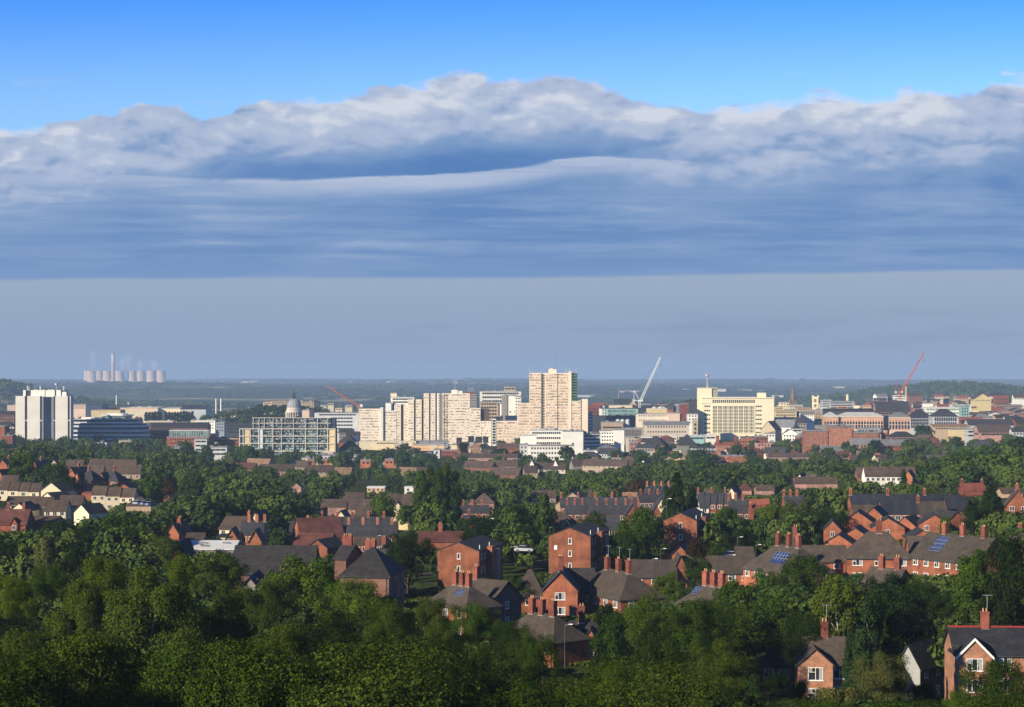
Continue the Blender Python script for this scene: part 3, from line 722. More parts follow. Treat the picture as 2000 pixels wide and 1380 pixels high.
# ================================================================== the power station far off
def power_station():
    D = 13600
    for i, (px, y0, y1, dd) in enumerate([(171.5,722.5,746,500),(179,723,745,0),(194.5,723,744,300),(210,723,743.5,0),(234,723,743.5,200),(258,723,750,-300),(275,723,750,100),(296,722.5,751,-500),(315,722.5,751,0)]):
        DD = D+dd; X = WX(px, DD); h = 24.5*DD/F*1.0; zt = WZ(y0, DD); zb = zt-114; r = 12.0*DD/F if i else 38
        o = empty('cooling_tower', (X, DD, zb)); mb = MB(); prof = []
        for k in range(15):
            t = k/14; rr = r*(.72+.28*((1-t/.78))**1.6 if t < .78 else .72+.05*((t-.78)/.22)); prof.append((rr, 6+108*t))
        prof += [(prof[-1][0]*.94, 114), (prof[-1][0]*.93, 80)]
        mb.lathe(prof, n=36)
        mb.build('shell', mat('cooling tower concrete', (.76,.55,.38), .1, .01), o)
        lb = MB()
        for k in range(28):
            t = k/28*6.283; q = (k+.5)/28*6.283; lb.bar((r*1.06*math.cos(t), r*1.06*math.sin(t), -12), (r*1.0*math.cos(q), r*1.0*math.sin(q), 7), 1.0, 0, 4)
        lb.build('leg_ring', mat('cooling tower concrete', (.46,.36,.29)), o)
        w = ['at the left end, half hidden behind its neighbour', 'second from the left', 'third from the left', 'just left of the tall chimney', 'just right of the tall chimney', 'third from the right of the front pair', 'third from the right end, overlapped by its neighbour', 'second from the right end', 'at the right end'][i]
        tag(o, 'hazy pale cooling tower '+w, 'cooling tower', 'cooling towers on the horizon')
    X = WX(221, D-400); DD = D-400; o = empty('power_station_chimney', (X, DD, WZ(752, DD)))
    zt = WZ(689, DD)-WZ(752, DD); mb = MB(); mb.lathe([(15.5, -10), (13.5, zt*.6), (13, zt*.72)], n=20); mb.build('shaft', mat('chimney concrete', (.62,.47,.34), .1, .01), o)
    mb = MB(); mb.lathe([(13.05, zt*.72), (12.8, zt*.97)], n=20); mb.build('pale_band', mat('pale chimney band', (.72,.66,.58), .05, .01), o)
    mb = MB(); mb.lathe([(13.2, zt*.97), (13.2, zt), (10, zt)], n=20); mb.build('rim', ROOF['dark'], o)
    tag(o, 'tall slender power station chimney with a pale upper band, rising among the cooling towers', 'chimney')
    for i, (px, y, w, h, s) in enumerate([(180,722,15,34,1),(238,724,16,24,2),(250,722,14,28,3),(272,722,15,18,4),(300,722,22,18,5)]):
        DD = 13700; mb = MB(); r_ = random.Random(s); X = WX(px, DD)
        base = bpy.data.meshes.new('steam_plume'); 
        for k in range(14):
            t = k/13; cx = (r_.uniform(-.25, .25)+t*.25)*w*3.7*.6; cz = t*h*3.7; rr = (9+t*16)*(1 if w < 20 else 1.1)
            mb.lathe([(rr*math.sin(a_)*1.0, cz-rr*math.cos(a_)) for a_ in [.1,.5,.9,1.3,1.7,2.1,2.5,2.9,3.1]], cx, r_.uniform(-20, 20), 10)
        m = MATS.get('steam')
        if not m:
            m = bpy.data.materials.new('steam'); MATS['steam'] = m; m.use_nodes = True; nt = m.node_tree; nt.nodes.clear(); E.nt = nt
            q = nt.nodes.new('ShaderNodeOutputMaterial'); v = nt.nodes.new('ShaderNodeBsdfTransparent'); dd = nt.nodes.new('ShaderNodeBsdfDiffuse'); mx = nt.nodes.new('ShaderNodeMixShader')
            dd.inputs[0].default_value = (.85,.82,.8,1); lw = nt.nodes.new('ShaderNodeLayerWeight'); lw.inputs[0].default_value = .35
            f = E.m('MULTIPLY', E.m('SUBTRACT', 1.0, E(lw.outputs['Facing'])), .055)
            nt.links.new(f.s, mx.inputs[0]); nt.links.new(v.outputs[0], mx.inputs[1]); nt.links.new(dd.outputs[0], mx.inputs[2]); nt.links.new(mx.outputs[0], q.inputs[0])
        tag(mb.build('steam_plume', m, None, (X, DD, WZ(y+2, DD))), kind='stuff')
power_station()

# ================================================================== distant specks beyond the city
def far_shed(px0, px1, y, D, h, wall, label, rm='pale', cat='warehouse'):
    pm = (px0+px1)/2; Dq = min((abs(HY+(CZ-G(WX(pm, d_), d_)-h*.5)*F/d_-y), d_) for d_ in range(4200, 17000, 150))[1]; D = Dq
    zb = G(WX(pm, D), D)+h; w = (px1-px0)*D/F; o = empty('distant_warehouse', (WX((px0+px1)/2, D), D, zb-h)); mb = MB()
    wall_geo(mb, w, 60, h*.85, h*.15, 'gx', -6); mb.build('wall', WALL[wall], o); rb = MB(); roof_geo(rb, w, 60, h*.85, h*.15, 'gx', 2, .5); rb.build('roof', ROOF[rm], o)
    tag(o, label, cat, 'far-off pale sheds on the plain')
for a in [(426,440,744,12000,9,'white','tiny white shed on the far plain, leftmost of its line'),(472,484,744.5,12000,9,'white','tiny white shed on the far plain beside a twin'),(487,501,744,12500,10,'white','tiny white shed on the far plain, brighter of two'),
          (532,558,748,9000,12,'cream','long low cream building far behind the dome'),(570,583,748,9000,9,'cream','short cream building far behind the dome'),(682,694,744.6,12000,8,'white','tiny white shed above the orange crane'),
          (700,715,744.8,12200,8,'white','white speck of a shed left of the slab flats top'),(755,772,744.5,12000,9,'white','pale shed on the plain over the slab flats'),(985,1010,752,7500,8,'cream','pale roofs on the plain left of the tallest flats'),
          (1128,1165,772,5200,9,'white','line of pale buildings just right of the tallest flats'),(1335,1370,760,6200,10,'white','long white shed left of the cream office tower'),(1400,1418,760,6300,12,'white','white shed behind the cream office tower'),
          (1425,1492,761,6200,7,'white','long thin white building behind the big cream office'),(1512,1530,773,4900,8,'white','white shed between the cream office and the spire'),(1212,1250,763,6000,7,'pink','pinkish houses on the plain behind the white crane'),
          (1630,1650,755,6500,8,'cream','pale buildings on the plain above the square church tower')]:
    far_shed(*a)
def stack(px, y0, y1, D, w, col, label, cap=True, name='factory_chimney'):
    X = WX(px, D); zb = WZ(y1, D); o = empty(name, (X, D, zb)); h = WZ(y0, D)-zb; r = w*D/F/2
    mb = MB(); mb.lathe([(r, -25), (r*.95, h*.93)], n=14); mb.build('shaft', WALL[col], o)
    mb = MB(); mb.lathe([(r*1.12, h*.93), (r*1.12, h), (r*.6, h)], n=14); mb.build('cap', WALL['dark'] if cap else WALL[col], o); tag(o, label, 'chimney')
stack(227.5,769,788,3000,2.6,'white','single white chimney with dark tip behind the blue-banded office')
stack(251,783,795,3000,3,'palegrey','short pale stub chimney on the dark roofed works')
stack(422,775.5,794,3200,2.8,'white','white boiler chimney, left of a matching pair')
stack(431.5,775.5,794,3200,2.8,'white','white boiler chimney, right of a matching pair')
stack(1770,751,776,2750,4.6,'tan','brown brick chimney with black top beside the red crane')
B(14,31,790,2950,'pinkish shed peeping out left of the pale grey tower block',d=30,wall='pink',win=None,name='industrial_shed')
B(141,167,789,2950,'pinkish works building just right of the pale tower block',d=40,wall='pink',win='band',nf=2,wh=2,name='industrial_shed',glass=WALL['tan'])
B(167,200,790,2900,'dark blue works shed right of the pinkish works',d=40,wall='navy',win=None,rm='dark',name='industrial_shed')
B(200,252,791,2950,'long dark shed with a stub chimney at its right',d=40,wall='dark',win=None,rm='dark',name='industrial_shed')
B(178,235,800,2700,'cream sawtooth-roofed shed above the blue-banded office',d=35,wall='yellow',win=None,rm='tan',name='industrial_shed')
B(235,308,795.5,2800,'long cream shed with a reddish roof edge in front of the plain',d=60,wall='cream',win='band',nf=1,wh=2.5,rm='pale',name='industrial_shed',glass=WALL['pink'],cornice='peach')
B(308,352,796,2810,'cream and green shed joined to the long cream shed',d=60,wall='cream',win=None,rm='grey',name='industrial_shed',cornice='teal')
B(352,402,798,2780,'dark roofed shed with a white base at the end of the long cream shed',d=60,wall='palegrey',win=None,rm='dark',name='industrial_shed',roof='gx',rise=5)
B(440,485,803,2500,'cream low building left of the castle hill',d=20,wall='cream',win='band',nf=2,glass=WALL['tan'])
B(423,442,807,2400,'small white house group left of the castle hill',d=10,wall='white',win='grid',roof='gx',rm='dark',name='white_house',cat='house')
# ------------------------------------------------------------------ pale tower block, far left
def left_tower():
    D = 1650; o, x, z = local(30, 138, 757, D, 'tower_block', 'pale grey tower block with dark vertical glass strips at the far left', rot=-1)
    t = z(772); mb = MB(); mb.box(x(31), x(137), .8, 9, -6, t-1.2); mb.build('glass_core', WALL['dark'], o)
    c = mat('pale concrete panel', (.64,.61,.54), .06, .08)
    for a, b in ((30,48.3),(53,78),(103.5,104.8),(108,132.5),(136.5,138.2)):
        mb = MB(); mb.box(x(a), x(b), 0 if b-a > 3 else .2, 4, -5, t)
        for k in range(1, 14): mb.box(x(a)+.001, x(b)-.001, -.04, 0, t*k/14, t*k/14+.10)
        mb.build('concrete_panel', c, o)
    mb = MB(); mb.box(x(137.2), x(138.8), .5, 9, -5, t)
    for k in range(3): mb.box(x(138.8), x(138.8)+.2, 1+2.7*k, 3+2.7*k, -5, t-.1)
    mb.build('side_wall', c, o)
    for a, b in ((48.3,53),(78,82),(104.8,108),(132.5,136.5)):
        mb = MB()
        mb.box(x(a), x(b), .5, 1.2, -5, t-.4, 0)
        for k in range(15): mb.box(x(a), x(b), .38, .5, t*k/15, t*k/15+.5, 1)
        mb.box(x(a), x(b), .3, .5, t*.55, t*.55+.9, 2); mb.build('window_strip', [GLASS, mat('maroon infill', (.06,.02,.03)), c], o)
    mb = MB(); mb.box(x(82), x(103.5), .3, 1, -5, t-1.5, 0)
    for k in range(16): mb.box(x(85), x(100), .22, .3, t*k/16, t*k/16+.3, 1)
    mb.box(x(82), x(85), -.2, .5, -5, t-.8, 2); mb.box(x(100.5), x(103.5), -.2, .5, -5, t-.8, 2); mb.build('central_glazing', [GLAZ, DKMET, mat('blue grey cladding', (.20,.24,.30))], o)
    w = WALL['white']; zt = z(760.5); pr = MB(); pr.box(x(44), x(127), 4, 9, t-1.2, zt-.4); pr.build('plant_room', WALL['dark'], o)
    mb = MB()
    for a, b in ((43,48),(58,85.5),(87,105),(108,117),(119.5,128)): mb.box(x(a), x(b), 3.2, 4.2, t-.8, zt if b < 118 or a < 119 else z(764))
    mb.build('plant_screen', w, o)
    mb = MB()
    for a, y in ((50,754.5),(52,756),(75,755),(121,755)): mb.box(x(a)-.7, x(a)+.7, 6, 8, zt-.5, z(y)+1)
    for a in (62,66,80,90,96): mb.box(x(a), x(a)+1.4, 7, 9, zt-.5, zt+.7)
    mb.build('roof_vents', METAL, o)
    mb = MB(); mb.bar((x(106), 8, zt-.5), (x(106), 8, z(748)), .35, 0, 6); mb.lathe([(.8, z(752)), (1.7, z(751)), (1.7, z(747.5)), (1.2, z(747.3))], x(106), 8, 12); mb.build('antenna', METAL, o)
left_tower()
# ------------------------------------------------------------------ blue banded office with a rounded end
def rounded(mb, x0, x1, y0, y1, z0, z1, mi=0):
    r = min((y1-y0)/2, (x1-x0)*.45); pts = [(x0, y0)]
    for k in range(13): a = -math.pi/2+math.pi*k/12; pts.append((x1-r+r*math.cos(a), (y0+y1)/2+(y1-y0)/2*math.sin(a)))
    pts.append((x0, y1)); n = len(pts)
    mb.poly([(x, y, z1) for x, y in pts], mi); mb.poly([(x, y, z0) for x, y in reversed(pts)], mi)
    for i in range(n):
        p, q = pts[i], pts[(i+1) % n]; mb.quad((p[0],p[1],z0),(q[0],q[1],z0),(q[0],q[1],z1),(p[0],p[1],z1), mi)
def blue_office():
    D = 1700; o, x, z = local(140, 288, 807, D, 'office_building', 'long low office of dark blue glass and pale bands with a rounded right end')
    sp = mat('pale spandrel', (.62,.62,.60), .05, .1)
    fl = [(866,288,0),(858,288,0),(850,288,0),(841.5,287,0),(833,284,1),(826,268,2)]
    for i, (y, xr, of) in enumerate(fl):
        yt = [858,850,841.5,833,826,818.5][i]; gl = MB(); rounded(gl, x(140)+of, x(xr)-1, 1+of, 26, z(y)-.01, z(yt)-.01); gl.build('glass_storey', GLAZ, o)
        b = MB(); rounded(b, x(140)+of-.5, x(xr), of, 27, z(y)-.2, z(y)+1.6); b.build('spandrel_band', sp if i else WALL['palegrey'], o)
        mu = MB()
        for k in range(0, int((x(xr)-x(140))/3.4)): mu.box(x(140)+of+k*3.4, x(140)+of+k*3.4+.15, .82+of, 1+of, z(y)+1.25, z(yt)-.2)
        mu.build('mullions', DKMET, o)
    b = MB(); rounded(b, x(140), x(268), 1.5, 26, z(818.5), z(817.3)); b.build('roof_slab', WALL['palegrey'], o)
    b = MB(); rounded(b, x(198), x(252), 6, 22, z(817), z(811)); b.build('pavilion', GRGL, o)
    b = MB(); rounded(b, x(195), x(255), 5, 23, z(811), z(808.8)); rounded(b, x(205), x(243), 8, 20, z(808.8), z(806.5)); b.build('pavilion_roof', WALL['white'], o)
    b = MB(); b.box(x(156), x(196), 5, 18, z(817.3), z(814)); b.build('rooftop_plant', WALL['white'], o)
    lit = MB()
    for a, y in ((205,848),(228,848),(235,848),(250,840),(258,840),(205,856),(228,864),(188,823),(200,823)): lit.box(x(a)-.6, x(a)+.6, .78, .98, z(y)-.6, z(y)+.9)
    lit.build('blind', mat('pale blind', (.5,.62,.75), .02, 1), o)
    w = MB(); w.box(x(150), x(288), -6, .5, -4, z(866)); w.build('podium', WALL['steel'], o)
blue_office()
B(167,208,863,1600,'low grey building with columns below the blue-banded office',d=8,wall='palegrey',win='grid',nf=1,ww=1.6,wh=2.6,nx=12,dark=True,parapet=False)
B(232,262,860,1580,'low tan brick block below the blue-banded office',d=8,wall='tan',win='grid',nf=1)
B(-10,9,832,1500,'orange brick block at the left edge beside the pale tower',d=15,wall='brick',win=None,roof='flat')
B(3,24,850,1450,'lower orange brick wall block under the pale tower at the left edge',d=12,wall='brick',win=None)
B(-8,28,808,1900,'brown roofed old building cut by the left edge',d=20,wall='brown',win='grid',roof='gx',rm='dark')
# ------------------------------------------------------------------ left centre
B(289,329,843,1750,'long orange brick range with dark windows right of the blue-banded office',d=14,wall='brick',win='grid',nf=2,ww=1.6,wh=1.5,nx=12,roof='gx',rm='dark',rise=3,cornice='pink')
B(295,405,834,1950,'dark roofed block behind the glass-topped brick office',d=22,wall='brown',win=None,rm='dark',roof='gx',rise=5)
B(283,338,822,2200,'cream low block behind the brick office, left of a tan block',d=18,wall='yellow',win='band',nf=1,rm='pale')
B(349,366,824,2150,'tan block between the poplar row and the white corner building',d=14,wall='tan',win='grid',nf=1)
B(372,381,820,2080,'orange sunlit end wall left of the white corner building',d=10,wall='yellow',win=None)
B(381,421,820,2000,'white three-storey corner building with dark side wall',d=26,wall='white',win='grid',nf=3,nx=8,ww=1.3,rot=-14)
B(422,438,824,1960,'dark grey shaded block right of the white corner building',d=20,wall='steel',win='grid',nf=3)
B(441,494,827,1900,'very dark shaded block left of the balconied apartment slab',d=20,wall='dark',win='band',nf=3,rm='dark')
B(326,408,853,1600,'orange brick office with a glazed pale top storey',d=16,wall='brick',win='grid',nf=3,nx=15,ww=1.2,wh=1.5,rm='grey',
  extra=lambda o,w,d,e: (MB().box(-w/2+2, w/2-1, 1.2, d-1, e+.71, e+5.4).build('glazed_storey', GRGL, o), (lambda m: ([m.box(-w/2+2+(w-3)*k/16-.12, -w/2+2+(w-3)*k/16+.12, 1.0, 1.19, e+.71, e+5.4) for k in range(17)], m.build('mullions', WALL['palegrey'], o)))(MB()), MB().box(-w/2+1.5, w/2-.5, .6, d-.6, e+5.41, e+6).build('canopy', WALL['palegrey'], o)))
B(380,404,857,1480,'small white modern box building with a dark window band',d=9,wall='palegrey',win='band',nf=3,wh=1.3)
B(334,352,873,1420,'pale low block behind trees under the orange brick office',d=10,wall='palegrey',win='grid',nf=2)
B(400,443,873,1440,'pale grey stepped office with rooftop terrace in front of the red brick mill',d=12,wall='palegrey',win='band',nf=2,wh=1.4)
B(419,467,855,1620,'red brick mill with a close grid of windows left of the apartment slab',d=16,wall='brick',win='grid',nx=13,nf=6,ww=1.1,wh=1.9,fl=3.0,rm='dark',cornice='pink',name='brick_mill')
def white_dome():
    D = 1560; o = empty('domed_roof', (WX(423, D), D, WZ(870, D))); MB().lathe([(1.9, -12), (1.9, 0)], n=14).build('drum', WALL['brick'], o)
    MB().lathe([(1.75*math.cos(a), 1.75+1.75*math.sin(a)) for a in [-.6,-.3,0,.3,.6,.9,1.2,1.5]], n=16).build('ball', WALL['white'], o)
    tag(o, 'small round white ball on a drum in front of the red brick mill', 'dome')
white_dome()
# ------------------------------------------------------------------ balconied apartment slab
def apartments():
    D = 1600; o, x, z = local(468, 655, 815, D, 'apartment_block', 'wide apartment slab with glass balconies in a cream grid, under the dome')
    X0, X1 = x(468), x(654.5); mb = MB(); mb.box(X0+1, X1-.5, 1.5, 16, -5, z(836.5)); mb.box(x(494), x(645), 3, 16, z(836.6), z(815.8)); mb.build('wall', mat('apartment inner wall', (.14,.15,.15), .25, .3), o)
    MB().box(X1-.49, X1+.25, .4, 17, -5, z(836.5)).build('end_wall', WALL['navy'], o); MB().box(x(645), x(654), 4, 16.5, z(836.6), z(816)).build('top_end_wall', WALL['navy'], o)
    r_ = random.Random(3); fins = [468,475,489,505.5,513,533,550,573,597,620,640,654.5]; lv = [905,880,865.2,850.6,836.5]
    for y in lv[1:]:
        b = MB(); b.box(X0-.3, X1+.3, -.3, 1.6, z(y)-.25, z(y)+.45); b.build('floor_band', WALL['render'], o)
    for y in (825.5, 815): MB().box(x(492), x(645.5), 1.6, 3.2, z(y)-.15, z(y)+.35).build('floor_band', WALL['render'], o)
    for f in fins: MB().box(x(f)-.28, x(f)+.28, -.45, 1.6, z(893), z(836.5)+.3).build('fin', WALL['render'] if f in (533,597,468,640,654.5) else WALL['palegrey'], o)
    for f in (494,505.5,516,533,550,573,597,620,640): MB().box(x(f)-.22, x(f)+.22, 1.3, 3.1, z(836), z(815)).build('fin', WALL['palegrey'], o)
    MB().box(x(475), x(487), .6, 1.5, z(893), z(837)).build('cream_bay', WALL['yellow'], o); MB().box(x(640.5), x(654), .6, 1.5, z(893), z(837)).build('cream_bay', WALL['yellow'], o)
    MB().box(x(505.5), x(513), .2, 1.5, z(893), z(837)).build('stair_bay', WALL['palegrey'], o)
    for y in (886.5, 879.5, 872, 864.5, 857.3, 850, 843): 
        for (a, b) in ((489,505),(514,549.5),(550.5,596.5),(597.5,639.5)):
            g = MB(); n = int((b-a)/2.1)
            for i in range(n):
                u = x(a+(b-a)*i/n); v = x(a+(b-a)*(i+1)/n)-.12
                g.quad((u, .3, z(y)), (v, .3, z(y)), (v, .3, z(y)+1.25), (u, .3, z(y)+1.25), r_.choice([0,0,0,1,2])); g.quad((u, 1.44, z(y)+1.25), (v, 1.44, z(y)+1.25), (v, 1.44, z(y)+2.8), (u, 1.44, z(y)+2.8), r_.choice([1,1,3,2]))
            g.build('balcony_row', [GRGL, GLASS, CURT, WALL['teal']], o)
    for y in (833.5, 828, 821.5):
        g = MB(); n = 52
        for i in range(n):
            u = x(494+150*i/n)+.05; v = x(494+150*(i+1)/n)-.1; g.quad((u, 2.6, z(y)), (v, 2.6, z(y)), (v, 2.6, z(y)+1.1), (u, 2.6, z(y)+1.1), r_.choice([0,0,1,2])); g.quad((u, 2.96, z(y)+1.1), (v, 2.96, z(y)+1.1), (v, 2.96, z(y)+2.1), (u, 2.96, z(y)+2.1), r_.choice([1,1,2]))
        g.build('balcony_row', [GRGL, GLASS, CURT], o)
    MB().box(x(490), x(600), -3, 1, -5, z(893)).build('podium', WALL['steel'], o)
    g = MB()
    for i in range(38): g.box(x(490)+i*(x(600)-x(490))/38+.1, x(490)+(i+.6)*(x(600)-x(490))/38, -3.06, -3, z(890.5), z(888))
    g.build('podium_windows', GLASS, o); MB().box(x(468), x(489), -2, 1.4, -5, z(888)).build('podium_end', WALL['tan'], o)
    MB().box(x(631), x(652), -4, .4, z(897), z(881)).build('podium_annex', WALL['pink'], o)
apartments()
# ------------------------------------------------------------------ domed council house
def dome():
    D = 2300; o, x, z = local(556, 592, 765, D, 'domed_building', 'grey lead dome with a dark lantern on a ring of pale columns', rot=0)
    r = (x(587)-x(562))/2*1.07; zb = z(817); st = WALL['stone']; pale = mat('portland stone', (.58,.52,.43), .08, .2)
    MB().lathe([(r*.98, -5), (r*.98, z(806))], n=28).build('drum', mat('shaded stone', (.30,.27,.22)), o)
    for k in range(20):
        t = k/20*6.283; MB().lathe([(.62, zb-6), (.5, z(804.5))], math.cos(t)*r*1.18, math.sin(t)*r*1.18, 8).build('column', pale, o)
    MB().lathe([(r*1.28, z(804.5)), (r*1.30, z(802.6)), (r*1.12, z(802.4)), (r*1.10, z(799)), (r*1.14, z(798.6)), (r*1.14, z(797.6)), (r*1.0, z(797.4)), (r*1.0, z(794.5)), (r*1.05, z(794)), (r*.98, z(793.6))], n=32).build('cornice', pale, o)
    h = z(777)-z(794); mb = MB(); mb.lathe([(r*.99*math.cos(a)**.8, z(794)+h*math.sin(a)) for a in [0,.15,.3,.5,.7,.9,1.1,1.3,1.45]], n=32)
    for k in range(16):
        t = k/16*6.283
        for j in range(7):
            a, b = j*.2, (j+1)*.2; mb.bar((math.cos(t)*r*1.0*math.cos(a)**.8, math.sin(t)*r*1.0*math.cos(a)**.8, z(794)+h*math.sin(a)), (math.cos(t)*r*math.cos(b)**.8, math.sin(t)*r*math.cos(b)**.8, z(794)+h*math.sin(b)), .22, 1, 4)
    mb.build('dome', [mat('lead dome', (.34,.34,.35), .15, .3), mat('lead rib', (.22,.22,.23))], o)
    MB().lathe([(2.2, z(777.5)), (2.3, z(776)), (1.7, z(775.5)), (1.6, z(771)), (2.0, z(770.5)), (1.5, z(768.5)), (.8, z(766)), (.5, z(764)), (.1, z(761))], n=12).build('lantern', mat('dark bronze', (.05,.04,.035)), o)
    MB().bar((0,0,z(762)), (0,0,z(757.5)), .12, 0, 4).build('finial', DKMET, o)
    MB().box(x(548), x(602), 3, 20, -5, z(818)).build('wall', pale, o)
dome()
B(514,536,784,2560,'left wing of the brown stone castle on its wooded hill',d=16,wall='stone',win='grid',nf=2,ww=1.2,wh=1.8,nx=6,rm='tan',ybase=806,name='castle_wing')
B(529,566,782.5,2550,'long brown stone castle range behind the dome on the wooded hill',d=16,wall='stone',win='grid',nf=2,ww=1.2,wh=1.8,nx=12,rm='tan',ybase=806,name='castle_wing')
B(588,619,784,2540,'brown stone castle end with turrets right of the dome',d=16,wall='stone',win='grid',nf=2,ww=1.2,wh=1.8,nx=6,rm='tan',ybase=808,name='castle_wing',
  extra=lambda o,w,d,e: [MB().box(a*w-1, a*w+1, -.5, 2, e-.1, e+2.6).build('turret', WALL['stone'], o) for a in (-.45,.1,.44)])
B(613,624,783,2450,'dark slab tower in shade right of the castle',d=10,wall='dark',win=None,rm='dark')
B(590,606,800,2150,'pinkish end wall squeezed between the dome and a dark gable',d=10,wall='pink',win=None)
B(604,612,799,2140,'dark narrow gable right of the dome',d=10,wall='dark',win=None,rm='dark')
B(614,704,805.5,1960,'white office slab with ribbon windows and an open top storey, right of the apartments',d=16,wall='palegrey',win='band',nf=6,fl=3.6,wh=1.5,glass=GLASS,margin=.10,
  extra=lambda o,w,d,e: (MB().box(w/2-8, w/2-.3, -.3, -.003, 0, e-3.5).build('blank_panel', WALL['palegrey'], o), [MB().box(w/2-4.8, w/2-3.6, -.42, -.31, e-9-2.4*k, e-7.4-2.4*k).build('wall_sign', BARGE, o) for k in range(3)]))
for a in [(625,637,791,3000,'white','low white stand-like building above the white office slab, left of three'),(640,652,787,3000,'cream','cream block above the white office slab, beside leaning white masts'),(655,668,796,2900,'cream','bright little block right of the leaning masts'),(674,688,791,2900,'cream','curved cream building beside the orange crane')]:
    B(a[0],a[1],a[2],a[3],a[5-0] if False else a[5],d=14,wall=a[4],win='band',nf=1)
# ------------------------------------------------------------------ long stepped slab flats
def slab_flats(px0, px1, yt, name, label, segs, D, fl, wallm, stripm, seed, extra=None, rot=0):
    o, x, z = local(px0, px1, yt, D, name, label, rot=rot); r_ = random.Random(seed); wb = MB(); wins = {}
    ztop_all = max(z(s[2]) for s in segs)
    for s in segs:
        a, b, y, yo, dp, kind = s; zt = z(y); wb.box(x(a), x(b), yo, yo+dp, -6, zt, 0 if kind in ('w', 'n') else 2 if kind == 'd' else 3)
        if kind == 'w' or kind == 's':
            k = 0; q = zt-.9
            while q > 2:
                if kind == 'w':
                    wb.box(x(a)+.05, x(b)-.05, yo-.10, yo-.002, q-2.05, q-1.25, 1)
                    key = round((ztop_all-q)/fl); L = wins.setdefault(key, [])
                    u = x(a)+.5; L.append(('strip', x(a)+.4, x(b)-.4, yo, q-1.2, q))
                    dk = r_.random() < .3
                    while u < x(b)-1.2:
                        if r_.random() < (.35 if dk else .18): dk = not dk
                        L.append(('d' if dk else ('m' if r_.random() < .5 else 'l'), u, u+.85, yo, q-1.1, q-.15)); u += 1.25
                else:
                    key = round((ztop_all-q)/fl); wins.setdefault(key, []).append(('d', x(a)+.5, x(b)-.5, yo, q-2.0, q-.1))
                q -= fl; k += 1
    wb.build('wall', [wallm, stripm, mat('flats recess', (.09,.07,.06)), WALL['white']], o)
    for key in sorted(wins):
        mb = MB()
        for t, a, b, yo, z0, z1 in wins[key]:
            if t == 'strip': mb.box(a, b, yo-.05, yo-.002, z0, z1, 3)
            else: mb.quad((a, yo-.06, z0), (b, yo-.06, z0), (b, yo-.06, z1), (a, yo-.06, z1), {'d': 0, 'm': 1, 'l': 2}[t])
        mb.build('window_band', [GLASS, mat('tan blind', (.42,.33,.25)), mat('cream blind', (.76,.70,.60)), mat('window strip frame', (.66,.58,.48))], o)
    if extra: extra(o, x, z)
    return o
VCREAM = mat('cream flats panel', (.80,.70,.54), .05, .06); VSTRIP = mat('beige strip', (.72,.60,.45), .12, .2); VPEACH = mat('peach flats panel', (.80,.67,.50), .05, .06); VORANGE = mat('orange strip', (.70,.47,.28), .2, .15)
def vx1(o, x, z):
    MB().box(x(743), x(748.5), -2.2, 3, -5, z(794)).build('stair_tower', WALL['white'], o)
    MB().box(x(853.5), x(858.5), -1.2, 6, -5, z(767)).build('stair_tower', WALL['white'], o)
    mb = MB(); q = z(769)
    while q > 3: mb.box(x(856.7), x(858), -1.28, -1.2, q-1.8, q, 0); q -= 2.75
    mb.build('stair_windows', GLASS, o)
slab_flats(701,859,767,'apartment_block','left stepped slab of cream flats, rising towards its tall right end',[(701,743,797,0,13,'w'),(748.5,774,801,0,13,'w'),(770,783,789,.4,13,'w'),(783.3,788,790,3,12,'d'),(788,797,788,1,12,'w'),(797,808.5,779,-.6,13,'w'),(808.5,812,779,2,12,'d'),(812,823.5,779,-.6,13,'w'),(823.5,827.5,779,2,12,'d'),(827.5,838,767,-1.2,14,'w'),(838,841,767,2,12,'d'),(841,850.5,767,-1.2,14,'w'),(850.5,853.5,767,2,12,'d')],1900,2.75,VCREAM,VSTRIP,1,vx1)
def vx2(o, x, z):
    MB().box(x(865),x(872.5),-.55,-.5,-5,z(768)).build('stair_face', VCREAM, o)
    mb = MB(); q = z(770)
    while q > 3:
        mb.box(x(866.5), x(869), -.62, -.56, q-1.9, q); mb.box(x(872), x(874.5), -.62, -.51, q-1.9, q); q -= 2.75
    mb.build('stair_windows', mat('olive glazing', (.12,.10,.06)), o)
    MB().box(x(881.5), x(893.5), 3, 9, z(767.5), z(760)).build('plant_room', WALL['white'], o); MB().box(x(895), x(903), 3, 9, z(767.5), z(762)).build('plant_room', WALL['white'], o)
    MB().box(x(909), x(926), 3, 9, z(767.5), z(764)).build('red_parapet', WALL['redbrick'], o)
    mb = MB(); mb.bar((x(888.5), 6, z(760)), (x(888.5), 6, z(742.5)), .3, 0, 6)
    for dx in (-2.4, 0, 2.4): mb.box(x(888.5)+dx*.6-.3, x(888.5)+dx*.6+.3, 5.6, 6.4, z(748), z(742))
    mb.bar((x(888.5)-1.6, 6, z(745)), (x(888.5)+1.6, 6, z(745)), .12, 0, 4); mb.build('phone_mast', METAL, o)
    mb = MB()
    for px in (914, 917, 921, 924): mb.bar((x(px), 6, z(764)), (x(px), 6, z(756)), .16, 0, 4); mb.box(x(px)-.3, x(px)+.3, 5.7, 6.3, z(758.5), z(755.5))
    mb.bar((x(912), 6, z(762)), (x(925), 6, z(762)), .1, 0, 4); mb.build('antenna_cluster', METAL, o)
    mb = MB()
    for k in range(9): mb.box(x(918.5), x(931.5), -.05, 10, z(769+3.1*k)-.8, z(769+3.1*k)+.1)
    mb.build('balcony_bands', mat('pale balcony', (.36,.34,.32)), o)
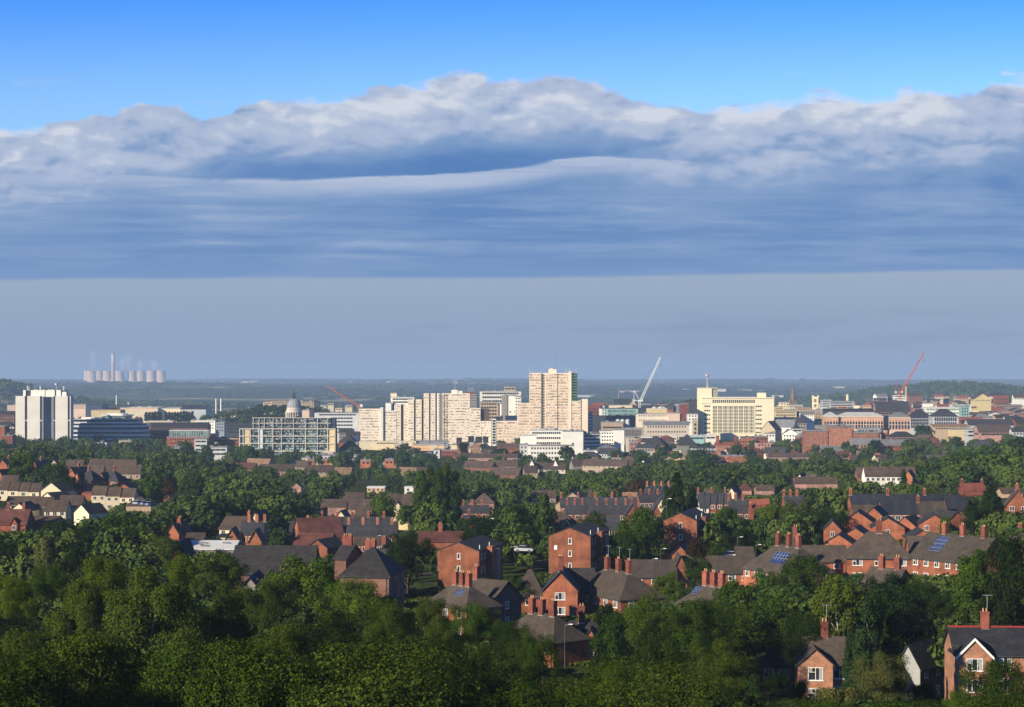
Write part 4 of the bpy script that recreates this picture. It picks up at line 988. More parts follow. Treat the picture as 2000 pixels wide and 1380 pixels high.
slab_flats(859,960,767,'apartment_block','middle stepped slab of cream flats with roof masts and a steep stair line',[(859,865.2,768,2,12,'n'),(865,918,767,-.5,14,'w'),(918,932,767.5,2.5,12,'d'),(918,938.5,796,-.5,14,'w'),(938.5,955,797,3,12,'d'),(938.5,959.5,821,-.5,14,'w')],1900,2.75,VCREAM,VSTRIP,2,vx2)
def vx3(o, x, z):
    MB().box(x(1071.5), x(1087), 2, 9, z(728), z(719.5)).build('penthouse', VPEACH, o); MB().box(x(1074), x(1080), 3, 8, z(719.5), z(717.8)).build('penthouse_tank', WALL['palegrey'], o)
    mb = MB(); mb.bar((x(1087), 6, z(727)), (x(1087), 6, z(689)), .16, 0, 4, .08); mb.build('radio_mast', DKMET, o)
    mb = MB()
    for px, h in ((1034,5),(1037,3),(1041,2.5),(1045,2),(1052,2.5),(1105,6),(1107,4),(1112,6),(1115,3.5),(1120,3),(1125,4.5),(1127,3)): mb.bar((x(px), 4, z(727.5)), (x(px), 4, z(727.5)+h*.8), .2, 0, 4); mb.box(x(px)-.4, x(px)+.4, 3.6, 4.4, z(727.5)+h*.45, z(727.5)+h*.8)
    mb.build('roof_aerials', METAL, o)
    for a, b, t in ((1057,1060.5,728),(1088.5,1090,728)):
        mb = MB(); mb.box(x(a), x(b), -.72, -.603, -5, z(t), 0); mb.build('dark_groove', mat('flats recess', (.09,.07,.06)), o)
    mb = MB(); q = z(730)
    while q > 3: mb.box(x(1060.7), x(1063.5), -.68, -.605, q-2, q); q -= 2.75
    mb.build('stair_windows', mat('olive glazing', (.12,.10,.06)), o)
    mb = MB(); q = z(729); 
    while q > z(781): mb.box(x(1114), x(1127.8), -.9, 11, q-2.4, q-1.1); q -= 2.75
    mb.build('green_balconies', mat('green balcony', (.08,.20,.13), .3, .3), o)
    MB().box(x(1136.5), x(1148), -1.5, 13, -5, z(778)).build('end_wall', VPEACH, o)
    mb = MB(); q = z(781)
    while q > 3: mb.box(x(1134.3), x(1136.4), -1.0, -.65, q-2, q-.2); q -= 2.75
    mb.build('end_windows', GLASS, o)
slab_flats(960,1148,727,'apartment_block','tallest cream and orange banded flats with a mast on its stepped roof',[(961,969,817,-.4,13,'s'),(969,1011,821,0,14,'w'),(1011,1035,786,0,14,'w'),(1034,1057,727,-.6,14,'w'),(1057,1065,727,-.5,14,'n'),(1065,1111,727,-.6,14,'w'),(1111,1116,724,-1.2,14,'n'),(1116,1127.5,727.5,1,12,'d'),(1111,1136.5,781,-.6,14,'w')],1895,2.75,VPEACH,VORANGE,3,vx3)
B(763,775,767,2060,'cream lift tower poking up behind the left slab of flats',d=10,wall='cream',win=None)
B(764,809,775,2050,'white ribboned office behind the left slab of flats',d=14,wall='white',win='band',nf=6,wh=1.7,glass=GLASS)
B(753,764,786,2040,'low white rooftop left of the cream lift tower',d=8,wall='white',win=None)
B(937,1018,763.5,2080,'wide white office with rows of dark windows behind the middle flats',d=16,wall='white',win='grid',nf=4,fl=4.2,wh=2.1,ww=2.0,nx=17)
B(984.5,1007,755,2085,'open framed plant room on top of the wide white office',d=8,wall='stone',win='band',nf=1,glass=GLASS,ybase=765)
B(937,972.5,784.5,1990,'tan concrete office with square windows between the flats',d=13,wall='tan',win='grid',nf=7,nx=6,ww=2.2,wh=1.7,fl=3.5)
B(973,979,787,1992,'white narrow strip of building beside the tan office',d=10,wall='white',win=None)
B(980,991,772.5,1985,'brown windowless slab between the tan and white offices',d=14,wall='slab',win=None)
B(990.5,1012,772,1986,'white blank-fronted office block left of the tallest flats',d=14,wall='white',win='grid',nf=1,ww=1.6,nx=2,top0=16)
B(1006,1018,774,1984,'white block with a column of small windows against the tallest flats',d=12,wall='white',win='grid',nx=3,nf=8,ww=1.2,wh=1.1)
B(966,982,814,1940,'pink stepped rooftop in the notch of the flats',d=8,wall='pink',win=None); B(987,1010,812,1945,'white rooftop room in the notch left of the tallest flats',d=8,wall='white',win='band',nf=1,glass=WALL['tan'])
# ------------------------------------------------------------------ shopping centre and brick things below the flats
B(710,731,865,1800,'plain grey-brown blank wall block left of the shopping centre',d=18,wall='slab',win=None,ybase=900)
def mall():
    D = 1770; o, x, z = local(731, 795, 862, D, 'shopping_centre', 'cream shopping centre front with orange lettering below the slab flats')
    MB().box(x(731), x(771), 0, 20, -5, z(866)).build('wall', mat('sunlit cream render', (.72,.58,.36), .04, .1), o); MB().box(x(771), x(783), .5, 20, -5, z(866)).build('side_wall', WALL['pink'], o)
    MB().box(x(700), x(812), 6, 22, -5, z(861)).build('upper_wall', WALL['cream'], o)
    g = MB()
    for k in range(13): g.box(x(735+2.8*k), x(736.7+2.8*k), 5.8, 5.99, z(866), z(863.4))
    g.build('clerestory', GLASS, o)
    for px in (774, 785, 793): MB().poly([(x(px-3), 5.3, z(866)), (x(px+3), 5.3, z(866)), (x(px), 5.3, z(861))]).poly([(x(px-3), 5.31, z(866)), (x(px), 5.31, z(861)), (x(px+3), 5.31, z(866))]).build('gablet', WALL['steel'], o)
    for a in (783.5, 790, 794): MB().box(x(a), x(a+3), -1, 3, -5, z(867)).build('pier', WALL['pink'], o)
    for k in range(3): MB().box(x(735+10.5*k), x(744+10.5*k), -.06, .02, z(888), z(880.5)).build('shop_window', CURT, o)
    MB().box(x(733), x(800), -6, 0, -5, z(889)).build('podium', WALL['cream'], o)
    for s, px, y, hh, col in (('VICTORIA CENTRE', 751, 876, 1.5, mat('orange sign letters', (.85,.30,.04), .02, 1)), ('intu', 757, 871.5, 2.0, DKMET)):
        c = bpy.data.curves.new('lettering', 'FONT'); c.body = s; c.size = hh; c.extrude = .05; c.align_x = 'CENTER'; c.materials.append(col)
        t = bpy.data.objects.new('tmp', c); COL.objects.link(t); bpy.context.view_layer.update(); me = bpy.data.meshes.new_from_object(t); bpy.data.objects.remove(t); link('lettering', me, o, (x(px), -.08, z(y)-hh*.4), (R(90), 0, 0))
mall()
def carpark(o, w, d, e):
    for k in range(4):
        MB().box(-w/2-.3, w/2+.3, -.5, -.003, e-1.1-k*2.9, e-.1-k*2.9).build('deck_band', WALL['yellow'] if k else WALL['grey'], o)
    MB().box(w*.05, w*.30, -.45, -.004, 0, e-1.2).build('cream_bay', WALL['cream'], o)
B(806,868,866,1760,'multi-level brick car park with cream bands beside the shopping centre',d=20,wall='peach',win=None,name='car_park_building',extra=carpark)
B(812,875,861,1790,'dark roof rail band above the brick car park',d=14,wall='steel',win='band',nf=1,glass=GLASS)
B(876,892,868,1765,'small cream block right of the brick car park',d=10,wall='cream',win=None)
B(828,843,885,1600,'cream wedge-shaped block in front of the car park',d=8,wall='yellow',win=None,ybase=905); B(806,827,888,1610,'low brown shed below the brick car park',d=8,wall='slab',win=None)
B(847,859,878,1560,'grey stair block with two windows joined to red flats',d=12,wall='palegrey',win='grid',nx=1,nf=3,ww=1.6,wh=2.2,fl=4)
B(859,894,879,1561,'red brick flats with paired windows left of a dark tree',d=12,wall='redbrick',win='grid',nx=6,nf=4,ww=1.1,wh=1.3,fl=2.7)
for i, (a, b, y, w_) in enumerate([(892,901,861,'steel'),(915,925,858,'steel'),(929,941,859,'rose'),(944,953,859,'steel')]):
    B(a,b,y+4,1740,['grey ventilation tower, first of four tilted roofs under the middle flats','grey wedge roof tower, second of four under the middle flats','rosy brick wedge roof tower, third of four under the middle flats','grey wedge roof tower, last of four under the middle flats'][i],d=8,wall=w_,win=None,roof='mono',rise=5,rm='dark',ybase=880)
B(893,916,869,1700,'orange brick houses in shade beneath the wedge towers',d=9,wall='orange',win='grid',roof='gx',rm='brown',nf=2,cat='house')
B(918,942,884,1560,'low hipped orange-roofed hall between two dark trees',d=12,wall='rose',win='band',nf=1,roof='hip',rise=6,rm='tan')
B(916,940,874,1680,'pale hip-roofed house behind the orange-roofed hall',d=10,wall='render',win='grid',nf=1,roof='hip',rise=4,rm='tan')
B(944,975,884,1600,'brown-roofed brick row right of the orange-roofed hall',d=9,wall='rose',win='grid',nf=1,roof='gx',rm='brown')
B(972,1014,872,1640,'orange gabled flats just left of the white hospital-like complex',d=10,wall='orange',win='grid',nf=3,roof='gx',rm='brown',ww=1.1)
B(950,972,877,1690,'shaded brown terrace under the flats, left of the orange gabled flats',d=9,wall='rose',win='grid',nf=2,roof='gx',rm='dark')
# ------------------------------------------------------------------ brick bits right of the apartments
B(661,692,862,1700,'red brick hall with dark hipped roof right of the apartments',d=13,wall='redbrick',win=None,roof='hip',rm='dark',rise=6,rot=-12,name='brick_hall')
B(661,697,876,1640,'lower red brick hall with a dark hipped roof, in front of its twin',d=13,wall='redbrick',win=None,roof='hip',rm='slate',rise=7,rot=-12,name='brick_hall')
B(660,706,887,1600,'dark navy gabled shed in front of the two red halls',d=12,wall='navy',win=None,roof='gy',rm='dark',rise=6,name='gabled_shed')
B(692,700,866,1660,'white stair tower beside the red brick halls',d=8,wall='white',win='grid',nx=1,ww=2); B(662,690,843,1850,'jumble of dark roofs left of the flats',d=12,wall='slab',win='grid',roof='gx',rm='dark')
B(676,702,848,1830,'dark blue low roof at the foot of the white office slab',d=12,wall='navy',win=None,roof='gx',rm='dark')
B(600,704,889,1500,'long white low terrace with small square windows under the navy shed',d=10,wall='palegrey',win='grid',nx=14,nf=1,ww=1.3,wh=1.2,rm='grey')
B(589,606,894,1380,'cream end block of the orange courtyard flats',d=10,wall='cream',win='grid',nf=2,nx=2)
B(601,647,897,1370,'orange and cream courtyard flats with two white window bays',d=11,wall='orange',win='grid',nf=2,nx=5,ww=1.4,rm='grey',
  extra=lambda o,w,d,e: [MB().box(a*w-1.6, a*w+1.6, -.9, -.003, 0, e-.5).build('window_bay', WALL['palegrey'], o) for a in (-.02,)])
B(646,668,898,1368,'cream right wing of the orange courtyard flats',d=10,wall='cream',win='grid',nf=2,nx=4)
B(704,724,898,1330,'red brick low flats left of a white row, above the canopy',d=9,wall='orange',win='grid',nf=1,rm='grey'); B(724,752,901,1335,'white low flats between two red blocks above the canopy',d=9,wall='palegrey',win='grid',nf=1,rm='grey')
B(750,769,897,1332,'red brick low block right of the white row above the canopy',d=9,wall='orange',win='grid',nf=1,rm='grey')
def greendome():
    D = 1420; o = empty('green_domed_building', (WX(565, D), D, WZ(905, D))); r = 11*D/F
    MB().lathe([(r, -8), (r, 2)], n=20).build('drum', WALL['grey'], o); MB().lathe([(r*math.cos(a), 2+r*1.55*math.sin(a)) for a in [0,.2,.4,.6,.8,1,1.2,1.4,1.55]], n=24).build('dome', mat('green dome', (.005,.20,.11), .15, .2, rough=.5), o)
    tag(o, 'bright green dome in front of the balconied apartment slab', 'dome')
greendome()
def cone_roof():
    D = 1250; o = empty('pointed_turret', (WX(772.5, D), D, WZ(915, D))); MB().lathe([(1.5, -8), (1.4, 0)], n=8).build('wall', WALL['palegrey'], o); MB().lathe([(1.9, 0), (.05, 4.2)], n=8).build('spire', ROOF['tan'], o)
    tag(o, 'little pinkish pointed turret rising out of the trees left of the poplars', 'turret')
cone_roof()
# ------------------------------------------------------------------ white complex
B(1035,1099,840,1560,'upper white hospital-like block with a flat roof and dark window row',d=16,wall='white',win='grid',nf=3,nx=14,ww=1.3,wh=1.7,fl=4.2,rm='pale',extra=lambda o,w,d,e: MB().box(-w*.2, w*.3, 2, 9, e+1.2, e+2.2).build('sloping_canopy', METAL, o))
B(1016,1048,850,1530,'white flat-roofed wing at the left of the white complex',d=14,wall='white',win=None,rm='pale')
B(1015,1031,868,1500,'pale glazed corner block at the left foot of the white complex',d=14,wall='palegrey',win='grid',nf=3,ww=1.2,rm='grey')
B(1031,1121,870,1490,'long white front block with small paired windows behind a dark round tree',d=14,wall='white',win='grid',nf=3,nx=14,ww=1.3,wh=1.6,fl=3.7,rm='grey')
B(1099,1139,842,1525,'tall plain white wall block in the middle of the white complex',d=24,wall='white',win='grid',nx=1,nf=2,ww=1.6,wh=2.4,fl=6,top0=9,margin=.05,rot=-4)
B(1139,1173,846,1540,'grey-blue shaded glass wing of the white complex',d=10,wall='palegrey',win='grid',nf=6,nx=11,ww=1.1,wh=1.5,fl=2.9,rm='grey',rot=22)
B(1139,1169,879,1515,'low ribbed white wall in front of the shaded glass wing',d=6,wall='white',win=None)
B(1172,1206,841,1570,'white block with balconies, right part of the white complex',d=14,wall='white',win='grid',nf=6,nx=6,ww=1.3,wh=1.2,fl=2.9)
B(1200,1219,839,1560,'plain white end tower at the right of the white complex',d=16,wall='white',win=None)
B(1168,1207,875,1480,'low red brick hall with a pale shallow roof by the white complex',d=14,wall='brick',win='grid',nf=1,nx=4,ww=1,wh=1.5,roof='hip',rm='grey',rise=2.5)
# ------------------------------------------------------------------ between the flats and the cream office
B(1148,1158,806,1960,'grey end slab immediately right of the tallest flats',d=12,wall='palegrey',win='band',nf=6)
B(1148,1170,795,2080,'rusty red roofed block right of the tallest flats',d=12,wall='redbrick',win='grid',roof='gx',rm='red')
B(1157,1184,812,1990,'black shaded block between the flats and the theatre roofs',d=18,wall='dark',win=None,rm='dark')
B(1184,1246,797,2080,'green-tinted glass office with a flat dark roof below the white crane',d=16,wall='teal',win='band',nf=2,wh=3.2,fl=4,glass=GRGL,rm='dark')
B(1200,1229,779.5,2150,'black flat-topped rooftop block carrying a thin mast',d=10,wall='dark',win=None,rm='dark',ybase=800,extra=lambda o,w,d,e: MB().bar((-w*.2, 4, e), (-w*.2, 4, e+14), .28, 0, 5, .15).build('mast', METAL, o))
B(1190,1235,790.5,2120,'cream parapet strip under the black rooftop block',d=10,wall='cream',win=None)
B(1240,1292,792,2150,'low dark roofs right of the white crane',d=14,wall='dark',win='band',nf=1,rm='dark')
B(1264,1303,797.5,2060,'cream flat-roofed block with rounded rooftop vents',d=14,wall='yellow',win=None,rm='pale',extra=lambda o,w,d,e: [MB().lathe([(3.4, e), (3.0, e+1.6), (1.2, e+2.6)], w*q, 6, 12).build('roof_vent', WALL['palegrey'], o) for q in (-.1,.18)])
B(1185,1255,812,1960,'long navy shaded range left of the round roof turrets',d=14,wall='navy',win='band',nf=2,rm='dark',glass=GLASS)
B(1175,1217,824,1880,'tan ribbed theatre fly tower block with a dark colonnade',d=16,wall='tan',win='band',nf=1,wh=1.6,fl=3,glass=GLASS,top0=4)
B(1217,1255,836,1860,'dark brown ribbed block right of the tan theatre block',d=16,wall='slab',win='grid',nf=2,nx=12,ww=.8,wh=3)
for px, l in ((1207,'left'),(1216,'middle'),(1226,'right')):
    D = 1900; o = empty('roof_turret', (WX(px, D), D, WZ(825, D))); MB().lathe([(2.1, -4), (2.1, 2.2)], n=14).build('drum', WALL['palegrey'], o); MB().lathe([(2.3, 2.2), (2.3, 2.8), (1.2, 3.8), (.3, 4.2)], n=14).build('cap', WALL['palegrey'], o)
    tag(o, l+' one of three pale round roof turrets behind the tan theatre block', 'turret')
B(1242,1329,808,1940,'long beige stepped building with a row of tiny windows',d=16,wall='render',win='grid',nf=2,nx=18,ww=1.2,wh=1.1,fl=4.5,rot=-3)
B(1306,1331,806,1930,'plain beige end wall left of the red brick tower',d=16,wall='pink',win=None)
B(1258,1346,829,1850,'beige stone hotel-like block with grey mansard roof and arched windows',d=18,wall='beige',win='grid',nf=4,nx=15,ww=1.2,wh=1.8,fl=4.6,roof='gx',rm='grey',rise=3.5)
B(1328,1345,788,1930,'dark red brick windowless tower left of the big cream office',d=12,wall='redbrick',win=None)
B(1338,1362,781,1960,'black-clad block behind the red brick tower',d=14,wall='dark',win=None,rm='dark'); B(1343,1363,808,1900,'white low front with dark windows at the foot of the red tower',d=10,wall='white',win='grid',nf=3,nx=3,ww=1.4)
def turret_tower():
    D = 1840; o, x, z = local(1352.5, 1363.5, 815, D, 'stone_tower', 'small brown stone bell tower beside the big cream office')
    MB().box(x(1353), x(1363), 0, 4.5, -5, z(822)).build('shaft', WALL['stone'], o); MB().box(x(1352.5), x(1363.5), -.3, 4.8, z(822), z(820.5)).box(x(1354), x(1362), .5, 4, z(820.5), z(817)).box(x(1353.5), x(1362.5), .2, 4.3, z(817), z(815.8)).build('belfry', WALL['stone'], o)
    for k in range(3): MB().box(x(1356), x(1360), -.06, 0, z(830+8*k), z(825.5+8*k)).build('louvre', GLASS, o)
turret_tower()
B(1246,1262,856,1650,'orange brick sliver block left of the dark-roofed hall',d=8,wall='brick',win=None); B(1230,1245,863,1640,'small brick and glass block left of the orange sliver',d=8,wall='rose',win='grid')
B(1256,1297,868,1560,'orange brick hall with a dark hipped roof in front of the pale roofs',d=16,wall='brick',win='grid',nf=1,nx=3,ww=2,wh=2,roof='hip',rm='dark',rise=7,rot=-18,name='brick_hall')
for i, (a, b, y, c) in enumerate([(1252,1272,852,'white'),(1274,1300,856,'palegrey'),(1302,1322,852,'white'),(1324,1346,850,'cream'),(1348,1376,851,'teal'),(1378,1398,850,'white')]):
    B(a,b,y,1720,['white flat roof first from the left in the low pale row under the beige block','pale flat roof second in the low pale row under the beige block','white flat roof in the middle of the low pale row','cream flat roof fourth in the low pale row','greenish flat roof below the stone bell tower','white flat roof under the left foot of the big cream office'][i],d=18,wall=c,win='band',nf=1,rm='pale',glass=GLASS)
# ------------------------------------------------------------------ big cream office
def newton():
    D = 1950; o, x, z = local(1362, 1512, 728, D, 'office_tower', 'huge cream stone office with a tall ribbed window panel and a phone mast', rot=-5)
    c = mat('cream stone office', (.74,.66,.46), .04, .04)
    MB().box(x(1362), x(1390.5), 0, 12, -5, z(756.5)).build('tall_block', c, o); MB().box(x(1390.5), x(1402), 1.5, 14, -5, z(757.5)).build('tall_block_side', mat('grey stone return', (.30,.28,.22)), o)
    MB().box(x(1362), x(1402), -.4, 12.5, z(757), z(756)).build('cornice', c, o)
    MB().box(x(1371), x(1511), -2.5, 20, -5, z(777)).build('wall', c, o); MB().box(x(1370), x(1512), -3.1, 20.6, z(776.2), z(774.5)).build('cornice', c, o); MB().box(x(1369.5), x(1392), -3.1, 0, z(786.5), z(784.5)).build('string_course', c, o)
    MB().box(x(1479), x(1496), 3, 12, z(776), z(766)).build('roof_house', c, o)
    MB().box(x(1391.5), x(1472.5), -2.62, -2.5, -5, z(792)).build('window_panel', mat('office panel ground', (.13,.12,.10), .1, 1), o)
    for k in range(25):
        u = x(1391.5)+(x(1472.5)-x(1391.5))*k/24; w = .52 if k % 3 == 0 else .2
        MB().box(u-w, u+w, -3.2, -2.62, -5, z(791)).build('rib', c, o)
    for f in range(15):
        q = z(793)-f*3.45
        if q < 1: break
        mb = MB(); mb.box(x(1391.5), x(1472.5), -2.8, -2.6, q-3.3, q-2.0); mb.build('spandrel_row', mat('pale grey spandrel', (.46,.42,.33), .1, .5), o)
    MB().box(x(1390.8), x(1473.2), -3.3, -2.5, z(791.5), z(789.8)).build('panel_lintel', c, o)
    for k in range(21): MB().box(x(1392+3.95*k), x(1394.5+3.95*k), -2.56, -2.5, z(785.5), z(779.3)).build('top_window', GLASS, o)
    for y in (792,800.5,809,817.5,826,834.5,843):
        for xs in ((1377.5,1381.5,1385.5),(1477.5,1481.5,1485.5)):
            for a in xs: put_window(o, x(a), -2.5, z(y), 'f', 1.7, 1.5, 1, False, True)
    MB().box(x(1390), x(1474), -5, -3.2, -5, z(845)).build('podium', c, o)
    mb = MB(); mb.bar((x(1382), 6, z(756)), (x(1382), 6, z(731)), .8, 0, 8, .6); mb.lathe([(1.4, z(734)), (1.9, z(733)), (1.9, z(729.5)), (1.2, z(729))], x(1382), 6, 10)
    for s in (-1, 1): mb.box(x(1382)+s*2.0-.4, x(1382)+s*2.0+.4, 5.5, 6.5, z(735), z(728.5))
    for a, q in ((1380, 752), (1384, 750)): mb.bar((x(a), 6, z(756)), (x(a), 6, z(q)), .3, 0, 4)
    mb.build('phone_mast', METAL, o)
    g = MB()
    for k in range(12): g.box(x(1404)+k*(x(1475)-x(1404))/12, x(1404)+k*(x(1475)-x(1404))/12+.8, -2.8, -1.6, z(774.5), z(772.8))
    for k in range(5): g.box(x(1480)+k*1.8, x(1480)+k*1.8+.4, 4, 5, z(766), z(764.6))
    g.build('roof_vents', WALL['palegrey'], o)
newton()
# ------------------------------------------------------------------ right of the cream office
for a in [(1513,1530,794,2150,'yellow','yellow-cream stepped office just right of the big cream office',4,5),(1524,1541,785,2200,'cream','taller cream rear block of the yellow stepped office',3,4),(1541,1568,790,2130,'cream','cream office at the foot of the spire',5,4),(1556,1583,795,2100,'tan','tan rounded office between spire and square church tower',5,3),(1513,1556,801,2090,'yellow','long low yellow office front right of the big cream office',10,2)]:
    B(a[0],a[1],a[2],a[3],a[5],d=14,wall=a[4],win='grid',nx=a[6],nf=a[7],ww=1.5,wh=1.3)
B(1513,1552,815,2000,'low grey wall block right of the big cream office',d=14,wall='grey',win=None)
def spire():
    D = 2400; o, x, z = local(1540, 1560, 749, D, 'church_spire', 'dark pointed gothic church spire right of the big cream office')
    X = x(1550); s = WALL['stone']; m = mat('blackened stone', (.17,.135,.10), .2, .2)
    MB().box(X-4, X+4, 0, 8, -5, z(782)).build('tower', m, o); MB().lathe([(4.4, z(782)), (2.9, z(771)), (1.3, z(760)), (.15, z(750.5))], X, 4, 8).build('spire', m, o)
    for sx in (-1, 1):
        for sy in (0, 8): MB().lathe([(.9, z(786)), (.8, z(781)), (.05, z(775))], X+sx*3.8, sy, 4).build('pinnacle', m, o)
    for sx in (-1.2, 1.2): MB().box(X+sx-.5, X+sx+.5, -.06, 0, z(797), z(786)).build('louvre', GLASS, o)
    MB().bar((X, 4, z(751)), (X, 4, z(747)), .12, 0, 4).build('finial', DKMET, o)
spire()
def church_tower():
    D = 2300; o, x, z = local(1586, 1599, 772, D, 'church_tower', 'square buff church tower with battlements, right of the spire', rot=-14)
    MB().box(x(1586), x(1598.5), 0, 8, -5, z(774)).build('shaft', WALL['cream'], o); mb = MB()
    for sx in (1587, 1597.6):
        for sy in (.4, 7.2): mb.box(x(sx)-.7, x(sx)+.7, sy-.6, sy+.6, z(774), z(771))
    for k in range(3): mb.box(x(1589+2.8*k), x(1590.5+2.8*k), 0, .5, z(774), z(772.6))
    mb.box(x(1586)-.2, x(1598.5)+.2, -.2, 8.2, z(775.4), z(774)); mb.build('battlements', WALL['cream'], o)
    for y in (778, 788): MB().box(x(1590), x(1594.6), -.06, 0, z(y+6), z(y)).build('louvre', mat('brown louvre', (.16,.12,.08)), o)
church_tower()
B(1586,1605,800,2240,'cream block at the foot of the square church tower',d=10,wall='tan',win=None); B(1605,1625,780,2500,'grey-white office block with rooftop plant right of the church tower',d=14,wall='palegrey',win='band',nf=3)
B(1620,1668,783,2480,'long grey office with dark bands behind the arched brick building',d=14,wall='grey',win='band',nf=3,glass=GLASS)
B(1636,1656,792,2350,'small peach block above the arched brick building',d=12,wall='peach',win='band',nf=1); stack(1655.5,768.5,782,2900,6,'cream','pale squat water-tower-like block on the skyline right of the church tower',False,'tower_block')
B(1564,1590,808,2000,'white stepped house group under the church tower',d=10,wall='white',win='grid',nx=6,nf=3,ww=1,wh=1.2,roof='gx',rm='grey'); B(1552,1575,824,1900,'dark slate roofs below the yellow office',d=14,wall='slab',win='grid',roof='gx',rm='slate',rise=5)
B(1513,1548,833,1820,'grey barrel-roofed hall with a white gabled front',d=16,wall='white',win=None,roof='gx',rm='grey',rise=7,rot=-25,name='gabled_hall')
B(1487,1513,838,1790,'brown stone church gable below the big cream office',d=16,wall='stone',win=None,roof='gy',rm='brown',rise=8,rot=-30,name='chapel')
B(1495,1514,846,1760,'white zigzag gabled front in front of the grey barrel roof',d=8,wall='white',win='grid',nx=3,nf=1)
B(1580,1605,805,2020,'tan round-cornered stone building left of the arched brick building',d=12,wall='tan',win='grid',nf=3,nx=4,ww=1); B(1548,1566,836,1800,'low white-roofed block right of the barrel roof',d=10,wall='palegrey',win='band',nf=1,rm='dark')
def arched():
    D = 1750; o, x, z = local(1608, 1776, 803, D, 'brick_office', 'long orange brick building with pale arched windows and a grey hipped roof', rot=-3)
    for (a, b, yo, yt, yr) in ((1609,1637,-3,812,803.5),(1637,1725,0,812,804.5),(1735,1776,-2,813,804)):
        wb = MB(); wall_geo(wb, x(b)-x(a), 16, z(yt), 3, 'flat', -5, yo, (x(a)+x(b))/2); wb.build('wall', mat('salmon brick', (.50,.24,.13), .12, .2), o)
        rb = MB(); roof_geo(rb, x(b)-x(a), 16, z(yt), z(yr)-z(yt), 'hip', .5, .3, 0, yo, (x(a)+x(b))/2); rb.build('roof', ROOF['pale'] if b < 1730 else ROOF['grey'], o)
        n = int((b-a)/5.4); 
        for i in range(n):
            px = a+(b-a)*(i+.5)/n; m = MB(); c = MB(); w = .95; X = x(px); zt = z(822); zb = z(836)
            m.box(X-w, X+w, yo-.10, yo+.02, zb, zt)
            if i % 2 == 0: m.lathe([(.01, 0), (.01, 0)], 0, 0, 3)
            c.box(X-w-.35, X-w, yo-.2, yo-.003, zb-2.2, z(817.5)); c.box(X+w, X+w+.35, yo-.2, yo-.003, zb-2.2, z(817.5)); c.box(X-w-.35, X+w+.35, yo-.2, yo-.003, z(817.5), z(816.2)); c.box(X-w, X+w, yo-.16, yo-.101, z(828.5), z(827.4))
            m.build('window', GLASS, o); c.build('window_surround', WALL['pink'], o)
        MB().box(x(a)-.3, x(b)+.3, yo-.45, yo-.003, z(yt+1.6), z(yt)).build('eaves_band', WALL['cream'], o)
        MB().box(x(a), x(b), yo-.3, yo-.003, -4, z(838)).build('base_band', WALL['pink'], o)
    MB().box(x(1727), x(1735), 0, 14, -5, z(810)).build('glazed_link', GLAZ, o)
arched()
B(1610,1706,801,1900,'dark roof strip behind the arched brick building',d=12,wall='dark',win=None,rm='dark',roof='gx',rise=2)
B(1712,1778,803,1900,'brick hall with a tall dark slate roof behind the arched building',d=22,wall='rose',win='band',nf=1,roof='gx',rm='slate',rise=10,name='brick_hall')
B(1776,1822,815,1800,'dark hipped slate roof hall with white window strips right of the arched building',d=18,wall='palegrey',win='grid',nf=3,nx=14,ww=1.2,wh=2.6,fl=3,roof='hip',rm='navy',rise=8,name='hall')
B(1822,1872,812,1780,'slate-roofed hall with a big dark arched end and columns',d=18,wall='palegrey',win='grid',nf=2,nx=10,ww=1.6,wh=3.6,fl=4.4,roof='hip',rm='slate',rise=7,name='hall')
B(1805,1878,795,2020,'white and green modern building with red panel, right of the dark-roofed halls',d=14,wall='white',win='band',nf=3,wh=1.6,fl=4.0,rm='pale',glass=GRGL,extra=lambda o,w,d,e: MB().box(w*.16, w*.28, -.3, -.14, e-12, e-7).build('red_panel', WALL['red'], o))
B(1877,1893,793,2010,'glass end bay of the white and green modern building',d=14,wall='teal',win='grid',nx=3,nf=6,ww=1.4,wh=2,fl=3.2)
B(1805,1822,787,2250,'white rooftop room above the white and green building, left one',d=10,wall='white',win=None); B(1857,1897,789,2240,'white rooftop strip above the white and green building, right one',d=10,wall='white',win='band',nf=1)
# brick blocks in front
for a in [(1572,1617,841,'brick',4,6,-2),(1620,1664,833,'brick',5,7,-2),(1667,1717,844,'brick',4,8,-2)]:
    B(a[0],a[1],a[2],1540,{1572:'orange brick flats with a bright window glint, left of three',1620:'taller orange brick flats, middle of three',1667:'orange brick flats, right of three before the round tower'}[a[0]],d=14,wall='orange',win='grid',nx=a[5],nf=a[4],ww=.9,wh=1.3,fl=3.1,rm='dark',dark=False,parapet=False,
      extra=lambda o,w,d,e: MB().box(-w/2-.5, w/2+.5, -.6, d+.5, e+.005, e+.9).build('flat_eaves', ROOF['grey'], o))
for a in ((1616.5,1620.5),(1663,1668),(1716.5,1721)): B(a[0],a[1],843,1541,{1616.5:'narrow tan link between the left and middle brick flats',1663:'narrow tan link between the middle and right brick flats',1716.5:'narrow tan link before the round brick tower'}[a[0]],d=12,wall='tan',win=None)
def roundtower():
    D = 1545; o = empty('round_brick_tower', (WX(1730.5, D), D+4, WZ(866, D))); r = 8*D/F; h = WZ(843, D)-WZ(866, D)
    MB().lathe([(r, -8), (r, h)], n=24).build('wall', WALL['orange'], o); MB().lathe([(r*1.05, h), (r*1.05, h+1.6), (r, h+1.7)], n=24).build('band', WALL['tan'], o); MB().lathe([(r*1.1, h+1.7), (r*1.1, h+3)], n=24).build('roof', ROOF['dark'], o)
    tag(o, 'round orange brick tower at the right end of the brick flats', 'tower')
roundtower()
B(1597,1668,831,1600,'dark flat roof strip behind the orange brick flats',d=16,wall='slab',win=None,rm='grey'); B(1680,1724,836,1620,'grey rooftop with vents behind the right brick flats',d=14,wall='grey',win='grid',nf=1)
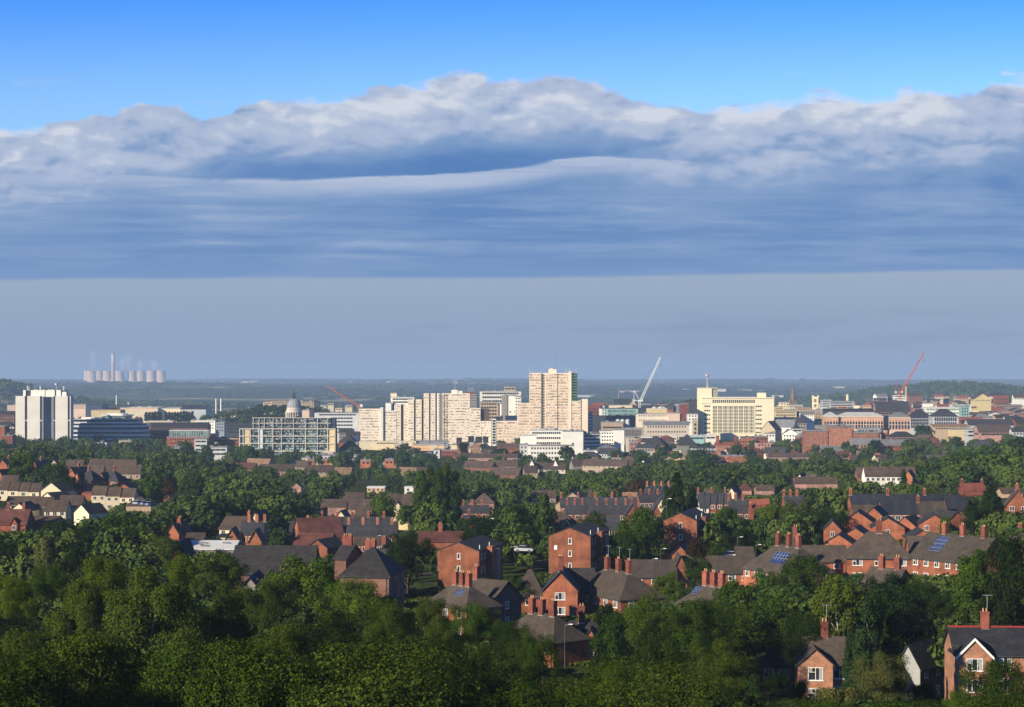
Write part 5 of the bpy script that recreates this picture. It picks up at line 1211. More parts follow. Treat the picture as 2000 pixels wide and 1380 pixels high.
B(1490,1573,864,1600,'long low orange brick arcade wall left of the brick flats',d=8,wall='brick',win='grid',nf=1,nx=16,ww=1.5,wh=1.6,name='arcade_building',cornice='peach')
B(1663,1722,866,1470,'low brown building with grey roofs under the brick flats',d=14,wall='rose',win='grid',roof='gx',rm='grey',rise=4); B(1722,1785,868,1450,'low brick school with a grey ridge roof right of the round dark tree',d=16,wall='brick',win='grid',nf=1,roof='gx',rm='grey',rise=4)
B(1738,1788,852,1520,'grey-roofed brick pavilion with a deep canopy',d=12,wall='rose',win='band',nf=1,roof='hip',rm='dark',rise=4); B(1803,1838,861,1480,'orange gabled brick house row with a brown roof, by itself among trees',d=16,wall='orange',win='grid',nf=2,nx=5,roof='gy',rm='brown',rise=5,rot=25)
B(1822,1893,832,1700,'long tan building with a low roof below the slate halls',d=12,wall='tan',win='grid',nf=1,nx=12,roof='gx',rm='tan',rise=2); B(1857,1890,838,1650,'cream end block below the arched hall',d=10,wall='yellow',win=None)
B(1890,1915,838,1600,'white and teal fronted low school building',d=12,wall='palegrey',win='grid',nf=2,rm='grey',nx=8); B(1912,1977,843,1570,'wide brown-roofed brick hall near the right edge',d=18,wall='rose',win='band',nf=1,roof='gx',rm='brown',rise=6)
B(1892,1980,829,1700,'long blue-grey roof behind the brown-roofed hall',d=20,wall='grey',win=None,roof='gx',rm='slate',rise=5); B(1977,2005,842,1560,'blue-grey house group at the right edge',d=10,wall='palegrey',win='grid',roof='gx',rm='slate')
B(1905,1945,872,1400,'dark slate roof among trees near the right edge',d=12,wall='slab',win='grid',roof='hip',rm='slate',rise=5); B(1945,1965,876,1380,'small orange gable beside the dark slate roof',d=8,wall='orange',win=None,roof='gy',rm='slate')
# front brick with mansard
B(1349,1398,882,1420,'orange brick flats with a dark mansard and a row of dormer windows',d=14,wall='orange',win='grid',nf=3,nx=9,ww=1.1,wh=1.3,fl=2.8,rm='dark',parapet=False,
  extra=lambda o,w,d,e: (lambda m: (m.box(-w/2, w/2, .5, d, e+.005, e+4.2), m.build('mansard', ROOF['slate'], o), [MB().box(-w/2+w*(i+.5)/8-1.5, -w/2+w*(i+.5)/8+1.5, .1, .48, e+1.2, e+3).build('dormer', WALL['grey'], o) for i in range(8)]))(MB()))
B(1325,1362,868,1480,'dark slate pitched roofs behind the mansard flats',d=16,wall='slab',win=None,roof='hip',rm='slate',rise=8); B(1316,1330,878,1440,'cream stepped wall at the left of the mansard flats',d=10,wall='yellow',win='grid',nf=3)
B(1398,1448,868,1500,'orange brick terrace with two tall chimneys above the trees',d=9,wall='orange',win='grid',nf=3,nx=8,ww=1.1,roof='gx',rm='red',rise=2,dark=False,extra=lambda o,w,d,e: [MB().box(w*q-1.2, w*q+1.2, 1, 3, e-1, e+7.5).build('chimney', WALL['redbrick'], o) for q in (-.42,.28)])
B(1411,1447,882,1430,'dark flat-roofed low block with a window strip under the orange terrace',d=10,wall='steel',win='band',nf=1,rm='dark'); B(1400,1428,890,1400,'brick wall block right of the mansard flats',d=8,wall='orange',win='grid',nf=2)
B(1425,1462,890,1380,'low brick strip peeping over the trees',d=6,wall='orange',win=None); B(1475,1500,852,1640,'orange brick hall with a flat roof under the brown church gable',d=10,wall='brick',win='grid',nf=2)
B(1448,1476,853,1650,'dark low building with a window row between brick halls',d=10,wall='slab',win='band',nf=1,rm='dark')
# ------------------------------------------------------------------ the built-up hill on the right: many small buildings
hr = random.Random(21); HUE = [('white','white'),('cream','cream'),('beige','beige'),('rose','rosy brick'),('brick','orange brick'),('palegrey','pale grey'),('tan','tan'),('slab','brown'),('yellow','yellow'),('brown','dark brick')]
RMN = [('dark','dark'),('brown','brown'),('slate','slate'),('grey','grey'),('red','red')]
def hilltown(x0, x1, y0, y1, D0, D1, n, where, seed, wlo=10, whi=24, hlo=5, hhi=10):
    r_ = random.Random(seed)
    for i in range(n):
        t = i/n; row = (i*5 % 7)/6.0; px = x0+(x1-x0)*((i*0.618) % 1.0); y = y1+(y0-y1)*row+r_.uniform(-1.2, 1.2); D = D0+(D1-D0)*row+r_.uniform(-20, 20)
        w = r_.uniform(wlo, whi)*F/D; c, cn = r_.choice(HUE); rm, rn = r_.choice(RMN); rt = r_.choice(['gx','gx','hip','flat','gy']); fl = 'flat' if rt == 'flat' else 'pitched'
        B(px-w/2, px+w/2, y, D, '%s building, %s %s roof, %s' % (cn, rn, fl, where), d=r_.uniform(8, 14), wall=c, win='grid', ww=1.3, wh=1.4, nf=r_.randint(2, 3), roof=rt, rm=rm, rise=r_.uniform(2.5, 4.5), rot=r_.uniform(-30, 25), side=False, parapet=False, name='town_house' if rt != 'flat' else 'office_building', group='buildings packed on the city hill', ybase=None)
hilltown(1690,2010,773,797,2350,3000,46,'on the crowded hill at the right',5)
hilltown(1895,2010,800,828,1850,2200,16,'on the lower right slope',6)
hilltown(1152,1330,789,800,2150,2500,14,'behind the white crane roofs',9,10,20)
hilltown(1515,1700,786,812,2350,2700,14,'around the church tower and spire',11,10,20)
hilltown(285,440,824,850,1900,2300,10,'behind the left brick offices',12)
hilltown(0,30,812,850,1700,2000,4,'beside the pale tower at the left edge',13)
hilltown(1150,1345,856,892,1430,1680,12,'below the beige stepped buildings',14,10,18)
hilltown(1440,1660,846,884,1450,1700,12,'around the long brick arcade',15,8,16)
B(1943,1997,790,2300,'long brown barrack-like block on the right hill',d=14,wall='slab',win='grid',nf=3,nx=16,ww=1.2,rm='tan'); B(1944,1970,776,2500,'red brick gabled block on the skyline right',d=12,wall='brick',win='grid',roof='gx',rm='red')
B(1980,2010,775,2450,'bright white house with a dark roof on the skyline at the right edge',d=10,wall='white',win='grid',nf=1,roof='gx',rm='brown',rise=5,name='white_house',cat='house'); B(1902,1936,778,2450,'large cream gabled hall on the right hill skyline',d=18,wall='yellow',win='grid',nf=1,nx=6,roof='gy',rm='brown',rise=7,name='gabled_hall')
B(1775,1802,771.5,2650,'row of brown gabled terraces right of the red crane',d=10,wall='brown',win='grid',roof='gx',rm='brown'); B(1746,1770,771,2700,'white buildings at the foot of the red crane',d=10,wall='white',win='band',nf=2)
# ------------------------------------------------------------------ cranes
def lattice(mb, p, q, w, n, r, mi=0, w2=None):
    p, q = Vector(p), Vector(q); d = (q-p); L = d.length; dn = d.normalized(); u = dn.cross(Vector((0,1,0))).normalized() if abs(dn.y) < .9 else Vector((1,0,0)); v = dn.cross(u); w2 = w2 or w
    def P(t, i):
        ww = w+(w2-w)*t; s = [(-1,-1),(1,-1),(1,1),(-1,1)][i]; return p+d*t+u*s[0]*ww/2+v*s[1]*ww/2
    for i in range(4): mb.bar(P(0, i), P(1, i), r, mi, 4)
    for k in range(n):
        for i in range(4): mb.bar(P(k/n, i), P((k+1)/n, (i+1) % 4), r*.6, mi, 3)
def crane(px, ym, yb, D, tip, wj, col, label, counter, aframe, name='tower_crane', yj=None):
    o, x, z = local(px, px, ym, D, name, label, 'crane'); X = x(px)
    m = MB(); lattice(m, (X, 0, z(yb)), (X, 0, z(ym)), 2.0, max(4, int((z(ym)-z(yb))/3)), .28); m.build('mast', col, o)
    m = MB(); m.box(X-1.6, X+1.6, -1.6, 1.6, z(ym), z(ym)+1.6); m.build('slewing_ring', col, o); MB().box(X+1.7, X+3.4, -1.4, .6, z(ym)+.2, z(ym)+2.4).build('cab', BARGE, o)
    P0 = (X+math.copysign(1.5, tip[0]-px), 0, z(ym)+1.6); P1 = (x(tip[0]), -4, z(tip[1])); m = MB(); lattice(m, P0, P1, wj, 20, .26, 0, wj*.55); m.build('jib', col, o)
    cx = x(counter[0]); m = MB(); m.box(min(cx, X), max(cx, X), -1, 1, z(ym)+.9, z(ym)+1.5); m.build('counter_jib', col, o); MB().box(cx-1.4, cx+1.4, -1.3, 1.3, z(ym)-.6, z(ym)+2.6).build('counterweight', WALL['palegrey'], o)
    A = (x(aframe[0]), 0, z(aframe[1])); m = MB(); m.bar((X, -.8, z(ym)+1.5), A, .3, 0, 4); m.bar((cx, .8, z(ym)+1.5), A, .25, 0, 4); m.build('a_frame', col, o)
    m = MB(); T = Vector(P0).lerp(Vector(P1), .86); m.bar(A, tuple(T), .09, 0, 3); m.bar(A, tuple(T+Vector((.6,.5,.4))), .09, 0, 3); m.build('pendant_rope', DKMET, o)
    m = MB(); m.bar(P1, (P1[0], P1[1], P1[2]-9), .07, 0, 3); m.box(P1[0]-.5, P1[0]+.5, P1[1]-.5, P1[1]+.5, P1[2]-10.4, P1[2]-9); m.build('hook_block', DKMET, o)
    return o
CW = mat('white crane steel', (.70,.70,.68), .05, .3); CR = mat('red crane steel', (.55,.07,.05), .05, .3); CO = mat('orange crane steel', (.50,.17,.07), .05, .3)
crane(1249,783,795,2100,(1289.5,696),2.2,CW,'white luffing crane with its jib raised steeply to the right',(1238,0),(1238.5,761))
crane(1758,766,778,2600,(1802.5,689.5),2.2,CR,'red luffing crane with its jib raised steeply to the right',(1749.5,0),(1749,746))
crane(701,793,812,2050,(640.5,753),2.0,CO,'orange crane with its jib sloping down from the upper left',(706,0),(703.5,785))
# ================================================================== nearest houses
N = dict(wall='nearbrick', rm='near')
H(1576,1652,1293,240,'mottled brick house with gabled bay and single chimney behind the grey-green willow',d=7.5,rise=2.7,roof='gx',wall='nearbrick',rm='near',ch=(.02,),wing=(-1.5,4.3,1.6,1.9),nw=3,ww=1.5,wh=1.65,chm=1.9,aer=(0,),chw=.95,chd=.7,cols=2,barge=False,rot=-4)
H(1868,2060,1276,236,'brick house with white barge boards and a red-ridged slate roof at the lower right edge',d=8,rise=2.7,roof='gx',wall='nearbrick',rm='nearnavy',ch=(-.145,),wing=(-4.1,4.1,1.6,2.1),nw=3,ww=1.6,wh=1.55,barge=True,chm=1.9,aer=(0,),cols=3,chw=.95,chd=.75,rot=-3)
def ridge_tiles():
    o = THINGS[-1][0]; rf = [c for c in o.children if c.name.startswith('roof')][0]
    w = (2060-1868)*236/F/math.cos(R(3)); e = WZ(1276,236)-o.location.z; MB().box(-w/2-.3, w/2+.3, 3.88, 4.12, e+2.78, e+2.98).build('ridge_tiles', WALL['red'], rf)
ridge_tiles()
H(1755,1794,1300,252,'white-gabled house with a very dark roof, half hidden behind conifers at the lower right',d=7,rise=2.8,roof='gy',rot=-38,wall='brown',rm='neardark',nw=0,sidew=2,st=2)
(lambda o, w, e: (MB().poly([(-w/2, -.02, -3), (w/2, -.02, -3), (w/2, -.02, e), (0, -.02, e+2.75), (-w/2, -.02, e)]).build('rendered_front', WALL['grey'], o)))(THINGS[-1][0], (1794-1755)*252/F/math.cos(R(38)), WZ(1300, 252)-THINGS[-1][0].location.z)
H(1488,1545,1300,258,'dark house with a shadowed slate roof and red ridge among trees at the bottom',d=7,rise=2.3,roof='hip',rot=-10,wall='brown',rm='nearnavy',nw=2)
H(972,1080,1246,288,'brown-roofed row with three tall chimneys falling to the right above the foreground trees',d=7.4,rise=3.4,roof='hip',rot=-48,kh=.2,rm='near',ch=(-.2,-.02,.18),nw=4,chm=2.1,wall='brick')
H(1096,1168,1262,290,'dark-roofed house with one chimney, orange gable at its right, beside a lamp post',d=8,rise=3.4,roof='gx',rot=-5,rm='neardark',ch=(.02,),wing=(1.7,3.5,1.2,2.8),nw=1,chm=2.2,wall='brick',chd=1.1)
H(828,912,1182,312,'brown-roofed row with three leading chimneys and a blue skylight, left of the nearest flats',d=7.2,rise=3.2,roof='hip',rot=-50,kh=.2,rm='near',ch=(-.16,0,.15),nw=3,chm=1.9,wall='brick',solar=(.50,.68,.45,.72))
H(898,962,1170,322,'brown brick house with a shaded gable and tall chimney below the nearest flats',d=8,rise=3.0,roof='gx',rot=-38,rm='near',ch=(-.46,),nw=1,chm=2.0,wall='brown',sidew=1)
# the group in the middle
H(1006,1062,1163,348,'low left wing with a red-curtained window beside the big orange gable',d=8,rise=4.4,roof='hip',rm='near',nw=1,rot=-2,wall='brick',ww=1.5,wh=1.3,st=2,ov=.4)
H(1060,1128,1152,344,'orange brick house with a big steep front gable and stacked white windows',d=12,rise=3.3,roof='gy',rm='neardark',nw=1,rot=-4,wall='brick',ww=1.9,wh=1.35,cols=3,ch=(-.22,),chm=2.4,chd=1.1,chw=.9)
H(1100,1160,1152,352,'dark roof joined to the back of the big orange gable',d=9,rise=3.6,roof='gx',rm='neardark',nw=0,wall='brick')
H(1120,1207,1160,349,'long grey-brown hipped house with three tall chimneys right of the big orange gable',d=9.2,rise=4.2,roof='hip',rm='near',rot=-62,ch=(-.2,.03,.24),nw=5,wall='brick',chm=2.1,aer=(0,1,2),ww=1.4,chw=1.1,sidew=2,cols=2)
H(1235,1320,1124,384,'low brown-roofed brick range with two white flue pipes behind the three-chimney house',d=7,rise=2.9,roof='gx',nw=3,wall='brick',rm='near',ww=1.1,rot=0)
H(1336,1470,1117,388,'low brown-roofed brick range with a white wide window, left of the solar-panelled hip roof',d=7,rise=3.0,roof='gx',nw=5,wall='brick',rm='near',ww=1.6,rot=0,ov=.3)
H(1441,1472,1090,400,'small brown-roofed link with an orange gable end behind the low brick range',d=6,rise=2.2,roof='gx',nw=0,wall='brick',rm='near')
H(1316,1342,1112,386,'small orange gable facing front at the left of the low brick range',d=7,rise=3,roof='gy',nw=0,wall='brick',rm='near')
H(1460,1545,1114,378,'brick house with a long hipped roof, tall chimneys and blue solar panels, right of centre',d=9.6,rise=4.8,roof='hip',rm='near',rot=-58,ch=(-.18,.02,.20),nw=6,wall='brick',chm=2.2,solar=(.40,.68,.22,.72),ww=1.2)
H(1532,1548,1072,400,'tall chimneyed rear roof behind the solar-panelled hip roof',d=8,rise=2.2,roof='gx',rot=-30,ch=(0,),nw=0,wall='brick',rm='near',chm=2.2)
H(1655,1781,1088,386,'pyramid-like hipped house with one central chimney and white windows at the right',d=9,rise=4.8,roof='hip',rm='near',rot=-6,ch=(.02,),nw=3,wall='brick',chm=2.3,ww=2.0,cols=3,sidew=1,chw=1.3)
H(1574,1655,1094,392,'low brown roof linking the solar-panelled house to the pyramid-roofed house',d=7,rise=2.8,roof='gx',nw=2,wall='brick',rm='near')
H(1780,1815,1092,398,'brown roof linking the pyramid-roofed house to the long house on its right',d=7,rise=4.6,roof='gx',nw=0,wall='brick',rm='near')
H(1793,1888,1092,378,'long brick house with bluish solar panels and four chimneys at the right',d=11,rise=4.6,roof='gx',rm='near',rot=-56,ch=(-.26,.02,.34),nw=6,wall='brick',chm=2.0,solar=(.20,.38,.25,.86),ww=1.3)
H(1972,2006,1066,395,'chimney-topped roof at the right edge behind dark trees',d=8,rise=2.4,roof='gx',rot=-20,ch=(0,),nw=0,wall='brick',rm='near',chm=1.8)
H(1326,1404,1182,302,'three brick chimneys and a blue solar panel poking out of the central trees',d=6.6,rise=3.0,roof='hip',rot=-52,kh=-.8,ch=(-.18,0,.18),nw=2,wall='brick',rm='near',chm=2.0,solar=(.16,.30,.45,.85))
H(1688,1742,1142,325,'small brown-roofed house with two chimneys in front of the pyramid-roofed house',d=7,rise=2.6,roof='gx',rot=-40,kh=-1.2,ch=(-.2,.3),nw=0,wall='brown',rm='near',chm=1.9)
# three-storey flats with blank gables
for a, b, y, D, l in ((854,936,1075,390,'nearest'),(1072,1153,1046,402,'middle'),(1297,1360,1016,428,'farthest')):
    w = (b-a)*D/F/math.cos(R(16)); X = WX((a+b)/2, D)
    o = H(a,b,y,D,'three-storey red brick flats with a lit gable and stacked narrow windows, %s of three' % l,d=17,rise=1.75,roof='gy',rot=-16,wall='brick',rm='neardark',nw=0,sidew=0,minh=8,kh=7.4,ov=.15,name='brick_flats',cat='flats',group='three-storey brick flats')
    e = WZ(y, D)-o.location.z
    for s in range(3): put_window(o, .1, 0, e-1.0-s*2.62, 'f', .72, 1.25, 1, True)
    for s in range(3):
        for yy in (1.8,4.2,6.2,11.8,14.6): put_window(o, w/2, yy, e-1.2-s*2.62, 'r', .9 if yy != 4.2 else .5, 1.4, 2, False)
    MB().box(w/2, w/2+1.6, 8.0, 10.3, -3, e-.2).build('stair_bay', WALL['slab'], o)
    MB().box(w/2+.001, w/2+1.1, 5.6, 7.9, -3, e+.6).build('buttress', WALL['brick'], o)
    r_ = [c for c in o.children if c.name.startswith('roof')][0]
    for yy in (2, 9): MB().bar((w/2-.5, yy, e+.1), (w/2-.5, yy, e+1.2), .09, 0, 6).build('vent_pipe', BARGE, r_)
    if l == 'middle': MB().box(-w*.36, -w*.29, -.25, -.003, e-2.9, e-2.0).build('alarm_box', BARGE, o)
H(1313,1344,1082,400,'low brick porch block with a dark roof at the foot of the farthest flats',d=8,rise=1.8,roof='gy',rot=-20,wall='brick',rm='dark',nw=0)
# industrial halls
H(452,610,1118,335,'big dark-roofed brick hall half hidden behind the bright green tree',d=13,rise=4.2,roof='gx',rm='neardark',nw=0,kh=1.1,wall='brown',name='brick_hall',cat='hall',ov=.3)
H(664,760,1124,338,'big dark-hipped brick hall left of the dark rounded tree',d=14,rise=4.4,roof='hip',rm='neardark',nw=0,kh=2.8,wall='brown',name='brick_hall',cat='hall',rot=-8)
H(474,500,1142,318,'small grey sheet-roofed shed under the dark hall, left one of two',d=12,rise=1.3,roof='gy',rm='slate',nw=0,wall='slab',kh=.2,name='shed',cat='shed')
H(500,526,1144,317,'small grey sheet-roofed shed under the dark hall, right one of two',d=12,rise=1.3,roof='gy',rm='slate',nw=0,wall='slab',kh=.2,name='shed',cat='shed')
H(338,456,1072,432,'long low building with a shallow white roof and dark roof vents left of centre',d=15,rise=1.3,roof='gx',rm='white',nw=0,wall='slab',kh=.3,name='flat_roofed_building',cat='building',st=1,
  ) 
H(486,584,1081,440,'low orange brick wall-like range in front of a conifer',d=6,rise=.6,roof='gx',rm='red',nw=0,wall='brick',st=1)
H(326,350,1040,470,'orange brick chimney-topped gables just above the long white roof, left one',d=7,rise=2.4,roof='gy',rm='brown',nw=0,wall='brick',ch=(0,),rot=-20); H(345,362,1042,478,'orange brick chimney-topped gable above the long white roof, right one',d=7,rise=2.2,roof='gy',rm='brown',nw=0,wall='brick',ch=(0,),rot=20)
H(362,395,1055,455,'low brown roof just behind the long white roof',d=8,rise=1.6,roof='gx',rm='brown',nw=2,wall='brick')
H(335,352,1082,400,'orange gable half hidden under the left end of the long white roof',d=7,rise=2.6,roof='gy',rm='dark',nw=0,wall='brick',rot=-15)
H(653,676,1090,372,'two brick chimneys on a small dark roof left of the dark rounded tree',d=8,rise=2.4,roof='gx',rm='dark',nw=0,wall='brown',ch=(-.3,.1),rot=-20)
H(700,742,1098,368,'small roof with a pair of chimneys between the dark hall and dark rounded tree',d=8,rise=2.2,roof='gx',rm='slate',nw=0,wall='brick',ch=(-.45,-.2),rot=-20)
H(818,900,1056,442,'long red-brown roof strip behind the nearest flats',d=8,rise=2.0,roof='gx',rm='maroon',nw=0,wall='brick',ch=(.0,))
# ================================================================== modern brick houses, right
for a in [(1642,1708,1022,470,-14,3.0,'orange brick wedge house, far left of the modern cluster'),(1702,1766,1030,455,-10,2.4,'orange brick house with a red-panelled door in the modern cluster'),(1738,1796,1036,462,-28,3.4,'long brick gable with a white verge in the modern cluster'),
          (1797,1852,1022,458,-8,2.2,'brick gable with two white windows and white verge in the modern cluster'),(1852,1886,1014,470,20,2.0,'brick house partly behind the tall dark conifer, right end of the modern cluster'),(1609,1642,1034,452,-10,2.2,'small lone brick gable at the left end of the modern cluster'),
          (1640,1700,1052,436,-18,2.6,'low brick wedge in front of the modern cluster, left'),(1606,1668,1064,428,-16,2.4,'dark-sided brick house lowest at the left of the modern cluster'),(1774,1832,1052,430,-4,2.0,'low brick house with small white windows directly above the pyramid roof'),(1690,1722,1006,480,-20,2.0,'brick house with a white garage door at the back of the modern cluster')]:
    i = a[0]; H(a[0],a[1],a[2],a[3],a[6],d=9,rise=a[5],roof='gy',rot=a[4],wall='brick',rm='dark',nw=2 if i in (1797,1774) else 1 if i in (1702,1606,1609) else 0,wh=1.3,ww=1.0,barge=False,group='modern brick houses in a tight cluster',door=(i == 1702),ov=.2,minh=5)
# ================================================================== slate terraces behind them
TERR(1664,1882,992,520,6,'brick terraced house with a dark slate roof in the upper right row',ch=(-.44,),rise=3.6,d=8,rm='navy',wall='brick',nw=2,chm=2.0)
TERR(1724,1796,1003,505,3,'blue-slated house in the lower slate row above the modern cluster',chs=False,rise=3.4,d=8,rm='navy',wall='brick',nw=2)
TERR(1797,1850,1006,504,2,'grey-brown roofed house in the lower slate row above the modern cluster',chs=True,rise=3.4,d=8,rm='near',wall='brick',nw=2)
TERR(1668,1716,1010,500,2,'brown-roofed house at the left of the lower slate row',chs=False,rise=3.0,d=8,rm='brown',wall='brick',nw=2); H(1852,1892,996,512,'brick house with orange wall and dark slate roof behind the tall dark conifer',d=8,rise=3.4,rm='navy',wall='orange',nw=3)
H(1883,1925,956,620,'bright red-tiled roof with two end chimneys rising behind the tall dark conifer',d=8,rise=2.0,rm='red',wall='redbrick',ch=(-.48,.46),nw=0,chm=1.1)
H(1966,2010,985,500,'brick gable with two white windows at the right edge',d=9,rise=3.8,roof='gy',wall='brick',rm='brown',nw=2,ch=(0,),rot=-12); H(1958,1998,962,620,'grey-brown low roof at the right edge above the brick gable',d=8,rise=1.5,rm='brown',wall='tan',nw=0)
# cream houses upper right
TERR(1690,1790,930,765,5,'white-walled house with a brown roof in the long right-hand row',chs=False,rise=3.8,d=8,rm='brown',wall='white',nw=2,st=2)
H(1690,1722,930,752,'white gable at the left of the long white row',roof='gy',rise=3.4,wall='white',rm='brown',nw=0,rot=-22,d=9); H(1762,1784,934,748,'orange gable in the long white row',roof='gy',rise=3.2,wall='orange',rm='brown',nw=0,rot=-20,d=9); H(1676,1694,930,772,'brown gabled left end of the long white row',roof='gx',rise=3.8,wall='brown',rm='brown',nw=0)
TERR(1553,1636,944,735,4,'low brown-roofed house half buried in trees, right of centre',chs=False,rise=2.6,d=8,rm='brown',wall='rose',nw=0); H(1553,1570,937,750,'cream gable with a dark roof above the low brown roofs',roof='gy',rise=2.6,wall='cream',rm='brown',nw=0,rot=-25); H(1587,1604,938,752,'rosy gable beside the cream gable above the low brown roofs',roof='gy',rise=2.6,wall='rose',rm='brown',nw=0,rot=20)
H(1388,1402,968,640,'small white gable by itself above the slate terraces',roof='gy',rise=2.4,wall='white',rm='brown',nw=0,rot=20); H(1419,1438,966,645,'cream gable by itself among trees right of the white gable',roof='gy',rise=2.8,wall='cream',rm='brown',nw=0,rot=-25); H(1446,1468,956,670,'maroon-roofed house in trees right of the cream gable',roof='hip',rise=2.6,wall='rose',rm='maroon',nw=0)
H(1478,1512,956,690,'low brown roof in trees left of the buried brown-roofed row',rise=1.8,wall='rose',rm='brown',nw=0)
# slate terraces centre right
TERR(1359,1425,983,575,5,'grey-slated terraced house right of the tall dark conifers',ch=(-.35,),rise=3.6,d=8,rm='slate',wall='brick',nw=1,rot=-12); H(1368,1384,990,568,'white-rendered end house of the grey slate terrace',d=8,rise=3.2,rm='slate',wall='white',nw=1)
TERR(1425,1466,1001,555,3,'slate-roofed house low between the green tree and red roof',ch=(-.4,),rise=3.8,d=8,rm='slate',wall='brick',nw=1); TERR(1467,1505,1000,553,3,'red-tiled house right of the slate-roofed pair',chs=False,rise=3.6,d=8,rm='red',wall='brick',nw=1)
H(1465,1472,1000,551,'tall brick gable stack between the slate and red-tiled roofs',d=6,rise=1,rm='red',wall='brick',ch=(0,),nw=0); TERR(1534,1572,988,565,3,'dark slate roof with a chimney left of the bright yellow-green tree',ch=(-.45,),rise=3.0,d=8,rm='slate',wall='brick',nw=1)
TERR(1095,1245,990,585,9,'slate-roofed brick terraced house in the long central row',rise=3.4,d=8,rm='slate',wall='brick',nw=1); TERR(1105,1150,1003,560,3,'slate-roofed house in front of the long central row, left part',ch=(-.3,),rise=3.2,d=8,rm='slate',wall='brick',nw=1)
TERR(1150,1225,1004,562,4,'slate-roofed house in front of the long central row, right part',ch=(.4,),rise=3.2,d=8,rm='slate',wall='brick',nw=1); H(1222,1249,1004,548,'orange gable at the front right of the central slate rows',roof='gy',rise=3.2,wall='brick',rm='slate',nw=1,ch=(0,)); H(1272,1292,1004,550,'orange gable with a dark slate roof beside the tall conifers',roof='gy',rise=3.2,wall='brick',rm='slate',nw=1)
TERR(1255,1304,966,640,7,'narrow bay-fronted brick house in the steep little chimneyed row',ch=(-.2,),rise=3.6,d=8,rm='slate',wall='orange',nw=1,rot=-25,dy=0,chm=1.6); TERR(1250,1300,980,600,6,'brick house with white gablet in the row below the steep chimneyed row',ch=(.3,),rise=2.8,d=8,rm='slate',wall='brick',nw=1,rot=10)
H(1284,1298,984,590,'yellow-painted small house end in the chimneyed rows',roof='gy',rise=2,wall='yellow',rm='slate',nw=1)
H(1052,1132,1026,455,'pair of brown-hipped brick houses with small white-edged gablets behind the flats',d=9,rise=3.6,roof='hip',rm='brown',wall='brick',nw=4,wing=[(-2.6,2.4,1.0,1.9),(2.0,2.4,1.0,1.9)],barge=True,st=2); H(1180,1210,1032,470,'dark slate roof between the middle flats and the big green tree',rise=3,rm='slate',wall='brick',nw=1)
H(1085,1150,984,700,'tan broad-gabled hall with a brown roof above the central slate rows',d=14,rise=4.4,roof='gy',rm='tan',wall='tan',nw=0,rot=-10,name='hall',cat='hall'); TERR(1040,1086,972,760,3,'brown-roofed house far behind the central slate rows',chs=False,rise=3,d=8,rm='brown',wall='rose',nw=1); TERR(1150,1158,972,755,1,'single brown roof right of the tan hall',chs=False,rise=3,rm='brown',wall='rose')
H(1218,1245,974,690,'sandy-tiled low roof behind the central slate rows',rise=2.4,rm='tan',wall='tan',nw=0); H(925,965,981,690,'brown hipped roof right of the tall poplars',rise=3.4,roof='hip',rm='brown',wall='rose',nw=1); H(911,928,985,672,'orange-edged little gable right of the poplars',roof='gy',rise=1.8,rm='brown',wall='orange',nw=0)
TERR(900,955,1001,610,3,'slate roof with red chimneys right of the poplars',ch=(-.3,),rise=2.6,d=8,rm='slate',wall='brick',nw=1); H(905,925,1022,560,'brick chimney-topped corner just right of the poplars',rise=2.4,rm='slate',wall='brick',ch=(0,),nw=0)
# ================================================================== left centre
TERR(676,775,1046,560,7,'orange terraced house with white windows left of the poplars',ch=(-.3,),rise=3.4,d=8,rm='slate',wall='orange',nw=1,ww=1.0,wh=1.5,chm=1.8); TERR(625,762,1030,600,9,'slate-roofed house in the second row left of the poplars',rise=3.2,d=8,rm='slate',wall='brick',nw=1,chm=1.8)
H(590,670,1049,540,'large chapel-like hall with a deep brown roof and orange gable left of centre',d=12,rise=5.2,roof='gx',rm='maroon',wall='orange',nw=0,rot=18,name='hall',cat='hall'); H(566,602,1036,560,'dark slate roof with an orange wall left of the chapel-like hall',d=8,rise=2.6,rm='slate',wall='orange',nw=1,ch=(.4,))
H(566,584,1046,552,'white-fronted small house beside the conical tree',rise=2,rm='slate',wall='white',nw=1); H(572,640,1064,500,'maroon-roofed low house below the chapel-like hall',d=9,rise=2.8,rm='maroon',wall='brick',nw=2,rot=-15); H(600,640,1068,492,'dark roof with a white verge beside the maroon-roofed low house',d=9,rise=2.0,roof='gy',rm='dark',wall='brick',nw=0,rot=-25)
TERR(690,748,1064,520,4,'low house with a white gablet under the orange terrace',chs=False,rise=2.0,d=7,rm='brown',wall='brick',nw=1); H(740,756,1080,470,'lone tall brick gable stack left of the dark rounded tree',d=6,rise=2,roof='gy',rm='brown',wall='brick',nw=0,ch=(0,))
H(427,476,1032,515,'cream-walled house with a brown hipped roof and a square chimney',d=9,rise=3.2,roof='gx',rm='brown',wall='cream',nw=3,ch=(.44,),rot=-20,sidew=1); H(488,508,1022,530,'cream gable right of the brown-hipped cream house',roof='gy',rise=3.6,wall='cream',rm='brown',nw=1,rot=-18); TERR(468,514,1044,490,3,'slate roof over orange brick walls, left of the conical tree',ch=(.45,),rise=3.4,d=8,rm='slate',wall='orange',nw=1)
H(440,464,1052,462,'small brown gable with orange wall above the long white roof right end',roof='gy',rise=2.6,rm='brown',wall='orange',nw=0); H(486,510,1056,460,'white-edged orange gable above the orange range',roof='gy',rise=2.8,rm='brown',wall='orange',nw=0,barge=False); H(424,452,1048,480,'yellow-and-cream shop front with flat dark roof',roof='flat',rise=0,rm='dark',wall='yellow',nw=2,st=1,name='shop',cat='shop')
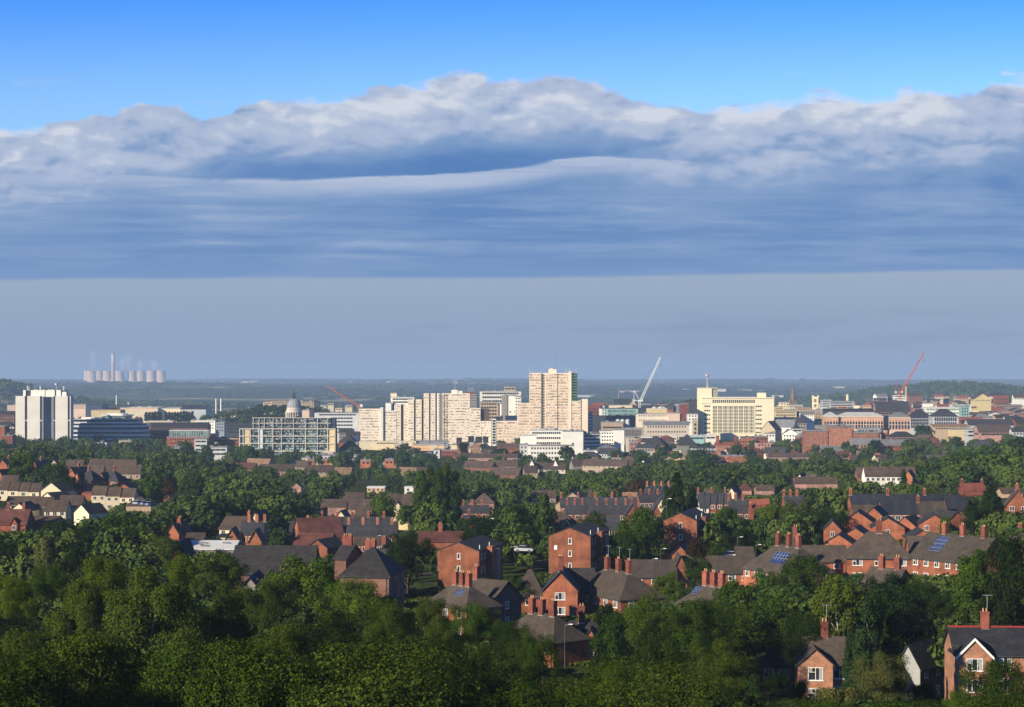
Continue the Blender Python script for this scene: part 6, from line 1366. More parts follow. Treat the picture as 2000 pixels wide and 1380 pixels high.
H(652,678,1014,640,'cream gable with white verges above the slate rows',roof='gy',rise=3.0,wall='cream',rm='brown',nw=0,rot=-8); H(694,720,1012,655,'yellow-walled low house with a brown roof above the slate rows',rise=3.6,wall='yellow',rm='brown',nw=2); H(778,802,1006,660,'bright yellow sloping gable beside the poplars',roof='gy',rise=3.0,wall='yellow',rm='brown',nw=0,rot=-30); H(766,786,992,700,'cream gable left of the poplars',roof='gy',rise=2.4,wall='cream',rm='brown',nw=0)
TERR(626,726,994,720,5,'wide brown-roofed house in the row left of the round bright tree',chs=False,rise=3.6,d=9,rm='brown',wall='rose',nw=1); TERR(670,711,976,790,2,'brown-roofed house behind the wide brown row',chs=False,rise=3,d=8,rm='brown',wall='rose',nw=0); TERR(761,806,986,730,2,'brown roof against the left of the poplars',chs=False,rise=4,d=9,rm='brown',wall='brown',nw=0)
H(717,751,951,880,'peach flat-roofed block standing clear of the trees',roof='flat',rise=0,rm='white',wall='peach',nw=4,st=1,name='flat_roofed_building',cat='building'); H(790,817,951,880,'white flat roof beside a white tank, left of the poplar tops',roof='flat',rise=0,rm='white',wall='white',nw=2,st=1,name='flat_roofed_building',cat='building'); H(568,588,951,850,'tiny pinkish gable alone in the tree canopy',roof='gy',rise=2,wall='rose',rm='tan',nw=0)
TERR(640,676,990,690,2,'brown roof in trees left of the wide brown row',chs=False,rise=2.5,rm='brown',wall='rose',nw=0)
# ================================================================== far left estate
TERR(172,264,911,860,6,'brown-roofed house in the top stepped row at the left',chs=False,rise=3.9,d=8,rm='brown',wall='tan',nw=1,dy=.5); TERR(178,274,925,790,4,'tan-walled house with a brown roof in the second row at the left',chs=False,rise=3.8,d=8,rm='brown',wall='tan',nw=2)
TERR(155,200,926,780,2,'dark brown roof left of the tan-walled row',chs=False,rise=3.8,d=8,rm='brown',wall='tan',nw=1); H(127,160,913,820,'brown roof pair left of the tan-walled row',rise=3.6,rm='brown',wall='brown',nw=0); H(98,112,906,830,'pale gable peeping above the dark trees, upper left',roof='gy',rise=2.4,wall='cream',rm='brown',nw=0)
H(143,184,938,700,'orange brick gable-and-hip house with chimney, left of its twin',d=9,rise=4.0,roof='hip',rm='slate',wall='brick',nw=2,wing=(-2.2,3.4,1.4,3.2),ch=(-.1,),rot=-20); H(188,232,938,698,'orange brick gable-and-hip house with chimney, right of its twin',d=9,rise=4.0,roof='hip',rm='slate',wall='brick',nw=2,wing=(-2.0,3.6,1.4,3.2),ch=(.05,),rot=-16)
H(127,150,928,745,'orange brick gable climbing behind the twin brick houses',d=9,rise=3.4,roof='gy',rm='slate',wall='brick',nw=0,ch=(.0,),rot=-30); H(212,270,962,665,'wide orange brick gable with a shallow dark roof behind the cream trio',d=10,rise=3.4,roof='gy',rm='slate',wall='brick',nw=0,rot=-12)
H(160,180,963,660,'low red brick wall building left of the cream trio',roof='flat',rise=0,rm='red',wall='brick',nw=0,st=1); TERR(178,262,966,640,3,'cream house with a brown roof and red porch in the bright trio',chs=False,rise=2.9,d=8,rm='brown',wall='cream',nw=2,dy=2.0,ww=1.2)
H(78,122,957,680,'cream broad gable with a dark roof in the left estate',d=10,rise=2.9,roof='gy',rm='brown',wall='cream',nw=0,rot=-20); TERR(0,32,944,720,2,'brown roof at the left edge of the estate, upper',chs=False,rise=3,rm='brown',wall='cream',nw=1); TERR(-6,76,956,690,4,'brown-roofed cream house in the left edge row',chs=False,rise=2.9,rm='brown',wall='cream',nw=1,dy=1.2)
TERR(10,70,984,630,2,'brown-roofed house in the lower left row',chs=False,rise=2.4,rm='brown',wall='cream',nw=1); H(18,55,996,610,'cream gable lowest at the left of the estate',d=9,rise=2.4,roof='gy',rm='brown',wall='cream',nw=0,rot=-10); TERR(56,100,988,620,2,'brown roof with a short cream wall, left of the lower cream house',chs=False,rise=2.8,rm='brown',wall='cream',nw=0); H(86,128,996,608,'cream house with a dark porch in the lower left row',d=8,rise=3.0,rm='brown',wall='cream',nw=3)
H(115,158,987,630,'broad brown roof with a white eaves line at the left',rise=3.2,rm='brown',wall='tan',nw=0); H(72,114,976,640,'pale-striped dark lean-to roofs behind the lower left row',roof='gy',rise=2.6,rm='dark',wall='cream',nw=0,rot=-35); H(142,176,1000,600,'cream gable on a dark roof right of the lower left row',roof='gy',rise=2.6,rm='dark',wall='cream',nw=0,rot=-32)
H(246,295,986,640,'brown hipped roof with a bluish row of cars beside it',rise=2.6,rm='brown',wall='tan',nw=0,roof='hip'); H(262,282,962,690,'cream gable beside the pale drooping tree at the left',roof='gy',rise=3,wall='cream',rm='brown',nw=0,rot=-30); H(-8,50,1022,455,'dark red-brown house with two chimneys and a white dormer at the left edge',d=9,rise=3.6,roof='gx',rm='maroon',wall='redbrick',nw=0,ch=(-.22,.30),wing=(1.0,1.9,.6,1.6))
H(48,108,1022,470,'long shaded brown roof right of the dormered house',d=10,rise=1.8,roof='gx',rm='brown',wall='brown',nw=0); H(-10,20,912,800,'orange gable with chimney at the far left edge',roof='gy',rise=3.4,wall='brick',rm='slate',nw=0,ch=(0,),rot=-25); H(-12,8,932,740,'lower orange gable at the far left edge',roof='gy',rise=3.2,wall='brick',rm='slate',nw=0,rot=-20); H(60,74,912,780,'brick gable corner with a chimney among dark trees, upper left',roof='gy',rise=3,wall='brick',rm='slate',nw=0,ch=(0,),rot=-30)
H(360,390,954,620,'dark roof alone between big trees left of centre',rise=2.8,rm='slate',wall='tan',nw=0,roof='hip'); H(320,330,948,650,'small orange wall between the drooping tree and a copper tree',roof='gy',rise=2,wall='orange',rm='brown',nw=0)
# ================================================================== brown roofs between park trees and city
for a in [(444,497,912,1180,'rosy brown roof in the canopy left of the apartments foot','maroon','rose'),(478,524,903,1250,'tan-brown hall roof at the foot of the apartments','tan','tan'),(508,574,915,1150,'long brown roof with a cream gable under the green dome','brown','rose'),(574,598,908,1240,'brown roof below the green dome','brown','tan'),(596,650,917,1130,'brown roof in front of the orange courtyard flats','brown','tan'),(652,684,922,1080,'low brown roof in the trees under the white row','tan','tan'),
          (775,812,921,1160,'steep grey-brown roof, left of a taller twin under the car park','tan','slab'),(814,836,921,1150,'steep grey-brown roof right twin under the car park','brown','slab'),(905,960,908,1230,'long purple-brown roof with two pale party walls','brown','brown'),(960,1010,906,1240,'brown roof with pale sloping party walls, left of the white complex','brown','rose'),(955,1012,922,1130,'lower brown roof in shade left of the white-gableted row','brown','brown'),
          (1030,1062,910,1220,'brown-roofed cream row with a white gablet, left part','brown','beige'),(1062,1104,912,1210,'brown-roofed cream row with a white gablet, right part','brown','beige'),(1120,1142,905,1230,'slate-brown shaded block at the foot of the white complex','brown','slab'),(1138,1222,905,1210,'long brown-roofed tan range right of the white-gableted row','brown','tan'),(1210,1265,898,1260,'brown hipped roofs with one white gablet','brown','brown'),
          (1025,1050,918,1120,'cream edged dark gable in the canopy below the white complex','brown','tan'),(1400,1420,900,1300,'small dark roof with a pale gable under the mansard flats','maroon','cream'),(1800,1840,896,1240,'dark brown roof in trees at upper right','brown','brown'),(1840,1880,888,1300,'brown roofs in the trees left of the dark slate roof','brown','rose'),(1715,1735,896,1180,'cream gable alone in trees at upper right','brown','cream')]:
    H(a[0],a[1],a[2]+3,a[3],a[4],d=9,rise=3.7,roof='gx' if 'hip' not in a[4] else 'hip',rm=a[5],wall=a[6],nw=int((a[1]-a[0])/9) if a[6] in ('beige','tan','rose') else 0,ww=1.2,rot=rng.uniform(-24, 24))
for px in (1039,1085,1257):
    o, x, z = local(px-5, px+5, 900, 1216, 'roof_gablet', {1039:'white triangular gablet, left of a pair on the brown-roofed row',1085:'white triangular gablet, right of a pair on the brown-roofed row',1257:'lone white triangular gablet on the brown hipped roofs'}[px], 'gable')
    zt = z(899); m = MB(); m.poly([(-1.5, -4, zt-3), (1.5, -4, zt-3), (0, -4, zt)]); m.quad((-1.5,-4,zt-3),(0,-4,zt),(0,6,zt),(-1.5,6,zt-3)); m.quad((0,-4,zt),(1.5,-4,zt-3),(1.5,6,zt-3),(0,6,zt)); m.build('gable_face', BARGE, o)
# brick town houses strip right
TERR(1580,1660,889,1400,7,'tiny rosy terrace house with a chimney under the brick flats',ch=(-.3,),rise=3,d=8,rm='maroon',wall='rose',nw=1); TERR(1500,1580,892,1380,7,'tiny shaded terrace house below the long brick arcade',ch=(-.3,),rise=3,d=8,rm='brown',wall='rose',nw=1)
TERR(1660,1735,896,1340,6,'small brick terrace house right of a round dark tree',ch=(-.3,),rise=3,d=8,rm='brown',wall='orange',nw=1); TERR(890,1012,893,1420,8,'small shaded terrace house under the flats',ch=(-.3,),rise=3,d=8,rm='brown',wall='rose',nw=1)
def white_roof_vents():
    o = [t for t in THINGS if 'shallow white roof' in t[0]['label']][0][0]; w = (456-338)*432/F; rf = [c for c in o.children if c.name.startswith('roof')][0]; e = WZ(1072,432)-o.location.z
    for u, v in ((-.40,.62),(-.05,.62),(.0,.3),(.33,.62)): MB().box(u*w-.8, u*w+.8, v*7.5-.3, v*7.5+.3, e+1.3*v+.05, e+1.3*v+.5).build('roof_vent', ROOF['grey'], rf)
white_roof_vents()
# ================================================================== hand-placed trees
T = tree
for a in [ # px, ytop, D, kind, tone, width px, label
 (822,918,590,'poplar','mid',34,'poplar at the left edge of the tall upright clump'),(840,907,596,'poplar','olive',34,'poplar second from the left in the tall upright clump'),(856,911,588,'poplar','mid',34,'poplar in the middle of the tall upright clump'),
 (872,904,594,'poplar','olive',34,'tallest poplar, second from the right in the upright clump'),(887,914,590,'poplar','dark',34,'poplar at the right edge of the tall upright clump'),(797,985,575,'spread','mid',56,'leafy green tree at the left foot of the tall poplars'),(905,1010,560,'tall','dark',34,'dark slim tree at the right foot of the tall poplars'),(845,1000,560,'spread','dark',70,'broad low tree at the foot of the tall poplars'),
 (796,1035,362,'spread','deep',124,'large very dark round tree left of the nearest red flats'),(938,1006,442,'spread','deep',96,'dark spreading tree directly behind the nearest red flats'),(1000,984,462,'spread','dark',92,'tall dark tree between the nearest and middle red flats'),(1032,1022,432,'spread','deep',84,'low dark tree touching the left of the middle red flats'),(968,1040,425,'spread','deep',90,'dark shaded tree right behind the roof of the nearest red flats'),
 (1062,962,520,'tall','mid',52,'tall mid green tree above the dark trees between the flats'),(1254,990,418,'spread','mid',128,'large green tree between the middle and farthest red flats'),(1222,1035,400,'spread','dark',70,'darker left shoulder tree beside the middle red flats'),(1322,924,520,'cone','deep',60,'tallest dark evergreen behind the farthest red flats'),(1350,948,528,'cone','deep',50,'shorter dark evergreen right of the tallest one behind the farthest flats'),(1302,950,540,'cone','dark',36,'slim evergreen at the left of the tallest dark evergreen'),
 (1420,988,452,'spread','mid',84,'rounded green tree just right of the farthest red flats'),(1440,1030,420,'spread','dark',84,'shaded dark tree below the rounded green tree right of the farthest flats'),(1500,985,462,'tall','bright',62,'bright yellow-green tree left of a big olive tree'),(1545,974,474,'spread','olive',112,'big olive green tree above the solar-panelled hip roof'),(1610,986,470,'spread','deep',110,'very dark big tree left of the modern brick cluster'),
 (1361,1046,392,'tall','copper',50,'reddish copper-leaved tree in front of the farthest red flats'),(1364,1084,366,'broad','dark',62,'dark round tree overlapping the low brown-roofed range'),(1463,1027,426,'cone','bright',34,'small yellowish conifer between trees right of the farthest flats'),(1400,1062,400,'spread','mid',60,'mid green bushy tree behind the low brick range'),(1306,1114,340,'spread','bright',80,'rounded leafy green tree right of the three-chimney hipped house'),
 (1936,948,456,'cone','deep',96,'tallest dark evergreen at the right before the slate terraces'),(1905,985,450,'spread','deep',70,'dark tree at the left shoulder of the tall right-hand evergreen'),(1968,1000,448,'spread','deep',80,'dark tree at the right shoulder of the tall right-hand evergreen'),(1846,1008,440,'tall','mid',34,'slender green tree against the modern brick cluster'),(1844,893,800,'spread','bright',78,'large bright green tree right of the long white house row'),(1884,880,820,'spread','mid',70,'dense green tree behind the large bright green tree at the right'),
 (1990,852,1000,'spread','dark',70,'dark tree highest on the right edge hillside'),(1952,862,980,'spread','mid',66,'broad tree on the right hillside beside the edge one'),(1915,876,920,'spread','mid',60,'tree on the right hillside above the large bright green tree'),(1968,888,860,'spread','dark',70,'dark hillside tree below the highest one at the right edge'),(1925,908,800,'tall','mid',44,'tall green tree on the hillside above the right-hand evergreen'),(1992,905,770,'spread','dark',60,'dark tree at the right edge of the hillside above the brick gable'),
 (1690,945,650,'spread','grey',66,'grey-green rounded tree below the long white house row'),(1765,915,742,'cone','dark',24,'small dark conifer in front of the long white house row'),(540,990,545,'cone','dark',66,'broad dark green conifer left of the chapel-like hall'),(472,1040,450,'cone','copper',40,'reddish-dark spiky conifer above the long white roof'),(748,966,688,'broad','bright',58,'round bright green tree in front of the wide brown roofs'),
 (1156,996,470,'spread','dark',70,'dark round tree behind the middle red flats'),(1002,1122,348,'spread','mid',66,'leafy green bushy tree in the meadow left of the big orange gable'),(1040,1112,362,'spread','bright',60,'lighter bushy tree on the meadow edge below the middle flats'),
 # left
 (45,886,740,'spread','mid',76,'round green tree among the upper left estate roofs'),(108,903,722,'spread','dark',80,'very wide dark tree left of the twin orange gable houses'),(135,925,690,'broad','deep',46,'dark tree close left of the twin orange gable houses'),(298,917,695,'weep','mid',58,'pale drooping willow right of the cream trio'),(331,930,680,'broad','copper',34,'copper tree right of the pale drooping willow'),(378,922,720,'spread','dark',72,'dark broad tree near the lone dark roof left of centre'),
 (120,1014,432,'spread','deep',120,'big dark tree right of the dormered left edge house'),(240,1000,412,'spread','mid',136,'big green domed tree at the left, behind a grey-green tree'),(170,1022,398,'spread','dark',90,'dark tree tucked left of the big green domed tree'),(316,1040,372,'spread','olive',96,'olive broad tree at the left end of the long white roof'),(88,1040,322,'tall','grey',62,'tall grey-green tree standing out at the left'),(22,1058,360,'spread','deep',104,'dark tree at the left edge below the dormered house'),(150,1060,340,'spread','deep',100,'very dark tree right of the tall grey-green tree'),
 (422,1072,292,'spread','mid',128,'bright rounded tree left of the big dark hall'),(592,1078,262,'spread','bright',170,'big bright leafy tree in front of the dark hall roofs'),(690,1128,246,'spread','bright',150,'bright leafy tree below the brick hall wall'),(520,1130,240,'spread','mid',140,'mid green tree between two bright foreground trees'),(200,1078,232,'broad','yellow',110,'yellowish tree with upright tips in the left foreground'),(300,1092,186,'weep','olive',230,'huge olive drooping birch filling the left foreground'),
 (440,1140,196,'weep','olive',150,'olive birch right of the huge drooping birch'),(160,1125,196,'weep','olive',160,'olive birch left of the huge drooping birch'),(24,1124,204,'spread','yellow',120,'yellow-green tree at the left edge foreground'),(90,1098,250,'spread','mid',110,'green foreground tree between the left edge and yellowish tips'),(352,1082,238,'broad','bright',80,'small bright crown behind the huge drooping birch'),
 (62,1210,150,'weep','olive',200,'olive birch in the lower left corner'),(200,1220,142,'weep','olive',220,'dim olive birch at the bottom left'),(370,1200,148,'weep','olive',210,'dim olive birch at the bottom, left of centre'),(560,1205,156,'weep','olive',150,'pale-stemmed birch at the bottom left of centre'),(480,1250,150,'spread','deep',130,'deeply shaded tree beside the pale-stemmed birch'),
 (650,1190,176,'spread','dark',180,'broad dark tree at the bottom left of centre'),(760,1172,196,'spread','mid',160,'green tree directly below the brick hall fence'),(852,1168,214,'spread','olive',120,'olive tree below the three leading chimneys'),(935,1172,206,'spread','mid',130,'green tree below the shaded brown gable'),(1000,1205,196,'spread','dark',110,'dark green tree left of the three-chimney foreground roof'),(1040,1225,180,'spread','mid',130,'green tree right under the three-chimney foreground roof'),
 (720,1260,138,'weep','dark',200,'deep green hanging tree at the bottom centre left'),(880,1250,140,'spread','dark',210,'dark green tree at the very bottom centre'),(1060,1290,142,'weep','dark',200,'dark hanging tree at the bottom, below the lone orange gable'),
 (1180,1180,262,'tall','deep',66,'dark upright tree just right of the lone orange gable'),(1200,1192,222,'tall','dark',100,'dark hanging tree right of the lone orange gable'),(1258,1164,238,'spread','mid',150,'olive-lit tree under the three-chimney hipped house'),(1350,1168,228,'spread','mid',140,'green tree under the chimneys with blue panel'),(1400,1172,240,'spread','mid',110,'green tree right below the chimneys with blue panel'),
 (1290,1235,182,'weep','dark',150,'dark drooping tree in the lower centre right'),(1410,1240,176,'spread','olive',150,'olive tree above the dark roof with red ridge'),(1200,1290,148,'spread','mid',190,'green tree at the bottom centre right'),(1340,1290,146,'weep','olive',170,'dim olive tree at the bottom right of centre'),(1470,1320,150,'cone','blue',120,'bluish conifer at the bottom below the red-ridged dark roof'),
 (1440,1128,292,'spread','mid',120,'bright green tree left of the wide dark layered tree'),(1505,1152,262,'spread','mid',190,'wide dark layered tree right of centre'),(1570,1200,246,'spread','dark',150,'dark shaded tree above the left brick house'),(1568,1084,312,'spread','mid',120,'green tree overlapping the right end of the solar-panelled roof'),(1500,1108,330,'bush','mid',100,'low green thicket under the solar-panelled house'),(1636,1112,262,'weep','olive',122,'drooping olive birch with a pale trunk below the pyramid roof'),
 (1745,1112,298,'spread','deep',130,'very dark spreading tree below the long right-hand house'),(1800,1135,290,'spread','dark',90,'dark tree left of the tall hanging tree at the right'),(1694,1176,222,'cone','blue',118,'bluish dark conifer between the two lower brick houses'),(1738,1192,226,'cone','dark',90,'dark conifer right of the bluish conifer'),(1660,1230,228,'cone','blue',60,'narrow dark conifer touching the left brick house chimney'),
 (1728,1268,172,'spread','grey',152,'grey-green willow with forked stems between the lower brick houses'),(1640,1330,168,'bush','grey',120,'low grey-green bush in front of the left brick house'),(1800,1330,176,'bush','grey',70,'small grey-green bush by the wooden fence'),(1902,1062,262,'weep','mid',100,'tall hanging green tree right of the long brick house'),(1968,1048,258,'tall','deep',120,'dark tall tree at the right edge above the slate-roofed house'),(1850,1150,272,'spread','dark',90,'dark shaded tree behind the white-gabled house'),(1870,1190,262,'weep','olive',90,'olive hanging tree above the white-barge-board house'),
 (1945,1285,168,'spread','mid',170,'chestnut-like tree in the bottom right corner'),(1880,1345,160,'spread','bright',90,'lit leafy shrub at the bottom below the white-barge-board house'),(1560,1330,186,'tall','mid',54,'slim conifer-like tree left of the lower left brick house'),(1520,1310,200,'spread','deep',60,'shaded tree beside the dark roof with red ridge'),
 # mid canopy landmarks
 (625,930,880,'spread','bright',60,'bright round tree left of the wide brown rooftops'),(430,935,800,'spread','olive',90,'large olive tree left of centre in the canopy'),(470,945,760,'spread','bright',76,'bright green tree below the orange courtyard flats, left'),(1020,925,840,'spread','mid',70,'broad green tree in the canopy below the tallest flats'),(1175,925,800,'spread','mid',80,'green tree in the canopy right of centre'),(1240,930,780,'broad','copper',44,'coppery dark tree near the steep chimneyed row'),(1195,953,720,'spread','grey',44,'pale grey-green round tree above the central slate row'),
 (1415,915,820,'spread','olive',100,'big olive-lit tree in the park right of centre'),(1380,895,900,'spread','mid',80,'green tree in the park under the mansard flats'),(1322,880,1250,'spread','mid',22,'tall green tree at the left end of the mansard flats'),(1108,868,1460,'broad','deep',36,'dark round tree in front of the white complex'),(905,862,1500,'broad','deep',22,'dark tree by the wedge-roofed towers'),(975,874,1480,'spread','deep',40,'dark spreading tree below the middle flats'),(1012,878,1440,'spread','deep',36,'dark tree at the left foot of the white complex'),
 (1710,857,1440,'broad','deep',34,'dark round tree in front of the brick school'),(1805,825,1600,'broad','dark',38,'tall green tree below the slate halls'),(1655,860,1480,'broad','dark',26,'green tree at the foot of the brick flats'),(120,852,1560,'broad','grey',26,'grey-leaved tree at the foot of the pale tower block'),(245,862,1450,'broad','dark',34,'round green tree under the blue-banded office'),(365,868,1380,'spread','dark',46,'broad dark tree in front of the orange brick office'),(555,887,1330,'spread','mid',36,'round tree under the green dome'),
 (1487,770,2140,'cone','dark',6,'tiny dark conifer at the base of the big cream office')]:
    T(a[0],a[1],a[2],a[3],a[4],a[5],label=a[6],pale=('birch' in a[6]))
# poplar row in front of the long cream shed
for i in range(17):
    if i in (6,): continue
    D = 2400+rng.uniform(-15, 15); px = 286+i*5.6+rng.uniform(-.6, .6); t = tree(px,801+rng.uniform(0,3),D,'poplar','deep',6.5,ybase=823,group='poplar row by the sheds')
    t['label'] = 'slim dark poplar in the row before the long cream shed'; t['category'] = 'tree'; t['_auto'] = 2
# castle hill trees
for i in range(34):
    px = 497+(i%17)*7.6+rng.uniform(-2, 2); DD = 2400-(110 if i > 16 else 0)+rng.uniform(-40, 40); y = HY+(CZ-G(WX(px, DD), DD))*F/DD-rng.uniform(8, 13)*F/DD
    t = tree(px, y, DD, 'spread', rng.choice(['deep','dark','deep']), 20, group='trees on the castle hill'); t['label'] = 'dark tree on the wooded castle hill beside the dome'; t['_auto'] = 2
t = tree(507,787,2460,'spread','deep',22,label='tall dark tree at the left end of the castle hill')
# ================================================================== filling the rest of the canopy
def interp(P, x):
    if x <= P[0][0]: return P[0][1]
    for (a, b), (c, d) in zip(P, P[1:]):
        if x <= c: return b+(d-b)*(x-a)/(c-a)
    return P[-1][1]
TL = [(0,872),(60,868),(140,872),(200,873),(260,875),(340,880),(400,896),(470,903),(500,912),(590,915),(640,922),(700,915),(760,912),(830,922),(900,918),(1000,928),(1040,924),(1120,918),(1160,920),(1230,912),(1270,900),(1330,902),(1400,904),(1450,898),(1500,893),(1560,895),(1660,898),(1730,897),(1800,888),(1850,885),(1890,876),(1940,868),(2000,852)]
FL = [(0,1125),(100,1112),(200,1085),(300,1098),(400,1110),(470,1150),(520,1115),(600,1085),(680,1125),(760,1178),(850,1180),(950,1185),(1000,1215),(1075,1278),(1150,1285),(1180,1200),(1250,1172),(1400,1172),(1450,1135),(1560,1120),(1640,1130),(1700,1150),(1760,1135),(1850,1120),(1900,1080),(2000,1070)]
placed = [(WX(t[1], t[3]), t[3], t[6]) for t in TREES]
cand = []
fr = random.Random(99)
def limit(px, D, w):
    y = -1e9
    for th in THINGS:
        if th[3] > 1040 and fr.random() < .7: continue
        if th[4] and th[3] > D-4 and abs(px-th[1]) < th[4]+w*.42: y = max(y, th[2]+th[5]*F/th[3]*1.0)
    return y
def inhouse(X, D):
    for th in THINGS:
        if th[4] and abs(D-th[3]-4) < 9 and abs(X-WX(th[1], th[3])) < th[4]*th[3]/F+1.5: return True
    return False
def tryfill(D, px, hlo, hhi, spacing, tl, tones, kinds):
    X = WX(px, D)
    if inhouse(X, D): return
    for (a, b, c) in placed:
        if (a-X)**2+((b-D)*.75)**2 < spacing*spacing: return
    zg = G(X, D); h = fr.uniform(hlo, hhi); k = fr.choice(kinds); nat = {'broad': .92, 'spread': 1.2, 'tall': .66, 'cone': .52, 'weep': .9, 'bush': 1.45}[k]
    yb = HY+(CZ-zg)*F/D; y = yb-h*F/D; w = nat*h*F/D
    y = max(y, limit(px, D, w), tl)
    h = (yb-y)*D/F
    if h < 1.6: return
    if h < 4.2: k = 'bush'
    w = {'broad': .92, 'spread': 1.2, 'tall': .66, 'cone': .52, 'weep': .9, 'bush': 1.45}[k]*h*F/D*fr.uniform(.9, 1.2)
    placed.append((X, D, 0)); cand.append((px, y, D, k, fr.choice(tones), w, h*F/D))
TN = ['mid','mid','dark','dark','olive','bright','mid','dark','deep','mid']
D = 118.0
while D < 1860:
    step = 8 if D < 260 else 8.5 if D < 480 else 16 if D < 900 else 24
    half = 1060; n = int(2120*D/F/(step*(.62 if D > 480 else .75)))
    for i in range(n):
        px = -60+2120*(i+fr.random())/n; tl = interp(TL, px)+(-5 if D > 900 else 6)+(fr.random()**2)*10-(34 if D > 1240 else 0)
        if D < 262: tl = max(tl, interp(FL, px)+fr.uniform(0, 30))
        elif D < 345: tl = max(tl, interp(FL, px)-6+fr.uniform(0, 24))
        if 900 < px < 1060 and 320 < D < 420: tl = max(tl, 1128)
        if 700 < px < 860 and 300 < D < 350: tl = max(tl, 1150)
        if 1035 < px < 1130 and 270 < D < 344: continue
        tryfill(D+fr.uniform(-.3, .3)*step, px, 8 if D > 400 else 9, 15.5 if D > 300 else 13, step*.62, tl, TN if D > 300 else ['mid','olive','dark','mid','olive'], ['spread','broad','spread','broad','tall','weep'] if D > 300 else ['spread','broad','weep'])
    D += step
cand.sort(key=lambda c: -c[6]*c[5])
NIND = 300-len(TREES)
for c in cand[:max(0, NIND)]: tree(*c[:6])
rest = cand[max(0, NIND):]
print('TREES', len(TREES), 'rest', len(rest))
# everything smaller: one canopy mass
def merged(name, items, kindset, leafn, leaf, mat_, H0=12):
    Vs = []; 
    for (px, y, D, k, tone, w, hp) in items:
        X = WX(px, D); zg = G(X, D); h = hp*D/F; k = 'broad' if k in ('bush', 'weep', 'tall') else k
        me = crown_mesh(k, leafn, H0, leaf, fr.randint(0, 2)); key = id(me)
        if key not in VC:
            a = np.empty(len(me.vertices)*3); me.vertices.foreach_get('co', a); VC[key] = a.reshape(-1, 3)
        a = VC[key]; nat = {'broad': .92, 'spread': 1.25, 'cone': .52}[k]; sx = (w*D/F)/(nat*H0); t = fr.uniform(0, 6.28); c, s = math.cos(t), math.sin(t)
        b = np.empty_like(a); b[:, 0] = (a[:, 0]*c-a[:, 1]*s)*sx+X; b[:, 1] = (a[:, 0]*s+a[:, 1]*c)*sx+D; b[:, 2] = a[:, 2]*h/H0+zg; Vs.append(b)
    V = np.concatenate(Vs); n = len(V)//4; me = bpy.data.meshes.new(name); me.vertices.add(n*4); me.vertices.foreach_set('co', V.reshape(-1))
    me.loops.add(n*4); me.loops.foreach_set('vertex_index', np.arange(n*4, dtype=np.int32)); me.polygons.add(n); me.polygons.foreach_set('loop_start', np.arange(0, n*4, 4, dtype=np.int32)); me.materials.append(mat_); me.update(calc_edges=True)
    return tag(link(name, me), kind='stuff')
VC = {}
def massleaf():
    m = bpy.data.materials.new('canopy leaf'); m.use_nodes = True; nt = m.node_tree; E.nt = nt; bs = nt.nodes['Principled BSDF']; bs.inputs['Roughness'].default_value = 1; bs.inputs['Specular IOR Level'].default_value = 0
    tc = nt.nodes.new('ShaderNodeTexCoord'); ob = tc.outputs['Object']; a = noise(ob, .06, 2, .5); b = noise(ob, .5, 3, .6)
    c = mixc(sstep(a, .38, .62), (.028, .052, .015), (.066, .100, .022)); c = mixc(sstep(b, .35, .7)*.6, c, mixc(1.0, c, (1.6, 1.5, 1.1), 'MULTIPLY')); nt.links.new(c, bs.inputs['Base Color']); return m
ML = massleaf()
if rest: merged('background_trees', rest, None, 2400, .5, ML)
# trees in and behind the city, and the woods on the plain
far = []
for i in range(170):
    D = fr.uniform(1980, 2480); px = fr.uniform(395, 640); far.append((px, 0, D, 'spread', '', fr.uniform(10, 17)*F/D, fr.uniform(7, 11)*F/D))
for i in range(260):
    D = fr.uniform(2150, 3400); px = fr.uniform(-30, 2030); far.append((px, 0, D, 'spread', '', fr.uniform(10, 17)*F/D, fr.uniform(7, 12)*F/D))
for i in range(90):
    D = fr.uniform(1450, 2100); px = fr.uniform(-30, 2030); far.append((px, 0, D, 'broad', '', fr.uniform(8, 13)*F/D, fr.uniform(6, 9)*F/D))
merged('city_trees', far, None, 700, .8, ML)
wood = []
for i in range(5200):
    D = 3200*(15000/3200)**(fr.random()**.9); px = fr.uniform(-60, 2060); X = WX(px, D)
    q = math.sin(X/410+2*math.sin(D/900))+math.sin(D/333+X/900)+.8*math.sin(X/170+D/210)
    if q < -.2 and D < 9000: continue
    k = 1+max(0, (D-4000)/4000)*.9
    wood.append((px, 0, D, 'spread', '', fr.uniform(14, 34)*k*F/D, fr.uniform(8, 14)*F/D))
merged('distant_woods', wood, None, 60, 2.6, ML)
# hill-top woods
hw = []
for i in range(900):
    bx, by = ((1810-1000)*5200/F, 5200) if i % 3 else (WX(-40, 4500), 4500)
    X = bx+fr.gauss(-20, 230 if i % 3 else 150); D = by+fr.uniform(-500, 350)
    hw.append((1000+F*X/D, 0, D, 'spread', '', fr.uniform(14, 24)*F/D, fr.uniform(9, 16)*F/D))
merged('hilltop_wood', hw, None, 120, 1.9, ML)
